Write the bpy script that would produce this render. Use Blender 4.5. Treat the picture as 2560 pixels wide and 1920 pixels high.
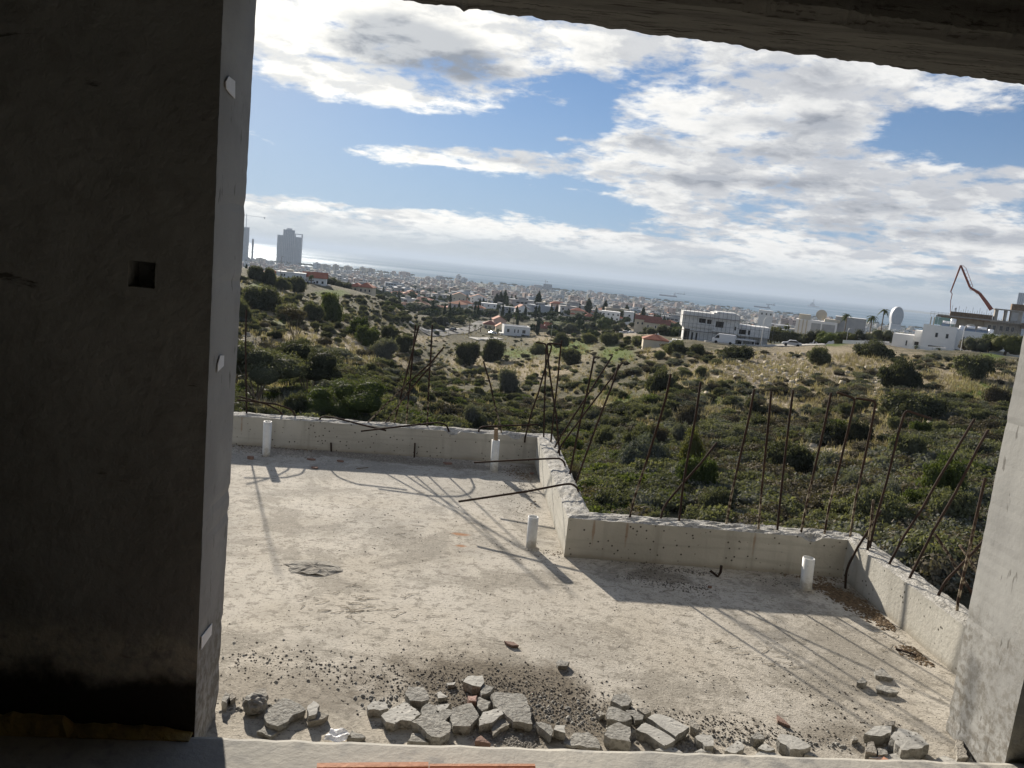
import bpy, bmesh, math, random
import numpy as np
from mathutils import Vector, Matrix, Quaternion
for _o in list(bpy.data.objects): bpy.data.objects.remove(_o)
S = bpy.context.scene
COL = S.collection
R = math.radians
rnd = random.Random(7)
# ------------------------------------------------------------------ camera
EYE = np.array([0., 0., 1.8])
FPX, PITCH, ROLL = 1921., R(8.65), math.atan(150/1485.)   # focal length in photo pixels (2560 wide)
cd = bpy.data.cameras.new('camera'); cam = bpy.data.objects.new('camera', cd); COL.objects.link(cam)
cd.sensor_fit = 'HORIZONTAL'; cd.sensor_width = 36; cd.lens = 36*FPX/2560
cd.clip_start = 0.05; cd.clip_end = 120000
fwd = Vector((0, math.cos(PITCH), -math.sin(PITCH))); up0 = Vector((0, math.sin(PITCH), math.cos(PITCH))); rt0 = Vector((1, 0, 0))
rt = rt0*math.cos(ROLL) + up0*math.sin(ROLL); up = up0*math.cos(ROLL) - rt0*math.sin(ROLL)
cam.matrix_world = Matrix(((rt.x, up.x, -fwd.x, 0), (rt.y, up.y, -fwd.y, 0), (rt.z, up.z, -fwd.z, EYE[2]), (0, 0, 0, 1)))
S.camera = cam
def ray(u, v):
    x = (u-1280)/FPX; y = -(v-960)/FPX; c, s = math.cos(ROLL), math.sin(ROLL)
    X = x*c-y*s; Y = x*s+y*c; cp, sp = math.cos(PITCH), math.sin(PITCH)
    return np.array([X, cp+Y*sp, -sp+Y*cp])
def onz(u, v, z=0.): d = ray(u, v); return EYE + d*((z-EYE[2])/d[2])
def aty(u, v, y): d = ray(u, v); return EYE + d*(y/d[1])
def atr(u, v, r): d = ray(u, v); return EYE + d*(r/math.hypot(d[0], d[1]))
def onplane(u, v, P, N): d = ray(u, v); return EYE + d*(np.dot(np.array(P)-EYE, N)/np.dot(d, N))
def proj(P):
    P = np.asarray(P, float)-EYE; cp, sp = math.cos(PITCH), math.sin(PITCH)
    z = P[..., 1]*cp-P[..., 2]*sp; Y = (P[..., 1]*sp+P[..., 2]*cp)/z; X = P[..., 0]/z
    c, s = math.cos(ROLL), math.sin(ROLL)
    return 1280+(X*c+Y*s)*FPX, 960-(-X*s+Y*c)*FPX
# ------------------------------------------------------------------ light
SUN_EL, SUN_AZ = R(21.5), R(-24)          # azimuth from +Y, clockwise positive
sdir = Vector((math.sin(SUN_AZ)*math.cos(SUN_EL), math.cos(SUN_AZ)*math.cos(SUN_EL), math.sin(SUN_EL)))
sl = bpy.data.lights.new('sun', 'SUN'); sl.energy = 4.1; sl.angle = R(1.0); sl.color = (1, .91, .78)
sun = bpy.data.objects.new('sun', sl); COL.objects.link(sun); sun.rotation_euler = sdir.to_track_quat('Z', 'Y').to_euler(); sun.location = (0, 0, 60)
S.view_settings.view_transform = 'Standard'; S.view_settings.look = 'None'; S.view_settings.gamma = 1
S.view_settings.use_curve_mapping = False; S.view_settings.exposure = 1.02
S.cycles.max_bounces = 6; S.cycles.diffuse_bounces = 4; S.cycles.glossy_bounces = 2; S.cycles.transmission_bounces = 3
S.cycles.volume_bounces = 0; S.cycles.transparent_max_bounces = 6; S.cycles.use_denoising = True
S.cycles.caustics_reflective = False; S.cycles.caustics_refractive = False; S.cycles.sample_clamp_indirect = 6
# ------------------------------------------------------------------ node helper
class NT:
    def __init__(s, nt): s.nt = nt; nt.nodes.clear()
    def n(s, typ, ins=None, **props):
        k = s.nt.nodes.new(typ)
        for a, b in props.items(): setattr(k, a, b)
        for a, b in (ins or {}).items(): s.set(k, a, b)
        return k
    def set(s, k, a, b):
        if isinstance(b, bpy.types.NodeSocket): s.nt.links.new(b, k.inputs[a])
        elif isinstance(b, bpy.types.Node): s.nt.links.new(b.outputs[0], k.inputs[a])
        else: k.inputs[a].default_value = b
    def m(s, op, *a):
        k = s.n('ShaderNodeMath', operation=op)
        for i, x in enumerate(a): s.set(k, i, x)
        return k.outputs[0]
    def v(s, op, *a, out=0):
        k = s.n('ShaderNodeVectorMath', operation=op)
        for i, x in enumerate(a):
            if x is not None: s.set(k, i, x)
        return k.outputs[out]
    def ss(s, x, a, b):
        k = s.n('ShaderNodeMapRange', interpolation_type='SMOOTHSTEP'); s.set(k, 0, x); s.set(k, 1, a); s.set(k, 2, b); return k.outputs[0]
    def mix(s, f, a, b, mode='MIX'):
        k = s.n('ShaderNodeMix', data_type='RGBA', blend_type=mode)
        s.set(k, 0, f); s.set(k, 6, a if not isinstance(a, tuple) else (*a[:3], 1)); s.set(k, 7, b if not isinstance(b, tuple) else (*b[:3], 1)); return k.outputs[2]
    def noise(s, vec, scale, detail=4, rough=.55, dist=0., out=0, dim='3D'):
        k = s.n('ShaderNodeTexNoise', noise_dimensions=dim)
        if vec is not None: s.set(k, 'Vector', vec)
        k.inputs['Scale'].default_value = scale; k.inputs['Detail'].default_value = detail; k.inputs['Roughness'].default_value = rough; k.inputs['Distortion'].default_value = dist
        return k.outputs[out]
    def voro(s, vec, scale, feature='F1', out=0, rand=1.):
        k = s.n('ShaderNodeTexVoronoi', feature=feature); s.set(k, 'Vector', vec); k.inputs['Scale'].default_value = scale; k.inputs['Randomness'].default_value = rand
        return k.outputs[out]
    def sep(s, vec): k = s.n('ShaderNodeSeparateXYZ', {0: vec}); return k.outputs
    def comb(s, x, y, z): return s.n('ShaderNodeCombineXYZ', {0: x, 1: y, 2: z}).outputs[0]
# ------------------------------------------------------------------ sky with broken cloud
W = bpy.data.worlds.new('World'); S.world = W; W.use_nodes = True
w = NT(W.node_tree)
HAZE_D, HAZE_G = 7.5e-5, .2
SKY_STR = 0.05; CLOUD_K = .47; HAZE_K = .27; SKY_TINT = (.88, .94, 1.02)
D = w.n('ShaderNodeTexCoord').outputs['Generated']
D = w.v('NORMALIZE', D)
Dl = w.v('NORMALIZE', w.v('ADD', D, (0, 0, .13)))
sky = w.n('ShaderNodeTexSky', {'Vector': Dl}, sky_type='NISHITA', sun_disc=False, sun_elevation=SUN_EL, sun_rotation=SUN_AZ, altitude=100, air_density=1.0, dust_density=0.05, ozone_density=2.0)
dx, dy, dz = w.sep(D)
hyp = w.m('SQRT', w.m('ADD', w.m('MULTIPLY', dx, dx), w.m('MULTIPLY', dy, dy)))
el = w.m('DIVIDE', dz, w.m('MAXIMUM', hyp, .02))
ax = w.m('ARCTAN2', dx, dy)
def cxy(U, V):                                    # where a cloud stands in the sky: azimuth, tan(elevation)
    d = ray(U/.8641, V/.8641); return math.atan2(d[0], d[1]), d[2]/math.hypot(d[0], d[1])
CL = [(640, 70, 190, 95, .9), (800, 50, 230, 70, .95), (930, 110, 150, 85, 1.05), (1060, 165, 110, 60, .8), (1010, 215, 90, 22, .5), (740, 185, 150, 30, .7), (1330, 75, 260, 62, .95), (1640, 140, 330, 62, .95), (2030, 200, 260, 42, .85),
      (1370, 250, 60, 42, .75), (1560, 250, 200, 60, .85), (1780, 255, 110, 75, .75), (900, 338, 150, 13, 1.05), (1010, 334, 130, 20, 1.0), (1180, 352, 150, 26, 1.1), (1420, 330, 110, 42, .9), (1560, 370, 210, 62, .9), (1830, 390, 230, 45, .85), (2080, 410, 190, 40, .75),
      (1500, 440, 190, 18, .6), (1800, 470, 270, 26, .8), (2080, 490, 220, 26, .65), (1560, 480, 160, 18, .7), (1750, 520, 330, 22, .8), (2010, 555, 260, 20, .75), (2040, 600, 260, 16, .6), (1700, 560, 300, 14, .8), (2180, 545, 120, 18, .8), (1500, 575, 260, 10, .6), (1900, 625, 300, 10, .6), (1300, 560, 260, 9, .5),
      (600, 450, 140, 24, 1.1), (790, 470, 190, 24, 1.1), (1010, 498, 190, 24, 1.05), (1230, 520, 210, 22, 1.0), (1460, 545, 200, 20, .85), (640, 485, 200, 20, .8), (860, 512, 260, 18, .75), (1120, 545, 260, 14, .6),
      (1200, 217, 38, 14, .75), (1240, 240, 25, 8, .5), (2185, 372, 45, 18, .5), (2150, 245, 42, 22, .6), (1210, 300, 24, 5, .45), (1265, 307, 34, 6, .5)]
NEG = [(1300, 210, 190, 60, .6), (1150, 260, 150, 45, .5), (2010, 285, 130, 40, .8), (2150, 310, 80, 45, .4), (740, 275, 270, 34, .7), (1120, 430, 330, 34, .7), (680, 390, 200, 40, .7), (1470, 300, 34, 18, .5), (560, 150, 25, 18, .5)]
def field(L):
    tot = None
    for (U, V, a, b, q) in L:
        x0, e0 = cxy(U, V); sx = a/1660.; se = b/1660.
        gx = w.m('MULTIPLY', w.m('SUBTRACT', ax, x0), 1/sx); ge = w.m('MULTIPLY', w.m('SUBTRACT', el, e0), 1/se)
        g = w.m('MULTIPLY', w.m('POWER', math.e, w.m('MULTIPLY', w.m('ADD', w.m('MULTIPLY', gx, gx), w.m('MULTIPLY', ge, ge)), -.8)), q)
        tot = g if tot is None else w.m('ADD', tot, g)
    return tot
dens = w.m('SUBTRACT', w.m('MINIMUM', field(CL), 1.05), field(NEG))
out_ = w.m('MAXIMUM', w.ss(el, .36, .55), w.ss(w.m('ABSOLUTE', ax), .62, .8))      # the same broken cloud all round
dens = w.m('ADD', dens, w.m('MULTIPLY', out_, .34))
def cloudvec(off=(0, 0, 0)):
    d = w.v('ADD', D, off); a, b, c = w.sep(d); k = w.m('MAXIMUM', w.m('ADD', c, .20), .03)
    return w.comb(w.m('DIVIDE', a, k), w.m('DIVIDE', b, k), w.m('MULTIPLY', c, 3.))
def fbm(vec): return w.m('ADD', w.m('MULTIPLY', w.noise(vec, 2.6, 10, .60, .25), .55), w.m('MULTIPLY', w.noise(vec, 9.5, 8, .64, .15), .45))
f0 = fbm(cloudvec())
def lowf(off):
    v = cloudvec(off); return w.m('ADD', w.m('MULTIPLY', w.noise(v, 2.6, 3, .55, .25), .62), w.m('MULTIPLY', w.noise(v, 8., 6, .64, .3), .42))
l0 = lowf((0, 0, 0)); l1 = lowf((sdir.x*.03, sdir.y*.01, .045))
GRAY = [(880, 110, 130, 45, .9), (1010, 145, 80, 26, .9), (840, 60, 90, 40, .6), (1740, 270, 130, 20, .6), (1680, 330, 120, 18, .5), (1660, 395, 230, 16, .6), (1390, 300, 60, 22, .45), (1500, 160, 250, 25, .4), (1900, 450, 180, 16, .5), (2000, 500, 250, 14, .55), (1150, 350, 140, 8, .4), (700, 470, 150, 8, .3)]
gray = field(GRAY)
d0 = w.m('ADD', w.m('MULTIPLY', dens, .60), w.m('MULTIPLY', w.m('SUBTRACT', f0, .5), 3.25))
alpha = w.ss(d0, .10, .58)
thick = w.ss(w.m('ADD', w.m('MULTIPLY', w.m('SUBTRACT', d0, .30), .42), w.m('ADD', w.m('MULTIPLY', gray, .85), w.m('MULTIPLY', w.m('SUBTRACT', l0, .5), 1.7))), .12, .95)
relief = w.ss(w.m('SUBTRACT', l0, l1), -.075, .075)
sd = w.v('DOT_PRODUCT', D, tuple(sdir), out=1)
glow = w.m('POWER', w.m('MAXIMUM', sd, 0.), 9.)
gl2 = w.m('POWER', w.m('MAXIMUM', sd, 0.), 40.)
lo = w.mix(thick, (.84, .86, .89), (.33, .37, .44))
hi = w.mix(thick, (1.30, 1.285, 1.24), (.63, .665, .72))
cc = w.mix(relief, lo, hi)
cc = w.mix(1., cc, w.mix(glow, (.76, .765, .78), (1.14, 1.11, 1.04)), 'MULTIPLY')
CK = CLOUD_K/SKY_STR
cc = w.v('MULTIPLY', cc, (CK, CK, CK))
skyc = w.v('MULTIPLY', sky, SKY_TINT)
hz = w.m('MULTIPLY', w.ss(el, .25, -.01), .68)
HC = HAZE_K/SKY_STR
skyc = w.mix(hz, skyc, w.mix(glow, (.66*HC, .86*HC, 1.05*HC), (.92*HC, 1.05*HC, 1.12*HC)))
hz2 = w.m('MULTIPLY', w.ss(el, .06, .0), .9)
skyc = w.mix(hz2, skyc, w.mix(glow, (.88*HC, .95*HC, 1.0*HC), (1.22*HC, 1.18*HC, 1.08*HC)))
skyc = w.mix(w.m('MULTIPLY', gl2, .55), skyc, (1.2*HC, 1.2*HC, 1.2*HC))
alpha = w.m('MULTIPLY', alpha, w.ss(el, .002, .05))
fin = w.mix(alpha, skyc, cc)
bg = w.n('ShaderNodeBackground', {'Color': fin, 'Strength': SKY_STR})
w.n('ShaderNodeOutputWorld', {'Surface': bg})
W.cycles.sampling_method = 'MANUAL'; W.cycles.sample_map_resolution = 1024
# ------------------------------------------------------------------ materials
MATS = {}
def mat(name, c1, c2=None, scale=3., rough=.85, bump=0., bscale=40., c3=None, spec=.3, detail=6, coord='Object', translucent=0., metal=0., stretch=None, extra=None, contrast=(.35, .65)):
    if name in MATS: return MATS[name]
    M = bpy.data.materials.new(name); M.use_nodes = True; t = NT(M.node_tree)
    vec = t.n('ShaderNodeTexCoord').outputs[coord]
    if stretch: vec = t.v('MULTIPLY', vec, stretch)
    col = None
    if c2 is not None:
        f = t.ss(t.noise(vec, scale, detail), *contrast); col = t.mix(f, tuple(c1), tuple(c2))
        if c3 is not None: col = t.mix(t.ss(t.noise(vec, scale*4.7, 4), .52, .68), col, tuple(c3))
    else: col = t.n('ShaderNodeRGB').outputs[0]; col.default_value = (*c1, 1)
    hgt = None
    if extra: col, hgt = extra(t, vec, col)
    b = t.n('ShaderNodeBsdfPrincipled', {'Base Color': col, 'Roughness': rough, 'Specular IOR Level': spec, 'Metallic': metal})
    if bump:
        h = t.noise(vec, bscale, 6, .6)
        if hgt is not None: h = t.m('ADD', h, hgt)
        t.set(b, 'Normal', t.n('ShaderNodeBump', {'Strength': min(1, bump), 'Distance': .02 if bump <= 1 else .02*bump, 'Height': h}))
    out = b.outputs[0]
    if translucent:
        tr = t.n('ShaderNodeBsdfTranslucent', {'Color': col}); out = t.n('ShaderNodeMixShader', {0: translucent, 1: b, 2: tr}).outputs[0]
    t.n('ShaderNodeOutputMaterial', {'Surface': out})
    MATS[name] = M; return M
# ------------------------------------------------------------------ mesh helper
class MB:
    def __init__(s): s.V = []; s.Fc = []; s.mi = []; s.cur = 0
    def add(s, vs, fs):
        o = len(s.V); s.V += [tuple(map(float, p)) for p in vs]; s.Fc += [tuple(i+o for i in f) for f in fs]; s.mi += [s.cur]*len(fs); return s
    def box(s, x0, y0, z0, x1, y1, z1):
        return s.add([(x0, y0, z0), (x1, y0, z0), (x1, y1, z0), (x0, y1, z0), (x0, y0, z1), (x1, y0, z1), (x1, y1, z1), (x0, y1, z1)],
                     [(0, 3, 2, 1), (4, 5, 6, 7), (0, 1, 5, 4), (1, 2, 6, 5), (2, 3, 7, 6), (3, 0, 4, 7)])
    def prism(s, poly, z0, z1, cap=True):
        n = len(poly); vs = [(p[0], p[1], z0) for p in poly]+[(p[0], p[1], z1) for p in poly]
        fs = [(i, (i+1) % n, n+(i+1) % n, n+i) for i in range(n)]
        if cap: fs += [tuple(range(n-1, -1, -1)), tuple(range(n, 2*n))]
        return s.add(vs, fs)
    def loft(s, rings, closed=True, caps=True):
        n = len(rings[0]); vs = [p for r in rings for p in r]; fs = []
        for k in range(len(rings)-1):
            for i in range(n if closed else n-1):
                j = (i+1) % n; fs.append((k*n+i, k*n+j, (k+1)*n+j, (k+1)*n+i))
        if caps: fs += [tuple(range(n-1, -1, -1)), tuple(range((len(rings)-1)*n, len(rings)*n))]
        return s.add(vs, fs)
    def tube(s, path, rad, n=7, caps=True):
        P = [Vector(p) for p in path]; rr = rad if hasattr(rad, '__len__') else [rad]*len(P); rings = []
        T0 = (P[1]-P[0]).normalized(); N = T0.orthogonal().normalized()
        for i, p in enumerate(P):
            T = ((P[min(i+1, len(P)-1)]-p).normalized()+(p-P[max(i-1, 0)]).normalized())
            T = T.normalized() if T.length > 1e-6 else T0
            N = (N-T*N.dot(T)); N = N.normalized() if N.length > 1e-6 else T.orthogonal().normalized()
            B = T.cross(N)
            rings.append([p+(N*math.cos(2*math.pi*k/n)+B*math.sin(2*math.pi*k/n))*rr[i] for k in range(n)])
        return s.loft(rings, True, caps)
    def lathe(s, prof, n=12, c=(0, 0, 0)):
        return s.loft([[(c[0]+r*math.cos(2*math.pi*k/n), c[1]+r*math.sin(2*math.pi*k/n), c[2]+z) for k in range(n)] for r, z in prof])
    def build(s, name, m, parent=None, smooth=False, loc=None):
        me = bpy.data.meshes.new(name); me.from_pydata(s.V, [], s.Fc)
        ms = m if isinstance(m, (list, tuple)) else [m]
        for q in ms: me.materials.append(q)
        if len(ms) > 1: me.polygons.foreach_set('material_index', s.mi)
        bm = bmesh.new(); bm.from_mesh(me); bmesh.ops.recalc_face_normals(bm, faces=bm.faces); bm.to_mesh(me); bm.free()
        if smooth: me.polygons.foreach_set('use_smooth', [True]*len(me.polygons))
        return link(name, me, parent, loc)
def link(name, me, parent=None, loc=None):
    o = bpy.data.objects.new(name, me); COL.objects.link(o)
    if parent is not None: o.parent = parent; KIDS.setdefault(parent.name, []).append(o)
    if loc is not None: o.location = loc
    return o
KIDS = {}
def tag(o, label=None, cat=None, group=None, kind=None):
    if label: o['label'] = label
    if cat: o['category'] = cat
    if group: o['group'] = group
    if kind: o['kind'] = kind
    return o
def empty(name, loc, rz=0., label=None, cat=None, group=None):
    o = bpy.data.objects.new(name, None); COL.objects.link(o); o.location = loc; o.rotation_euler = (0, 0, rz); o.empty_display_size = .2
    return tag(o, label, cat, group)
def copy_tree(o, parent=None):
    c = o.copy(); COL.objects.link(c)
    if parent is not None: c.parent = parent
    for ch in [x for x in KIDS.get(o.name, [])]: copy_tree(ch, c)
    return c
def npmesh(name, V, Fq, m, quads=True, col=None, smooth=False):
    """big mesh from numpy arrays; Fq (n,4) or (n,3); col = per-face tone value stored as attribute"""
    me = bpy.data.meshes.new(name); k = Fq.shape[1]
    me.vertices.add(len(V)); me.vertices.foreach_set('co', np.asarray(V, np.float32).ravel())
    me.loops.add(Fq.size); me.loops.foreach_set('vertex_index', Fq.astype(np.int32).ravel())
    me.polygons.add(len(Fq)); me.polygons.foreach_set('loop_start', np.arange(0, Fq.size, k, dtype=np.int32))
    me.polygons.foreach_set('loop_total', np.full(len(Fq), k, np.int32))
    if smooth: me.polygons.foreach_set('use_smooth', np.ones(len(Fq), bool))
    ms = m if isinstance(m, (list, tuple)) else [m]
    for q in ms: me.materials.append(q)
    if col is not None:
        at = me.attributes.new('tone', 'FLOAT', 'FACE'); at.data.foreach_set('value', np.asarray(col, np.float32))
    me.update(); me.validate()
    return me
# ================================================================== the concrete shell we stand in
def speck(t, vec, col):                                  # pits, grit and stains of a weathered slab
    big = t.noise(vec, .8, 6, .62); mid = t.noise(vec, 5, 7, .68); med = t.noise(t.v('ADD', vec, (5., 2., 0.)), 15, 6, .7)
    col = t.mix(t.m('MULTIPLY', t.ss(big, .46, .66), .65), col, (.27, .25, .215)); col = t.mix(t.m('MULTIPLY', t.ss(mid, .5, .66), .6), col, (.54, .50, .43))
    col = t.mix(t.m('MULTIPLY', t.ss(med, .50, .62), .62), col, (.19, .172, .142))
    stn = t.noise(t.v('ADD', vec, (9., 4., 0.)), 1.9, 9, .66, .6); col = t.mix(t.m('MULTIPLY', t.ss(stn, .50, .58), .60), col, (.235, .215, .18))
    x, y, z = t.sep(vec); col = t.mix(t.m('MULTIPLY', t.ss(t.m('ADD', y, t.m('MULTIPLY', t.m('SUBTRACT', big, .5), 5.)), 4.6, 6.4), .5), col, (.335, .325, .30))
    fine = t.noise(vec, 62, 4, .75)
    col = t.mix(t.m('MULTIPLY', t.ss(fine, .54, .66), t.m('ADD', t.m('MULTIPLY', t.ss(mid, .3, .6), .5), .42)), col, (.105, .092, .075))
    grit = t.noise(t.v('ADD', vec, (3., 1., 0.)), 44, 3, .7); col = t.mix(t.m('MULTIPLY', t.ss(grit, .58, .68), .6), col, (.58, .54, .46))
    scr = t.noise(t.v('MULTIPLY', vec, (6., 40., 1.)), 1., 4, .6); col = t.mix(t.m('MULTIPLY', t.ss(scr, .60, .68), .7), col, (.17, .155, .13))
    dots = t.m('MULTIPLY', t.ss(t.voro(vec, 17), .09, .05), t.ss(t.noise(vec, 2.2, 2), .45, .6)); col = t.mix(dots, col, (.06, .055, .05))
    crk = t.m('MULTIPLY', t.ss(t.voro(t.v('ADD', vec, t.v('MULTIPLY', t.noise(vec, 5, 6, out=1), (.5, .5, .5))), .7, 'DISTANCE_TO_EDGE'), .004, .001), t.m('MULTIPLY', t.ss(t.noise(vec, 1.1, 3), .52, .6), .6))
    col = t.mix(crk, col, (.12, .11, .09))
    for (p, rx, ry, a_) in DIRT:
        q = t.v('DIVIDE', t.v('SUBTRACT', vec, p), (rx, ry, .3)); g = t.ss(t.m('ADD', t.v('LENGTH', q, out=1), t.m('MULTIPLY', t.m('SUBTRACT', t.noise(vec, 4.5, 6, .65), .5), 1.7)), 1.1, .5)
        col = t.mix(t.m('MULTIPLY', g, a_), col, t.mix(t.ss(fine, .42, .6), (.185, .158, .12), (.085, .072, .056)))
    for (p, rx, ry) in RUST:
        q = t.v('DIVIDE', t.v('SUBTRACT', vec, p), (rx, ry, .3)); g = t.ss(t.m('ADD', t.v('LENGTH', q, out=1), t.m('MULTIPLY', t.m('SUBTRACT', mid, .5), 2.)), 1., .25)
        col = t.mix(t.m('MULTIPLY', g, .7), col, (.33, .13, .035))
    return col, t.m('MULTIPLY', fine, 1.3)
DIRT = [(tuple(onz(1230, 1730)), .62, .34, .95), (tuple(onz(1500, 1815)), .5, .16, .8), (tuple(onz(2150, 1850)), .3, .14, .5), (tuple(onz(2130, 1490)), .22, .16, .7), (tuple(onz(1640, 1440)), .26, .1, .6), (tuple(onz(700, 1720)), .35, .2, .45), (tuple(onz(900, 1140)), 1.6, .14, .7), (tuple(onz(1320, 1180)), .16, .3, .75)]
RUST = [(tuple(onz(1000+560*.27125, 1150+685*.27125)), .09, .035), (tuple(onz(1000+560*.27125, 1150+790*.27125)), .05, .03)]
M_slab = mat('balcony_concrete', (.45, .41, .345), (.52, .485, .425), 1.7, .9, .30, 130, extra=speck, spec=.15)
RSTREAK = [onz(600, 1044, .26), onz(960, 1085, .26), onz(1487, 1300, .26), onz(1572, 1312, .26), onz(1892, 1335, .26)]
def cast(t, vec, col):                                   # shutter-cast wall: bug holes, streaks, rust runs under the bars
    st = t.noise(t.v('MULTIPLY', vec, (9., 9., .8)), 1., 5, .6); col = t.mix(t.m('MULTIPLY', t.ss(st, .5, .75), .5), col, (.19, .18, .155))
    brd = t.noise(t.v('MULTIPLY', vec, (1.2, 1.2, 22.)), 1., 3, .5); col = t.mix(t.m('MULTIPLY', t.ss(brd, .5, .62), .35), col, (.33, .32, .28))
    holes = t.m('MULTIPLY', t.ss(t.voro(vec, 26), .21, .12), t.ss(t.noise(vec, 5., 3), .42, .52)); col = t.mix(holes, col, (.07, .065, .055))
    x, y, z = t.sep(vec)
    col = t.mix(t.m('MULTIPLY', t.ss(t.m('ADD', z, t.m('MULTIPLY', t.noise(vec, 5, 4), .08)), .09, .03), .55), col, (.22, .19, .14))
    for p in RSTREAK:
        q = t.v('DIVIDE', t.v('SUBTRACT', vec, (p[0], p[1], .2)), (.011, .14, .12)); g = t.ss(t.m('ADD', t.v('LENGTH', q, out=1), t.m('MULTIPLY', t.m('SUBTRACT', t.noise(vec, 16, 4), .5), 1.6)), 1.1, .2)
        col = t.mix(t.m('MULTIPLY', g, .55), col, (.24, .12, .05))
    return col, t.m('MULTIPLY', t.noise(vec, 25, 4), .6)
M_cast = mat('cast_concrete', (.42, .405, .36), (.50, .485, .435), 2.2, .85, .22, 45, extra=cast, spec=.2)
M_broken = mat('broken_concrete', (.40, .385, .35), (.56, .545, .51), 14, .95, .9, 90, c3=(.24, .23, .21), spec=.1)
def plas(t, vec, col):
    st = t.noise(t.v('MULTIPLY', vec, (5., 5., .5)), 1., 6, .6); col = t.mix(t.m('MULTIPLY', t.ss(st, .42, .8), .55), col, (.20, .197, .187))
    bl = t.noise(vec, 3.2, 6, .62); col = t.mix(t.m('MULTIPLY', t.ss(bl, .52, .72), .35), col, (.43, .428, .412))
    scr = t.noise(t.v('MULTIPLY', vec, (30., 30., 7.)), 1., 3, .6); col = t.mix(t.m('MULTIPLY', t.ss(scr, .63, .70), .7), col, (.10, .095, .085))
    x, y, z = t.sep(vec)
    low = t.m('MULTIPLY', t.ss(t.m('ADD', z, t.m('MULTIPLY', t.m('SUBTRACT', bl, .5), 1.6)), .75, .15), t.ss(t.noise(vec, 28, 5, .7), .40, .62)); col = t.mix(t.m('MULTIPLY', low, .8), col, (.14, .125, .10))
    return col, t.m('MULTIPLY', low, 2.5)
M_plaster = mat('grey_plaster', (.31, .31, .30), (.37, .37, .355), 2.4, .88, .09, 42, extra=plas, spec=.2)
M_plaster_shade = mat('grey_plaster_shaded', (.27, .268, .262), (.34, .338, .328), 2.4, .88, .16, 42, extra=plas, spec=.2)  # pier plaster again, colour darkened for the reveal turned from the sun
def inner(t, vec, col):
    tr = t.noise(vec, 9., 6, .6, .25); col = t.mix(t.m('MULTIPLY', t.ss(tr, .45, .75), .35), col, (.15, .145, .125))
    bl = t.noise(t.v('MULTIPLY', vec, (1., 1., .6)), .9, 5, .6); col = t.mix(t.m('MULTIPLY', t.ss(bl, .45, .62), .5), col, (.17, .17, .165))
    sm = t.noise(t.v('MULTIPLY', vec, (2.2, 2.2, 9.)), 1.3, 5, .62, .5); col = t.mix(t.m('MULTIPLY', t.ss(sm, .66, .72), .8), col, (.06, .055, .045))
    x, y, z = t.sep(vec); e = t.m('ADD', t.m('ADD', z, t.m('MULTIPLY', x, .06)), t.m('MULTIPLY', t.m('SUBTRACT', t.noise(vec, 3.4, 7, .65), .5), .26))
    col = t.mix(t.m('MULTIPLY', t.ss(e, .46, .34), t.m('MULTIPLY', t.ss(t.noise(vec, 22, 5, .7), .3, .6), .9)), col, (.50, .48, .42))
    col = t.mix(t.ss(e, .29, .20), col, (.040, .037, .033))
    return col, t.m('MULTIPLY', tr, 1.4)
M_inner = mat('rough_interior_render', (.31, .318, .32), (.375, .383, .385), 1.6, .95, .35, 30, extra=inner, spec=.08)
M_room = mat('dim_room_render', (.17, .168, .16), (.22, .217, .205), 1.5, .95, .3, 20, spec=.1)
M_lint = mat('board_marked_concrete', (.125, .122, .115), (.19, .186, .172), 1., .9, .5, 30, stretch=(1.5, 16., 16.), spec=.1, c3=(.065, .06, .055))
M_floor = mat('screed_floor', (.32, .312, .288), (.43, .41, .365), 2.2, .85, .22, 38, c3=(.27, .265, .25), spec=.2)
M_screed = M_floor
M_rust = mat('rusty_steel', (.030, .020, .016), (.047, .029, .021), 30, .9, .3, 160, c3=(.021, .016, .014), spec=.2)
def splash(t, vec, col):
    z = t.sep(vec)[2]; f = t.m('MULTIPLY', t.ss(t.noise(vec, 26, 4, .7), .46, .6), t.ss(t.m('ADD', z, t.m('MULTIPLY', t.noise(vec, 3, 2), .5)), 1.0, .62)); return t.mix(f, col, (.34, .29, .21)), None
M_rust2 = mat('mortar_splashed_steel', (.030, .020, .016), (.05, .031, .022), 30, .9, .3, 160, extra=splash, spec=.15)
def pdirt(t, vec, col):
    z = t.sep(vec)[2]; n = t.noise(vec, 30, 5, .7); col = t.mix(t.m('MULTIPLY', t.ss(t.m('ADD', z, t.m('MULTIPLY', t.m('SUBTRACT', n, .5), .22)), .10, .0), .75), col, (.30, .275, .225))
    return t.mix(t.m('MULTIPLY', t.ss(t.noise(vec, 55, 4, .7), .60, .66), .55), col, (.42, .40, .36)), None
M_pvc = mat('white_plastic_pipe', (.70, .71, .70), (.60, .60, .575), 9, .45, spec=.4, extra=pdirt)
ZF = .12
O = onz(486, 1834, ZF); Q = onz(2514, 1900, ZF)
wd = (Q-O)[:2]; WL = float(np.hypot(*wd)); wd = wd/WL; nd = np.array([-wd[1], wd[0]])   # along the wall, outward
TH = .30; THR = .37
def wp(s, d, z): p = O[:2]+wd*s+nd*d; return (p[0], p[1], z)
Nw = np.array([nd[0], nd[1], 0.]); Pout = np.array(wp(0, TH, 0)); Pin = np.array(wp(0, 0, 0)); PoutR = np.array(wp(0, THR, 0))
ztop = float(np.mean([onplane(u, v, Pout, Nw)[2] for u, v in ((1300, 46), (1900, 121), (2540, 202))]))
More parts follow.
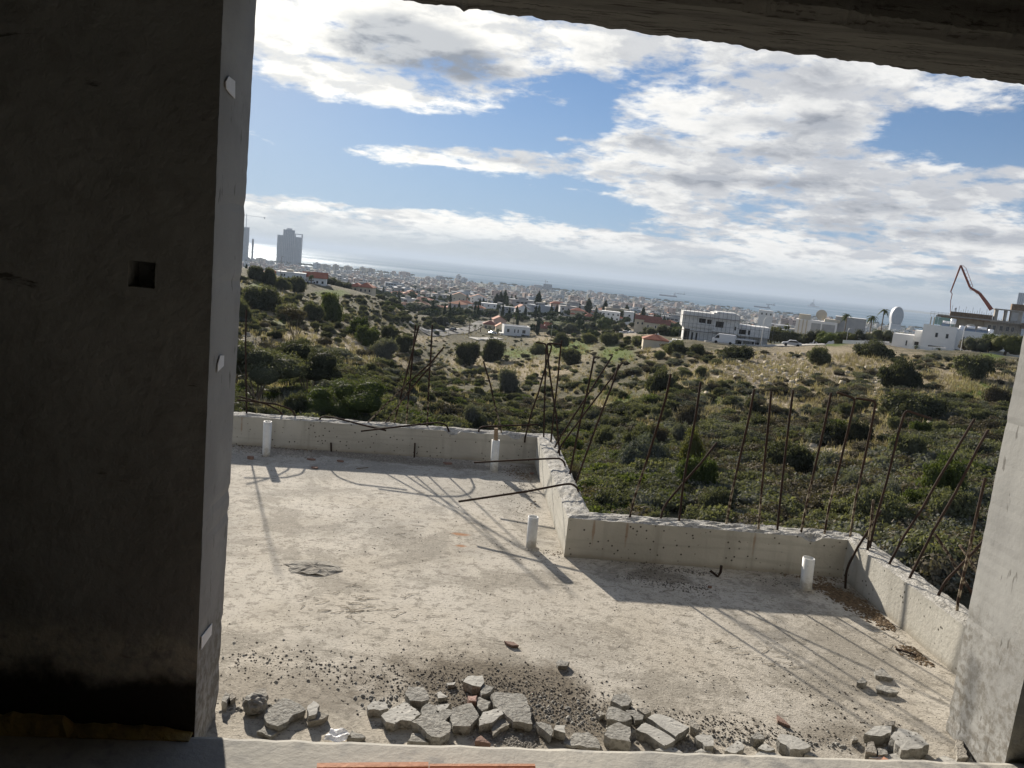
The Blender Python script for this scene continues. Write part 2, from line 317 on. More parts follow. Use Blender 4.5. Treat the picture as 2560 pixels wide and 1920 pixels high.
# edges of the reveals, seen against the light
def sline(u0, v0, u1, v1, P, n=26):
    out = []
    for i in range(n): f = i/(n-1); out.append(onplane(u0+(u1-u0)*f, v0+(v1-v0)*f, P, Nw))
    return out
lf = sline(541, 1831, 641, 0, Pout); ln_ = sline(486, 1834, 558, 0, Pin)
rf = sline(2350, 1883, 2560, 833, PoutR); rn = sline(2514, 1898, 2560, 1696, Pin)
def fitline(pts):                                        # s as a linear function of z along the wall
    z = np.array([p[2] for p in pts]); s = np.array([np.dot(p[:2]-O[:2], wd) for p in pts]); return np.polyfit(z, s, 1)
FL, NL, FR, NR = map(fitline, (lf, ln_, rf, rn))
ZT = 3.3
def jamb(side, ff, fn, name, label, inner_m):
    TH = THR if side > 0 else globals()['TH']; b = MB(); zs = np.linspace(-.35, ZT, 130); q = random.Random(side+5)
    sg = -1 if side < 0 else 1
    ring = []
    for i, z in enumerate(zs):
        j = q.uniform(-.0009, .0009)+(.004 if q.random() < .07 else 0)*sg
        lowj = .012*max(0, 1-(z+.1)/.5) if z < .4 else 0
        sf = np.polyval(ff, z)+j+sg*q.uniform(0, 1)*lowj; sn = np.polyval(fn, z)+q.uniform(-.0008, .0008)
        far = sg*3.2+(WL if side > 0 else 0)
        ring.append([wp(far, 0, z), wp(sn, 0, z), wp(sn+(sf-sn)*.5, TH*.5, z), wp(sf, TH, z), wp(far, TH, z)])
    vs = [p for r in ring for p in r]
    for i in range(len(ring)-1):
        for k in range(5):
            if k == 0 and side < 0 and inner_m is not None: continue
            b.cur = 1 if k == 0 else 0
            a0, a1 = i*5+k, i*5+(k+1) % 5
            b.Fc.append((a0, a1, a1+5, a0+5)); b.mi.append(b.cur)
    b.V = [tuple(map(float, p)) for p in vs]
    b.cur = 0; b.Fc += [(4, 3, 2, 1, 0), tuple(range(len(vs)-5, len(vs)))]; b.mi += [0, 0]
    if side < 0:                                          # inner face with the square box recess left open
        b.cur = 1
        h = [onplane(*p, Pin, Nw) for p in ((320, 652), (388, 655), (387, 722), (320, 716))]
        hs0 = np.mean([np.dot(p[:2]-O[:2], wd) for p in (h[0], h[3])]); hs1 = np.mean([np.dot(p[:2]-O[:2], wd) for p in (h[1], h[2])])
        hz0 = (h[2][2]+h[3][2])/2; hz1 = (h[0][2]+h[1][2])/2
        SS = [-3.2, hs0, hs1, None]; ZZ = [-.35, hz0, hz1, ZT]
        for a in range(3):
            for c in range(3):
                if a == 1 and c == 1: continue
                z0, z1 = ZZ[c], ZZ[c+1]
                e0 = SS[a+1] if SS[a+1] is not None else np.polyval(fn, z0); e1 = SS[a+1] if SS[a+1] is not None else np.polyval(fn, z1)
                b.add([wp(SS[a], 0, z0), wp(e0, 0, z0), wp(e1, 0, z1), wp(SS[a], 0, z1)], [(0, 1, 2, 3)])
        dd = .085
        b.add([wp(hs0, 0, hz0), wp(hs1, 0, hz0), wp(hs1, 0, hz1), wp(hs0, 0, hz1), wp(hs0, dd, hz0), wp(hs1, dd, hz0), wp(hs1, dd, hz1), wp(hs0, dd, hz1)],
              [(0, 1, 5, 4), (1, 2, 6, 5), (2, 3, 7, 6), (3, 0, 4, 7), (4, 5, 6, 7)])
    o = b.build(name, [M_plaster if side > 0 else M_plaster_shade, M_inner]); return tag(o, label, 'wall')
LWALL = jamb(-1, FL, NL, 'interior_wall', 'dark rough rendered wall with a square socket recess and grey jamb', 1)
RWALL = jamb(1, FR, NR, 'doorway_pier', 'pale grey plastered pier with chipped base edging the opening by the rubble', None)
# lintel: ragged lower edge
b = MB(); q = random.Random(3); N = 220; rings = []
s0, s1 = float(np.polyval(FL, 3))-.05, float(np.polyval(FR, 3))+.35
chip = 0
for i in range(N):
    s = s0+(s1-s0)*i/(N-1); chip = chip*.6+q.uniform(-.004, .006); drop = max(-.012, min(.022, chip))+(.012 if q.random() < .05 else 0)
    lip = .010*math.sin(i*.3)+q.uniform(-.004, .004)
    rings.append([wp(s, -.02+lip, ztop+.05+q.uniform(-.004, .004)), wp(s, .012+lip, ztop+.012), wp(s, TH*.5, ztop+.004+q.uniform(-.002, .002)), wp(s, TH, ztop-drop*.7), wp(s, TH, ztop+.10), wp(s, TH, ZT), wp(s, -.02, ZT)])
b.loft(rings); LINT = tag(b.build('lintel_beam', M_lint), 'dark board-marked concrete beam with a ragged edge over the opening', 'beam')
# room behind us
def slab_s(name, a, b_, z0, z1, m):
    p = [wp(a[0], a[1], 0), wp(b_[0], a[1], 0), wp(b_[0], b_[1], 0), wp(a[0], b_[1], 0)]
    return tag(MB().prism(p, z0, z1).build(name, m), kind='structure')
ZC = 2.95
slab_s('ceiling', (-3.2, -7), (WL+3.2, -.03), ZC, ZT, M_room)
slab_s('back_wall', (-3.2, -7.3), (WL+3.2, -7.0), 0, ZT, M_room)
slab_s('side_wall', (-3.45, -7.3), (-3.2, TH), -.3, ZT, M_room)
slab_s('side_wall', (WL+3.2, -7.3), (WL+3.45, TH), -.3, ZT, M_room)
slab_s('flat_roof', (-3.45, -7.3), (WL+3.45, TH), ZT+.003, ZT+.25, M_room)
# interior floor with a worn front edge
b = MB(); rings = []; q = random.Random(11); N = 150
for i in range(N):
    s = -3.2+(WL+6.4)*i/(N-1); e = -.004+q.uniform(-.006, .004) if -.1 < s < WL+.2 else -.004
    rings.append([wp(s, -7, -.02), wp(s, -7, ZF), wp(s, -.45, ZF), wp(s, -.025+e, ZF+q.uniform(-.002, .001)), wp(s, e, ZF-.01), wp(s, e, -.02)])
b.loft(rings); tag(b.build('interior_floor', M_floor), kind='structure')
# balcony slab
tk = .165
Pin_ = [np.array(p) for p in ((-4.6, 6.628-2.223*.1386), (.284, 6.997), (.443, 4.716), (2.288, 4.846), (2.41, 3.02), (2.43, 2.72))]
def offs(P, d):
    out = []
    for i, p in enumerate(P):
        ns = []
        for a, c in ((i-1, i), (i, i+1)):
            if a >= 0 and c < len(P):
                e = P[c]-P[a]; e = e/np.hypot(*e); ns.append(np.array([-e[1], e[0]]))
        if len(ns) == 1: out.append(p+ns[0]*d)
        else:
            m = ns[0]+ns[1]; out.append(p+m*(d/(np.dot(m, ns[0]))))
    return out
Pout_ = offs(Pin_, tk); PH = .26
poly = [Pin_[0]]+[p for p in Pin_[1:]]
ins = offs(Pin_, tk-.01)
sp = [tuple(p) for p in ins]+[tuple(wp(WL+.3, 0.002, 0)[:2]), tuple(wp(-3.2, 0.002, 0)[:2])]
tag(MB().prism(sp[::-1], -.22, 0).build('balcony_slab', M_slab), kind='structure')
hb = [tuple(p) for p in offs(Pin_, tk-.25)]+[tuple(wp(WL+3.4, 0.0, 0)[:2]), tuple(wp(WL+3.4, -7.2, 0)[:2]), tuple(wp(-3.4, -7.2, 0)[:2]), tuple(wp(-3.4, 0., 0)[:2])]
tag(MB().prism(hb[::-1], -12, -.225).build('house_base', M_cast), kind='structure')
# parapet upstand swept along the edge, top broken and ragged
b = MB(); q = random.Random(21); rows = []
for i in range(len(Pin_)-1):
    L = float(np.hypot(*(Pin_[i+1]-Pin_[i]))); n = max(3, int(L/.022))
    for k in range(n+(i == len(Pin_)-2)):
        f = k/n; rows.append((Pin_[i]*(1-f)+Pin_[i+1]*f, Pout_[i]*(1-f)+Pout_[i+1]*f))
NC = 9; notch = 0.; V = []; nz = np.array([[q.uniform(-1, 1) for _ in range(NC)] for _ in rows])
for _ in range(2): nz[1:-1] = (nz[:-2]+nz[1:-1]*1.6+nz[2:])/3.6
NOTCH = [onz(1960+250*.27125, 1200+520*.27125, .26)[:2], onz(1100+700*.27125, 840+920*.27125, .26)[:2], onz(1100+120*.27125, 840+880*.27125, .26)[:2]]
rings = []
for i, (a, c) in enumerate(rows):
    lc = .004*q.uniform(-1, 1); ring = [(*a, -.05), (*a, PH*.5), (*a, PH-.03)]
    for j in range(NC):
        f = j/(NC-1); p = a*(1-f)+c*f
        base = PH+.012*math.sin(f*3.1)+.013*nz[i, j]
        if j == 0: base = PH+.004*nz[i, 0]
        if j == NC-1: base = PH+.012*nz[i, j]-.004
        for nx in NOTCH:
            dd = np.hypot(*(p-nx))
            if dd < .075: base -= .045*(1-dd/.075)
        ring.append((p[0]+(lc if 0 < j < NC-1 else 0), p[1]+(lc if 0 < j < NC-1 else 0), base))
    ring += [(*c, PH-.06), (*c, -.05)]
    rings.append(ring)
NR_ = len(rings[0]); vs = [p for r in rings for p in r]; b.V = [tuple(map(float, p)) for p in vs]
for k in range(len(rings)-1):
    for i in range(NR_):
        j = (i+1) % NR_; b.Fc.append((k*NR_+i, k*NR_+j, (k+1)*NR_+j, (k+1)*NR_+i)); b.mi.append(1 if 3 <= i < NR_-3 else 0)
b.Fc += [tuple(range(NR_-1, -1, -1)), tuple(range(len(vs)-NR_, len(vs)))]; b.mi += [0, 0]
PARA = tag(b.build('concrete_parapet', [M_cast, M_broken]), 'low stepped concrete upstand with rusty bars round the balcony edge', 'parapet')
# reinforcing bars cast into it: (zoom window, points in it, radius, splashed, depth change at tip, label)
K6 = .27125
ZW = {'a': (580, 780), 'b': (1100, 840), 'c': (1500, 900), 'd': (1960, 900), 'e': (1960, 1200)}
BARS = [
 ('a', [(135, 955), (125, 300), (132, -20)], 0, 0, .05), ('a', [(478, 962), (430, 905), (320, 850), (200, 815), (60, 778)], 0, 0, -.25), ('a', [(585, 972), (575, 930), (530, 890), (400, 848), (250, 830), (50, 810)], 0, 0, -.2),
 ('a', [(800, 1002), (815, 975), (850, 962), (920, 970), (1000, 988), (1200, 1040), (1420, 1092)], 0, 0, -.3), ('a', [(1238, 1032), (1420, 850), (1640, 640), (1830, 470), (1955, 322)], 1, 1, 0), ('a', [(1400, 1040), (1500, 900), (1640, 720), (1750, 590), (1838, 490)], 1, 1, -.1),
 ('a', [(1490, 1045), (1570, 720), (1640, 450), (1722, 128)], 1, 1, 0), ('a', [(1603, 1045), (1625, 800), (1655, 500), (1692, 120)], 1, 1, 0), ('a', [(1798, 1072), (1815, 650), (1832, 400), (1846, 118)], 1, 1, 0), ('a', [(2000, 1095), (1975, 1042), (1900, 1018), (1800, 1028), (1600, 1050), (1188, 1098)], 0, 0, -.5),
 ('b', [(355, 892), (360, 855), (390, 836), (500, 830), (700, 823), (908, 815)], 0, 0, -.1), ('b', [(570, 907), (545, 780), (510, 660), (460, 430), (400, 232)], 1, 1, .2), ('b', [(785, 932), (850, 680), (905, 530), (975, 275), (1018, 140), (1030, 82), (988, 68)], 1, 0, 0), ('b', [(955, 948), (966, 500), (980, 72), (884, 58)], 0, 0, 0),
 ('b', [(1020, 992), (1055, 650), (1085, 400), (1113, 90), (1122, 38)], 0, 0, 0), ('b', [(1105, 1115), (1070, 720), (1040, 550), (1005, 300), (984, 66), (1113, 74)], 0, 0, .3), ('b', [(1050, 1040), (1095, 950), (1330, 590), (1588, 183)], 0, 0, .1), ('b', [(1080, 1088), (1112, 1012), (1320, 730), (1600, 362), (1677, 248)], 0, 0, .1),
 ('b', [(1195, 1282), (1240, 1040), (1300, 750), (1360, 500), (1422, 188)], 0, 0, 0), ('b', [(1250, 1357), (1440, 830), (1580, 470), (1648, 262)], 0, 0, .15), ('b', [(1155, 1212), (1145, 1160), (1110, 1130), (1060, 1128), (700, 1145), (312, 1166)], 0, 0, -.1), ('b', [(1282, 1446), (1262, 1392), (1212, 1362), (1150, 1365), (800, 1432), (170, 1526)], 0, 0, -.2),
 ('c', [(268, 1477), (310, 1290), (330, 1230), (430, 930), (540, 580), (610, 340), (652, 128)], 1, 1, 0), ('c', [(557, 1482), (570, 1400), (610, 1320), (770, 1130), (930, 950), (1076, 762)], 0, 0, .2), ('c', [(727, 1497), (760, 1200), (800, 950), (880, 530), (927, 203)], 0, 0, 0), ('c', [(1160, 1532), (1210, 1250), (1300, 850), (1370, 550), (1422, 268)], 0, 1, 0),
 ('c', [(1458, 1577), (1490, 1200), (1530, 800), (1560, 500), (1578, 288)], 0, 1, 0), ('c', [(1632, 1582), (1665, 1250), (1710, 850), (1745, 550), (1780, 273)], 0, 0, 0), ('c', [(1850, 1602), (1900, 1350), (1990, 950), (2070, 600), (2130, 303)], 0, 1, 0),
 ('d', [(370, 1617), (420, 1330), (510, 980), (590, 650), (658, 355), (488, 300)], 1, 1, 0), ('d', [(607, 1642), (660, 1290), (730, 970), (800, 640), (848, 380), (660, 352)], 0, 1, 0), ('e', [(785, 645), (850, 350), (945, 20), (1060, -450), (1120, -645), (1360, -565)], 0, 0, .05),
 ('e', [(768, 662), (790, 500), (805, 380), (825, 183)], 1, 2, 0), ('e', [(960, 793), (1110, 510), (1270, 270), (1420, 0), (1755, -560)], 1, 0, .15), ('e', [(1145, 928), (1370, 480), (1580, 120), (1780, -280), (1882, -462)], 1, 0, .15), ('e', [(1405, 1097), (1490, 930), (1600, 820), (1770, 640), (1900, 490)], 1, 0, .05), ('e', [(1592, 1235), (1605, 1110), (1640, 950), (1700, 680), (1760, 400), (1855, -20)], 1, 1, .05),
]
def smoothpath(P, n=5):
    P = [np.array(p) for p in P]; out = []
    for i in range(len(P)-1):
        p0, p1, p2, p3 = P[max(i-1, 0)], P[i], P[i+1], P[min(i+2, len(P)-1)]
        for k in range(n):
            t = k/n; out.append(.5*(2*p1+(p2-p0)*t+(2*p0-5*p1+4*p2-p3)*t*t+(3*p1-p0-3*p2+p3)*t**3))
    return out+[P[-1]]
def bar(win, pts, dy, zbase, rad=.0078, hooked=True):
    x0, y0 = ZW[win]; F = [(x0+a*K6, y0+c*K6) for a, c in pts]
    B = onz(*F[0], zbase); n = len(F); path = [B-np.array([0, 0, .05]), B]
    sharp = []
    for i in range(1, n): path.append(aty(*F[i], B[1]+dy*i/(n-1)))
    # keep square stirrup corners square, bend the rest softly
    out = [path[0]]; q = path
    for i in range(1, len(q)-1):
        a = q[i]-q[i-1]; c = q[i+1]-q[i]; la, lc = np.linalg.norm(a), np.linalg.norm(c)
        ang = math.acos(max(-1, min(1, np.dot(a, c)/(la*lc+1e-9))))
        if ang > .25:
            r = min(.03, la*.45, lc*.45)
            for t in (0, .33, .67, 1): out.append((1-t)**2*(q[i]-a/la*r)+2*t*(1-t)*q[i]+t*t*(q[i]+c/lc*r))
        else: out.append(q[i])
    out.append(q[-1]); return out
LBL = {3: 'bar bent flat over the wall face', 9: 'bar hooked back over the slab from the straight wall', 20: 'upper of two bars hooked over the slab at the corner', 21: 'lower of two bars hooked over the slab at the corner', 23: 'bar kinked and leaning between upright bars', 30: 'stirrup leg with its top bent level', 31: 'stirrup bent level at the top', 32: 'short mortar-coated stub bar'}
for i, (win, pts, a, spl, dy) in enumerate(BARS):
    P = bar(win, pts, dy, .255); r = .0078 if i not in (32,) else .0085
    m = M_rust if spl == 0 else M_rust2
    o = MB().tube(P, r, 7).build('rebar', m, PARA, smooth=True)
    if i in LBL: o['label'] = LBL[i]
# bars leaning outside the parapet, at its far side near the pier
for pts in ([(1690, 975), (1640, 890), (1580, 800), (1520, 690), (1385, 493)], [(1745, 795), (1690, 700), (1620, 598)]):
    F = [(1960+a*K6, 1200+c*K6) for a, c in pts]; P = [aty(u, v, 4.05+.05*k) for k, (u, v) in enumerate(F)]
    P = [P[0]+(P[0]-P[1])*1.2]+P
    MB().tube(P, .009, 7).build('rebar', M_rust2, PARA, smooth=True)['label'] = 'pale mortar-coated bar leaning outwards'
def thing_bar(win, pts, dy, zb, label, m=None, r=.0078):
    P = bar(win, pts, dy, zb); return tag(MB().tube(P, r, 7).build('steel_bar', m or M_rust, smooth=True), label, 'steel bar')
thing_bar('e', [(565, 1000), (570, 860), (600, 770), (680, 620), (870, 322), (892, 285)], .1, 0., 'kinked rusty bar rising from leaf litter in the corner by the pipe')
thing_bar('a', [(915, 1285), (912, 1205)], 0, 0., 'shorter of two rusty stubs below the straight wall')
thing_bar('a', [(1680, 1342), (1686, 1207)], 0, 0., 'taller of two rusty stubs below the straight wall')
p = [onz(1400+x*K6, 1200+y*K6, z) for x, y, z in ((1385, 835, .03), (1455, 890, .004), (1480, 850, .03), (1488, 790, .075))]
tag(MB().tube([p[0], p[1], p[2], p[3]], .009, 7).build('steel_bar', M_rust, smooth=True), 'V-bent rusty stub on the shaded slab below the near wall', 'steel bar')
# white plastic pipe stubs standing in the slab
def pipe(bu, bv, tu, tv, rad, label, lean=0):
    B = onz(bu, bv); T = aty(tu, tv, B[1]-.0); h = T[2]; b = MB(); n = 20
    ro, ri = rad, rad*.86
    rings = []
    for r, f in ((ro, -.02), (ro, 1.), (ri, 1.), (ri, -.02)):
        c = B+(T-B)*f; c[2] = h*f if f > 0 else -.005
        rings.append([(c[0]+r*math.cos(2*math.pi*k/n), c[1]+r*math.sin(2*math.pi*k/n), c[2]) for k in range(n)])
    b.loft(rings, True, False); o = b.build('pipe_stub', M_pvc, smooth=True); qq = random.Random(int(bu)); c_ = MB(); c_.loft([[(B[0]+rr_*(1+.25*qq.uniform(-1, 1))*math.cos(6.283*k/18), B[1]+rr_*(1+.25*qq.uniform(-1, 1))*math.sin(6.283*k/18), z_) for k in range(18)] for rr_, z_ in ((rad*1.55, .0005), (rad*1.3, .006), (rad*1.02, .010))]); c_.build('mortar_collar', M_slab, o)
    tag(o, label, 'pipe', 'white pipe stubs standing in the balcony slab'); return B, T
pipe(665.5, 1139, 669.5, 1053.5, .034, 'white pipe stub beside the dark wall jamb, in gravel')
PB, PT = pipe(580+0+1100-580+496*K6, 840+1248*K6, 1100+515*K6, 840+957*K6, .035, 'white pipe stub with a brown stick standing in it')
pipe(1000+1206*K6, 1150+812*K6, 1000+1230*K6, 1150+522*K6, .034, 'white pipe stub out in the sun beside the inner corner')
pipe(1960+198*K6, 1200+1015*K6, 1960+230*K6, 1200+718*K6, .036, 'white pipe stub in the shaded corner near leaf litter')
M_stick = mat('weathered_stick', (.20, .14, .09), (.28, .21, .14), 20, .9, stretch=(4, 4, .6))
T2 = aty(1100+517*K6, 840+850*K6, PB[1])
b = MB(); b.tube([PB+np.array([0, 0, .05]), PT, T2], [.017, .0185, .018], 9); tag(b.build('wooden_stick', M_stick), 'brown wooden stick poking out of a white pipe', 'stick')
# ================================================================== rubble, litter and small things on the slab
def spots(t, vec, col):
    d = t.ss(t.voro(vec, 40, rand=.5), .22, .14); col = t.mix(d, col, (.085, .075, .065))
    return t.mix(t.m('MULTIPLY', t.ss(t.noise(vec, 22, 4), .5, .75), .4), col, (.30, .285, .26)), None
def aggr(t, vec, col):
    d = t.voro(vec, 85, out=1); g = t.sep(d)[0]
    col = t.mix(t.m('MULTIPLY', t.ss(g, .55, .8), .5), col, (.15, .14, .125)); return t.mix(t.m('MULTIPLY', t.ss(t.noise(vec, 30, 4), .55, .7), .6), col, (.22, .205, .18)), None
M_ch = mat('rubble_concrete', (.29, .283, .26), (.36, .35, .32), 9, .92, .5, 70, extra=aggr, spec=.12)
M_chs = mat('pitted_rubble_face', (.40, .392, .365), (.48, .47, .435), 7, .9, .25, 60, extra=spots, spec=.15)
M_chd = mat('dusty_dark_rubble', (.27, .25, .22), (.36, .34, .30), 12, .95, .7, 80, spec=.1)
M_terra = mat('terracotta', (.47, .235, .15), (.54, .29, .195), 8, .8, .2, 60, c3=(.40, .20, .13), spec=.25)
M_terrad = mat('old_terracotta', (.19, .125, .10), (.25, .165, .135), 14, .9, .3, 80)
M_pinkb = mat('pinkish_brick', (.36, .235, .20), (.43, .29, .25), 14, .9, .3, 80); M_paper = mat('white_paper', (.80, .80, .81), (.72, .72, .73), 9, .7, .15, 30)
KA = 640/2212.
ZR = {'A': (480, 1600, KA), 'B': (880, 1600, KA), 'C': (1440, 1600, KA), 'D': (1960, 1470, .27125)}
qr = random.Random(5)
def chunk(win, pts, th, label, kind=0, tilt=0, name='concrete_chunk', cat='concrete chunk', group=None, sit=0.):
    x0, y0, k = ZR[win]; th = th*.72
    top = [onz(x0+a*k, y0+c*k, th+sit) for a, c in pts]
    c0 = sum(top)/len(top); P = []
    # break the outline: add jittered mid points on long edges
    for i in range(len(top)):
        a, b_ = top[i], top[(i+1) % len(top)]; P.append(a); L = np.linalg.norm(b_-a)
        if L > .035:
            n = int(L/.028)
            for j in range(1, n+1):
                f = j/(n+1); d = (b_-a)/L; P.append(a+(b_-a)*f+np.array([-d[1], d[0], 0])*qr.uniform(-.0045, .0045))
    P = [p+np.array([qr.uniform(-.0015, .0015), qr.uniform(-.0015, .0015), qr.uniform(-.0012, .0004)]) for p in P]
    n = len(P); b = MB()
    r1 = [tuple(p) for p in P]
    r2 = [tuple(c0*.0+p+(p-c0)*.02+np.array([qr.uniform(-.003, .003), qr.uniform(-.003, .003), -(th)*qr.uniform(.3, .6)])) for p in P]
    r3 = [tuple(np.array([*(p+(p-c0)*qr.uniform(-.10, -.01))[:2], .0005+sit])) for p in P]
    b.loft([r3, r2, r1], True, False); b.mi = [0]*len(b.Fc)
    b.Fc.append(tuple(range(n-1, -1, -1))); b.mi.append(0)
    rin = [tuple(c0+(p-c0)*.55+np.array([0, 0, qr.uniform(-.0006, .0006)])) for p in P]
    o0 = 2*n; b.V += rin; o1 = 3*n; b.V.append(tuple(c0+np.array([0, 0, .0003])))
    b.V = [tuple(map(float, p)) for p in b.V]
    for i in range(n):
        j = (i+1) % n; b.Fc.append((o0+i, o0+j, o1+j, o1+i)); b.mi.append(1)
        b.Fc.append((o1+i, o1+j, o1+n)); b.mi.append(1)
    m = {0: [M_ch, M_ch], 1: [M_ch, M_chs], 2: [M_chd, M_chd], 3: [M_terrad, M_terrad], 4: [M_terra, M_terra], 5: [M_pinkb, M_pinkb]}[kind]
    o = b.build(name, m); return tag(o, label, cat, group)
RUB = 'broken concrete pieces along the threshold'
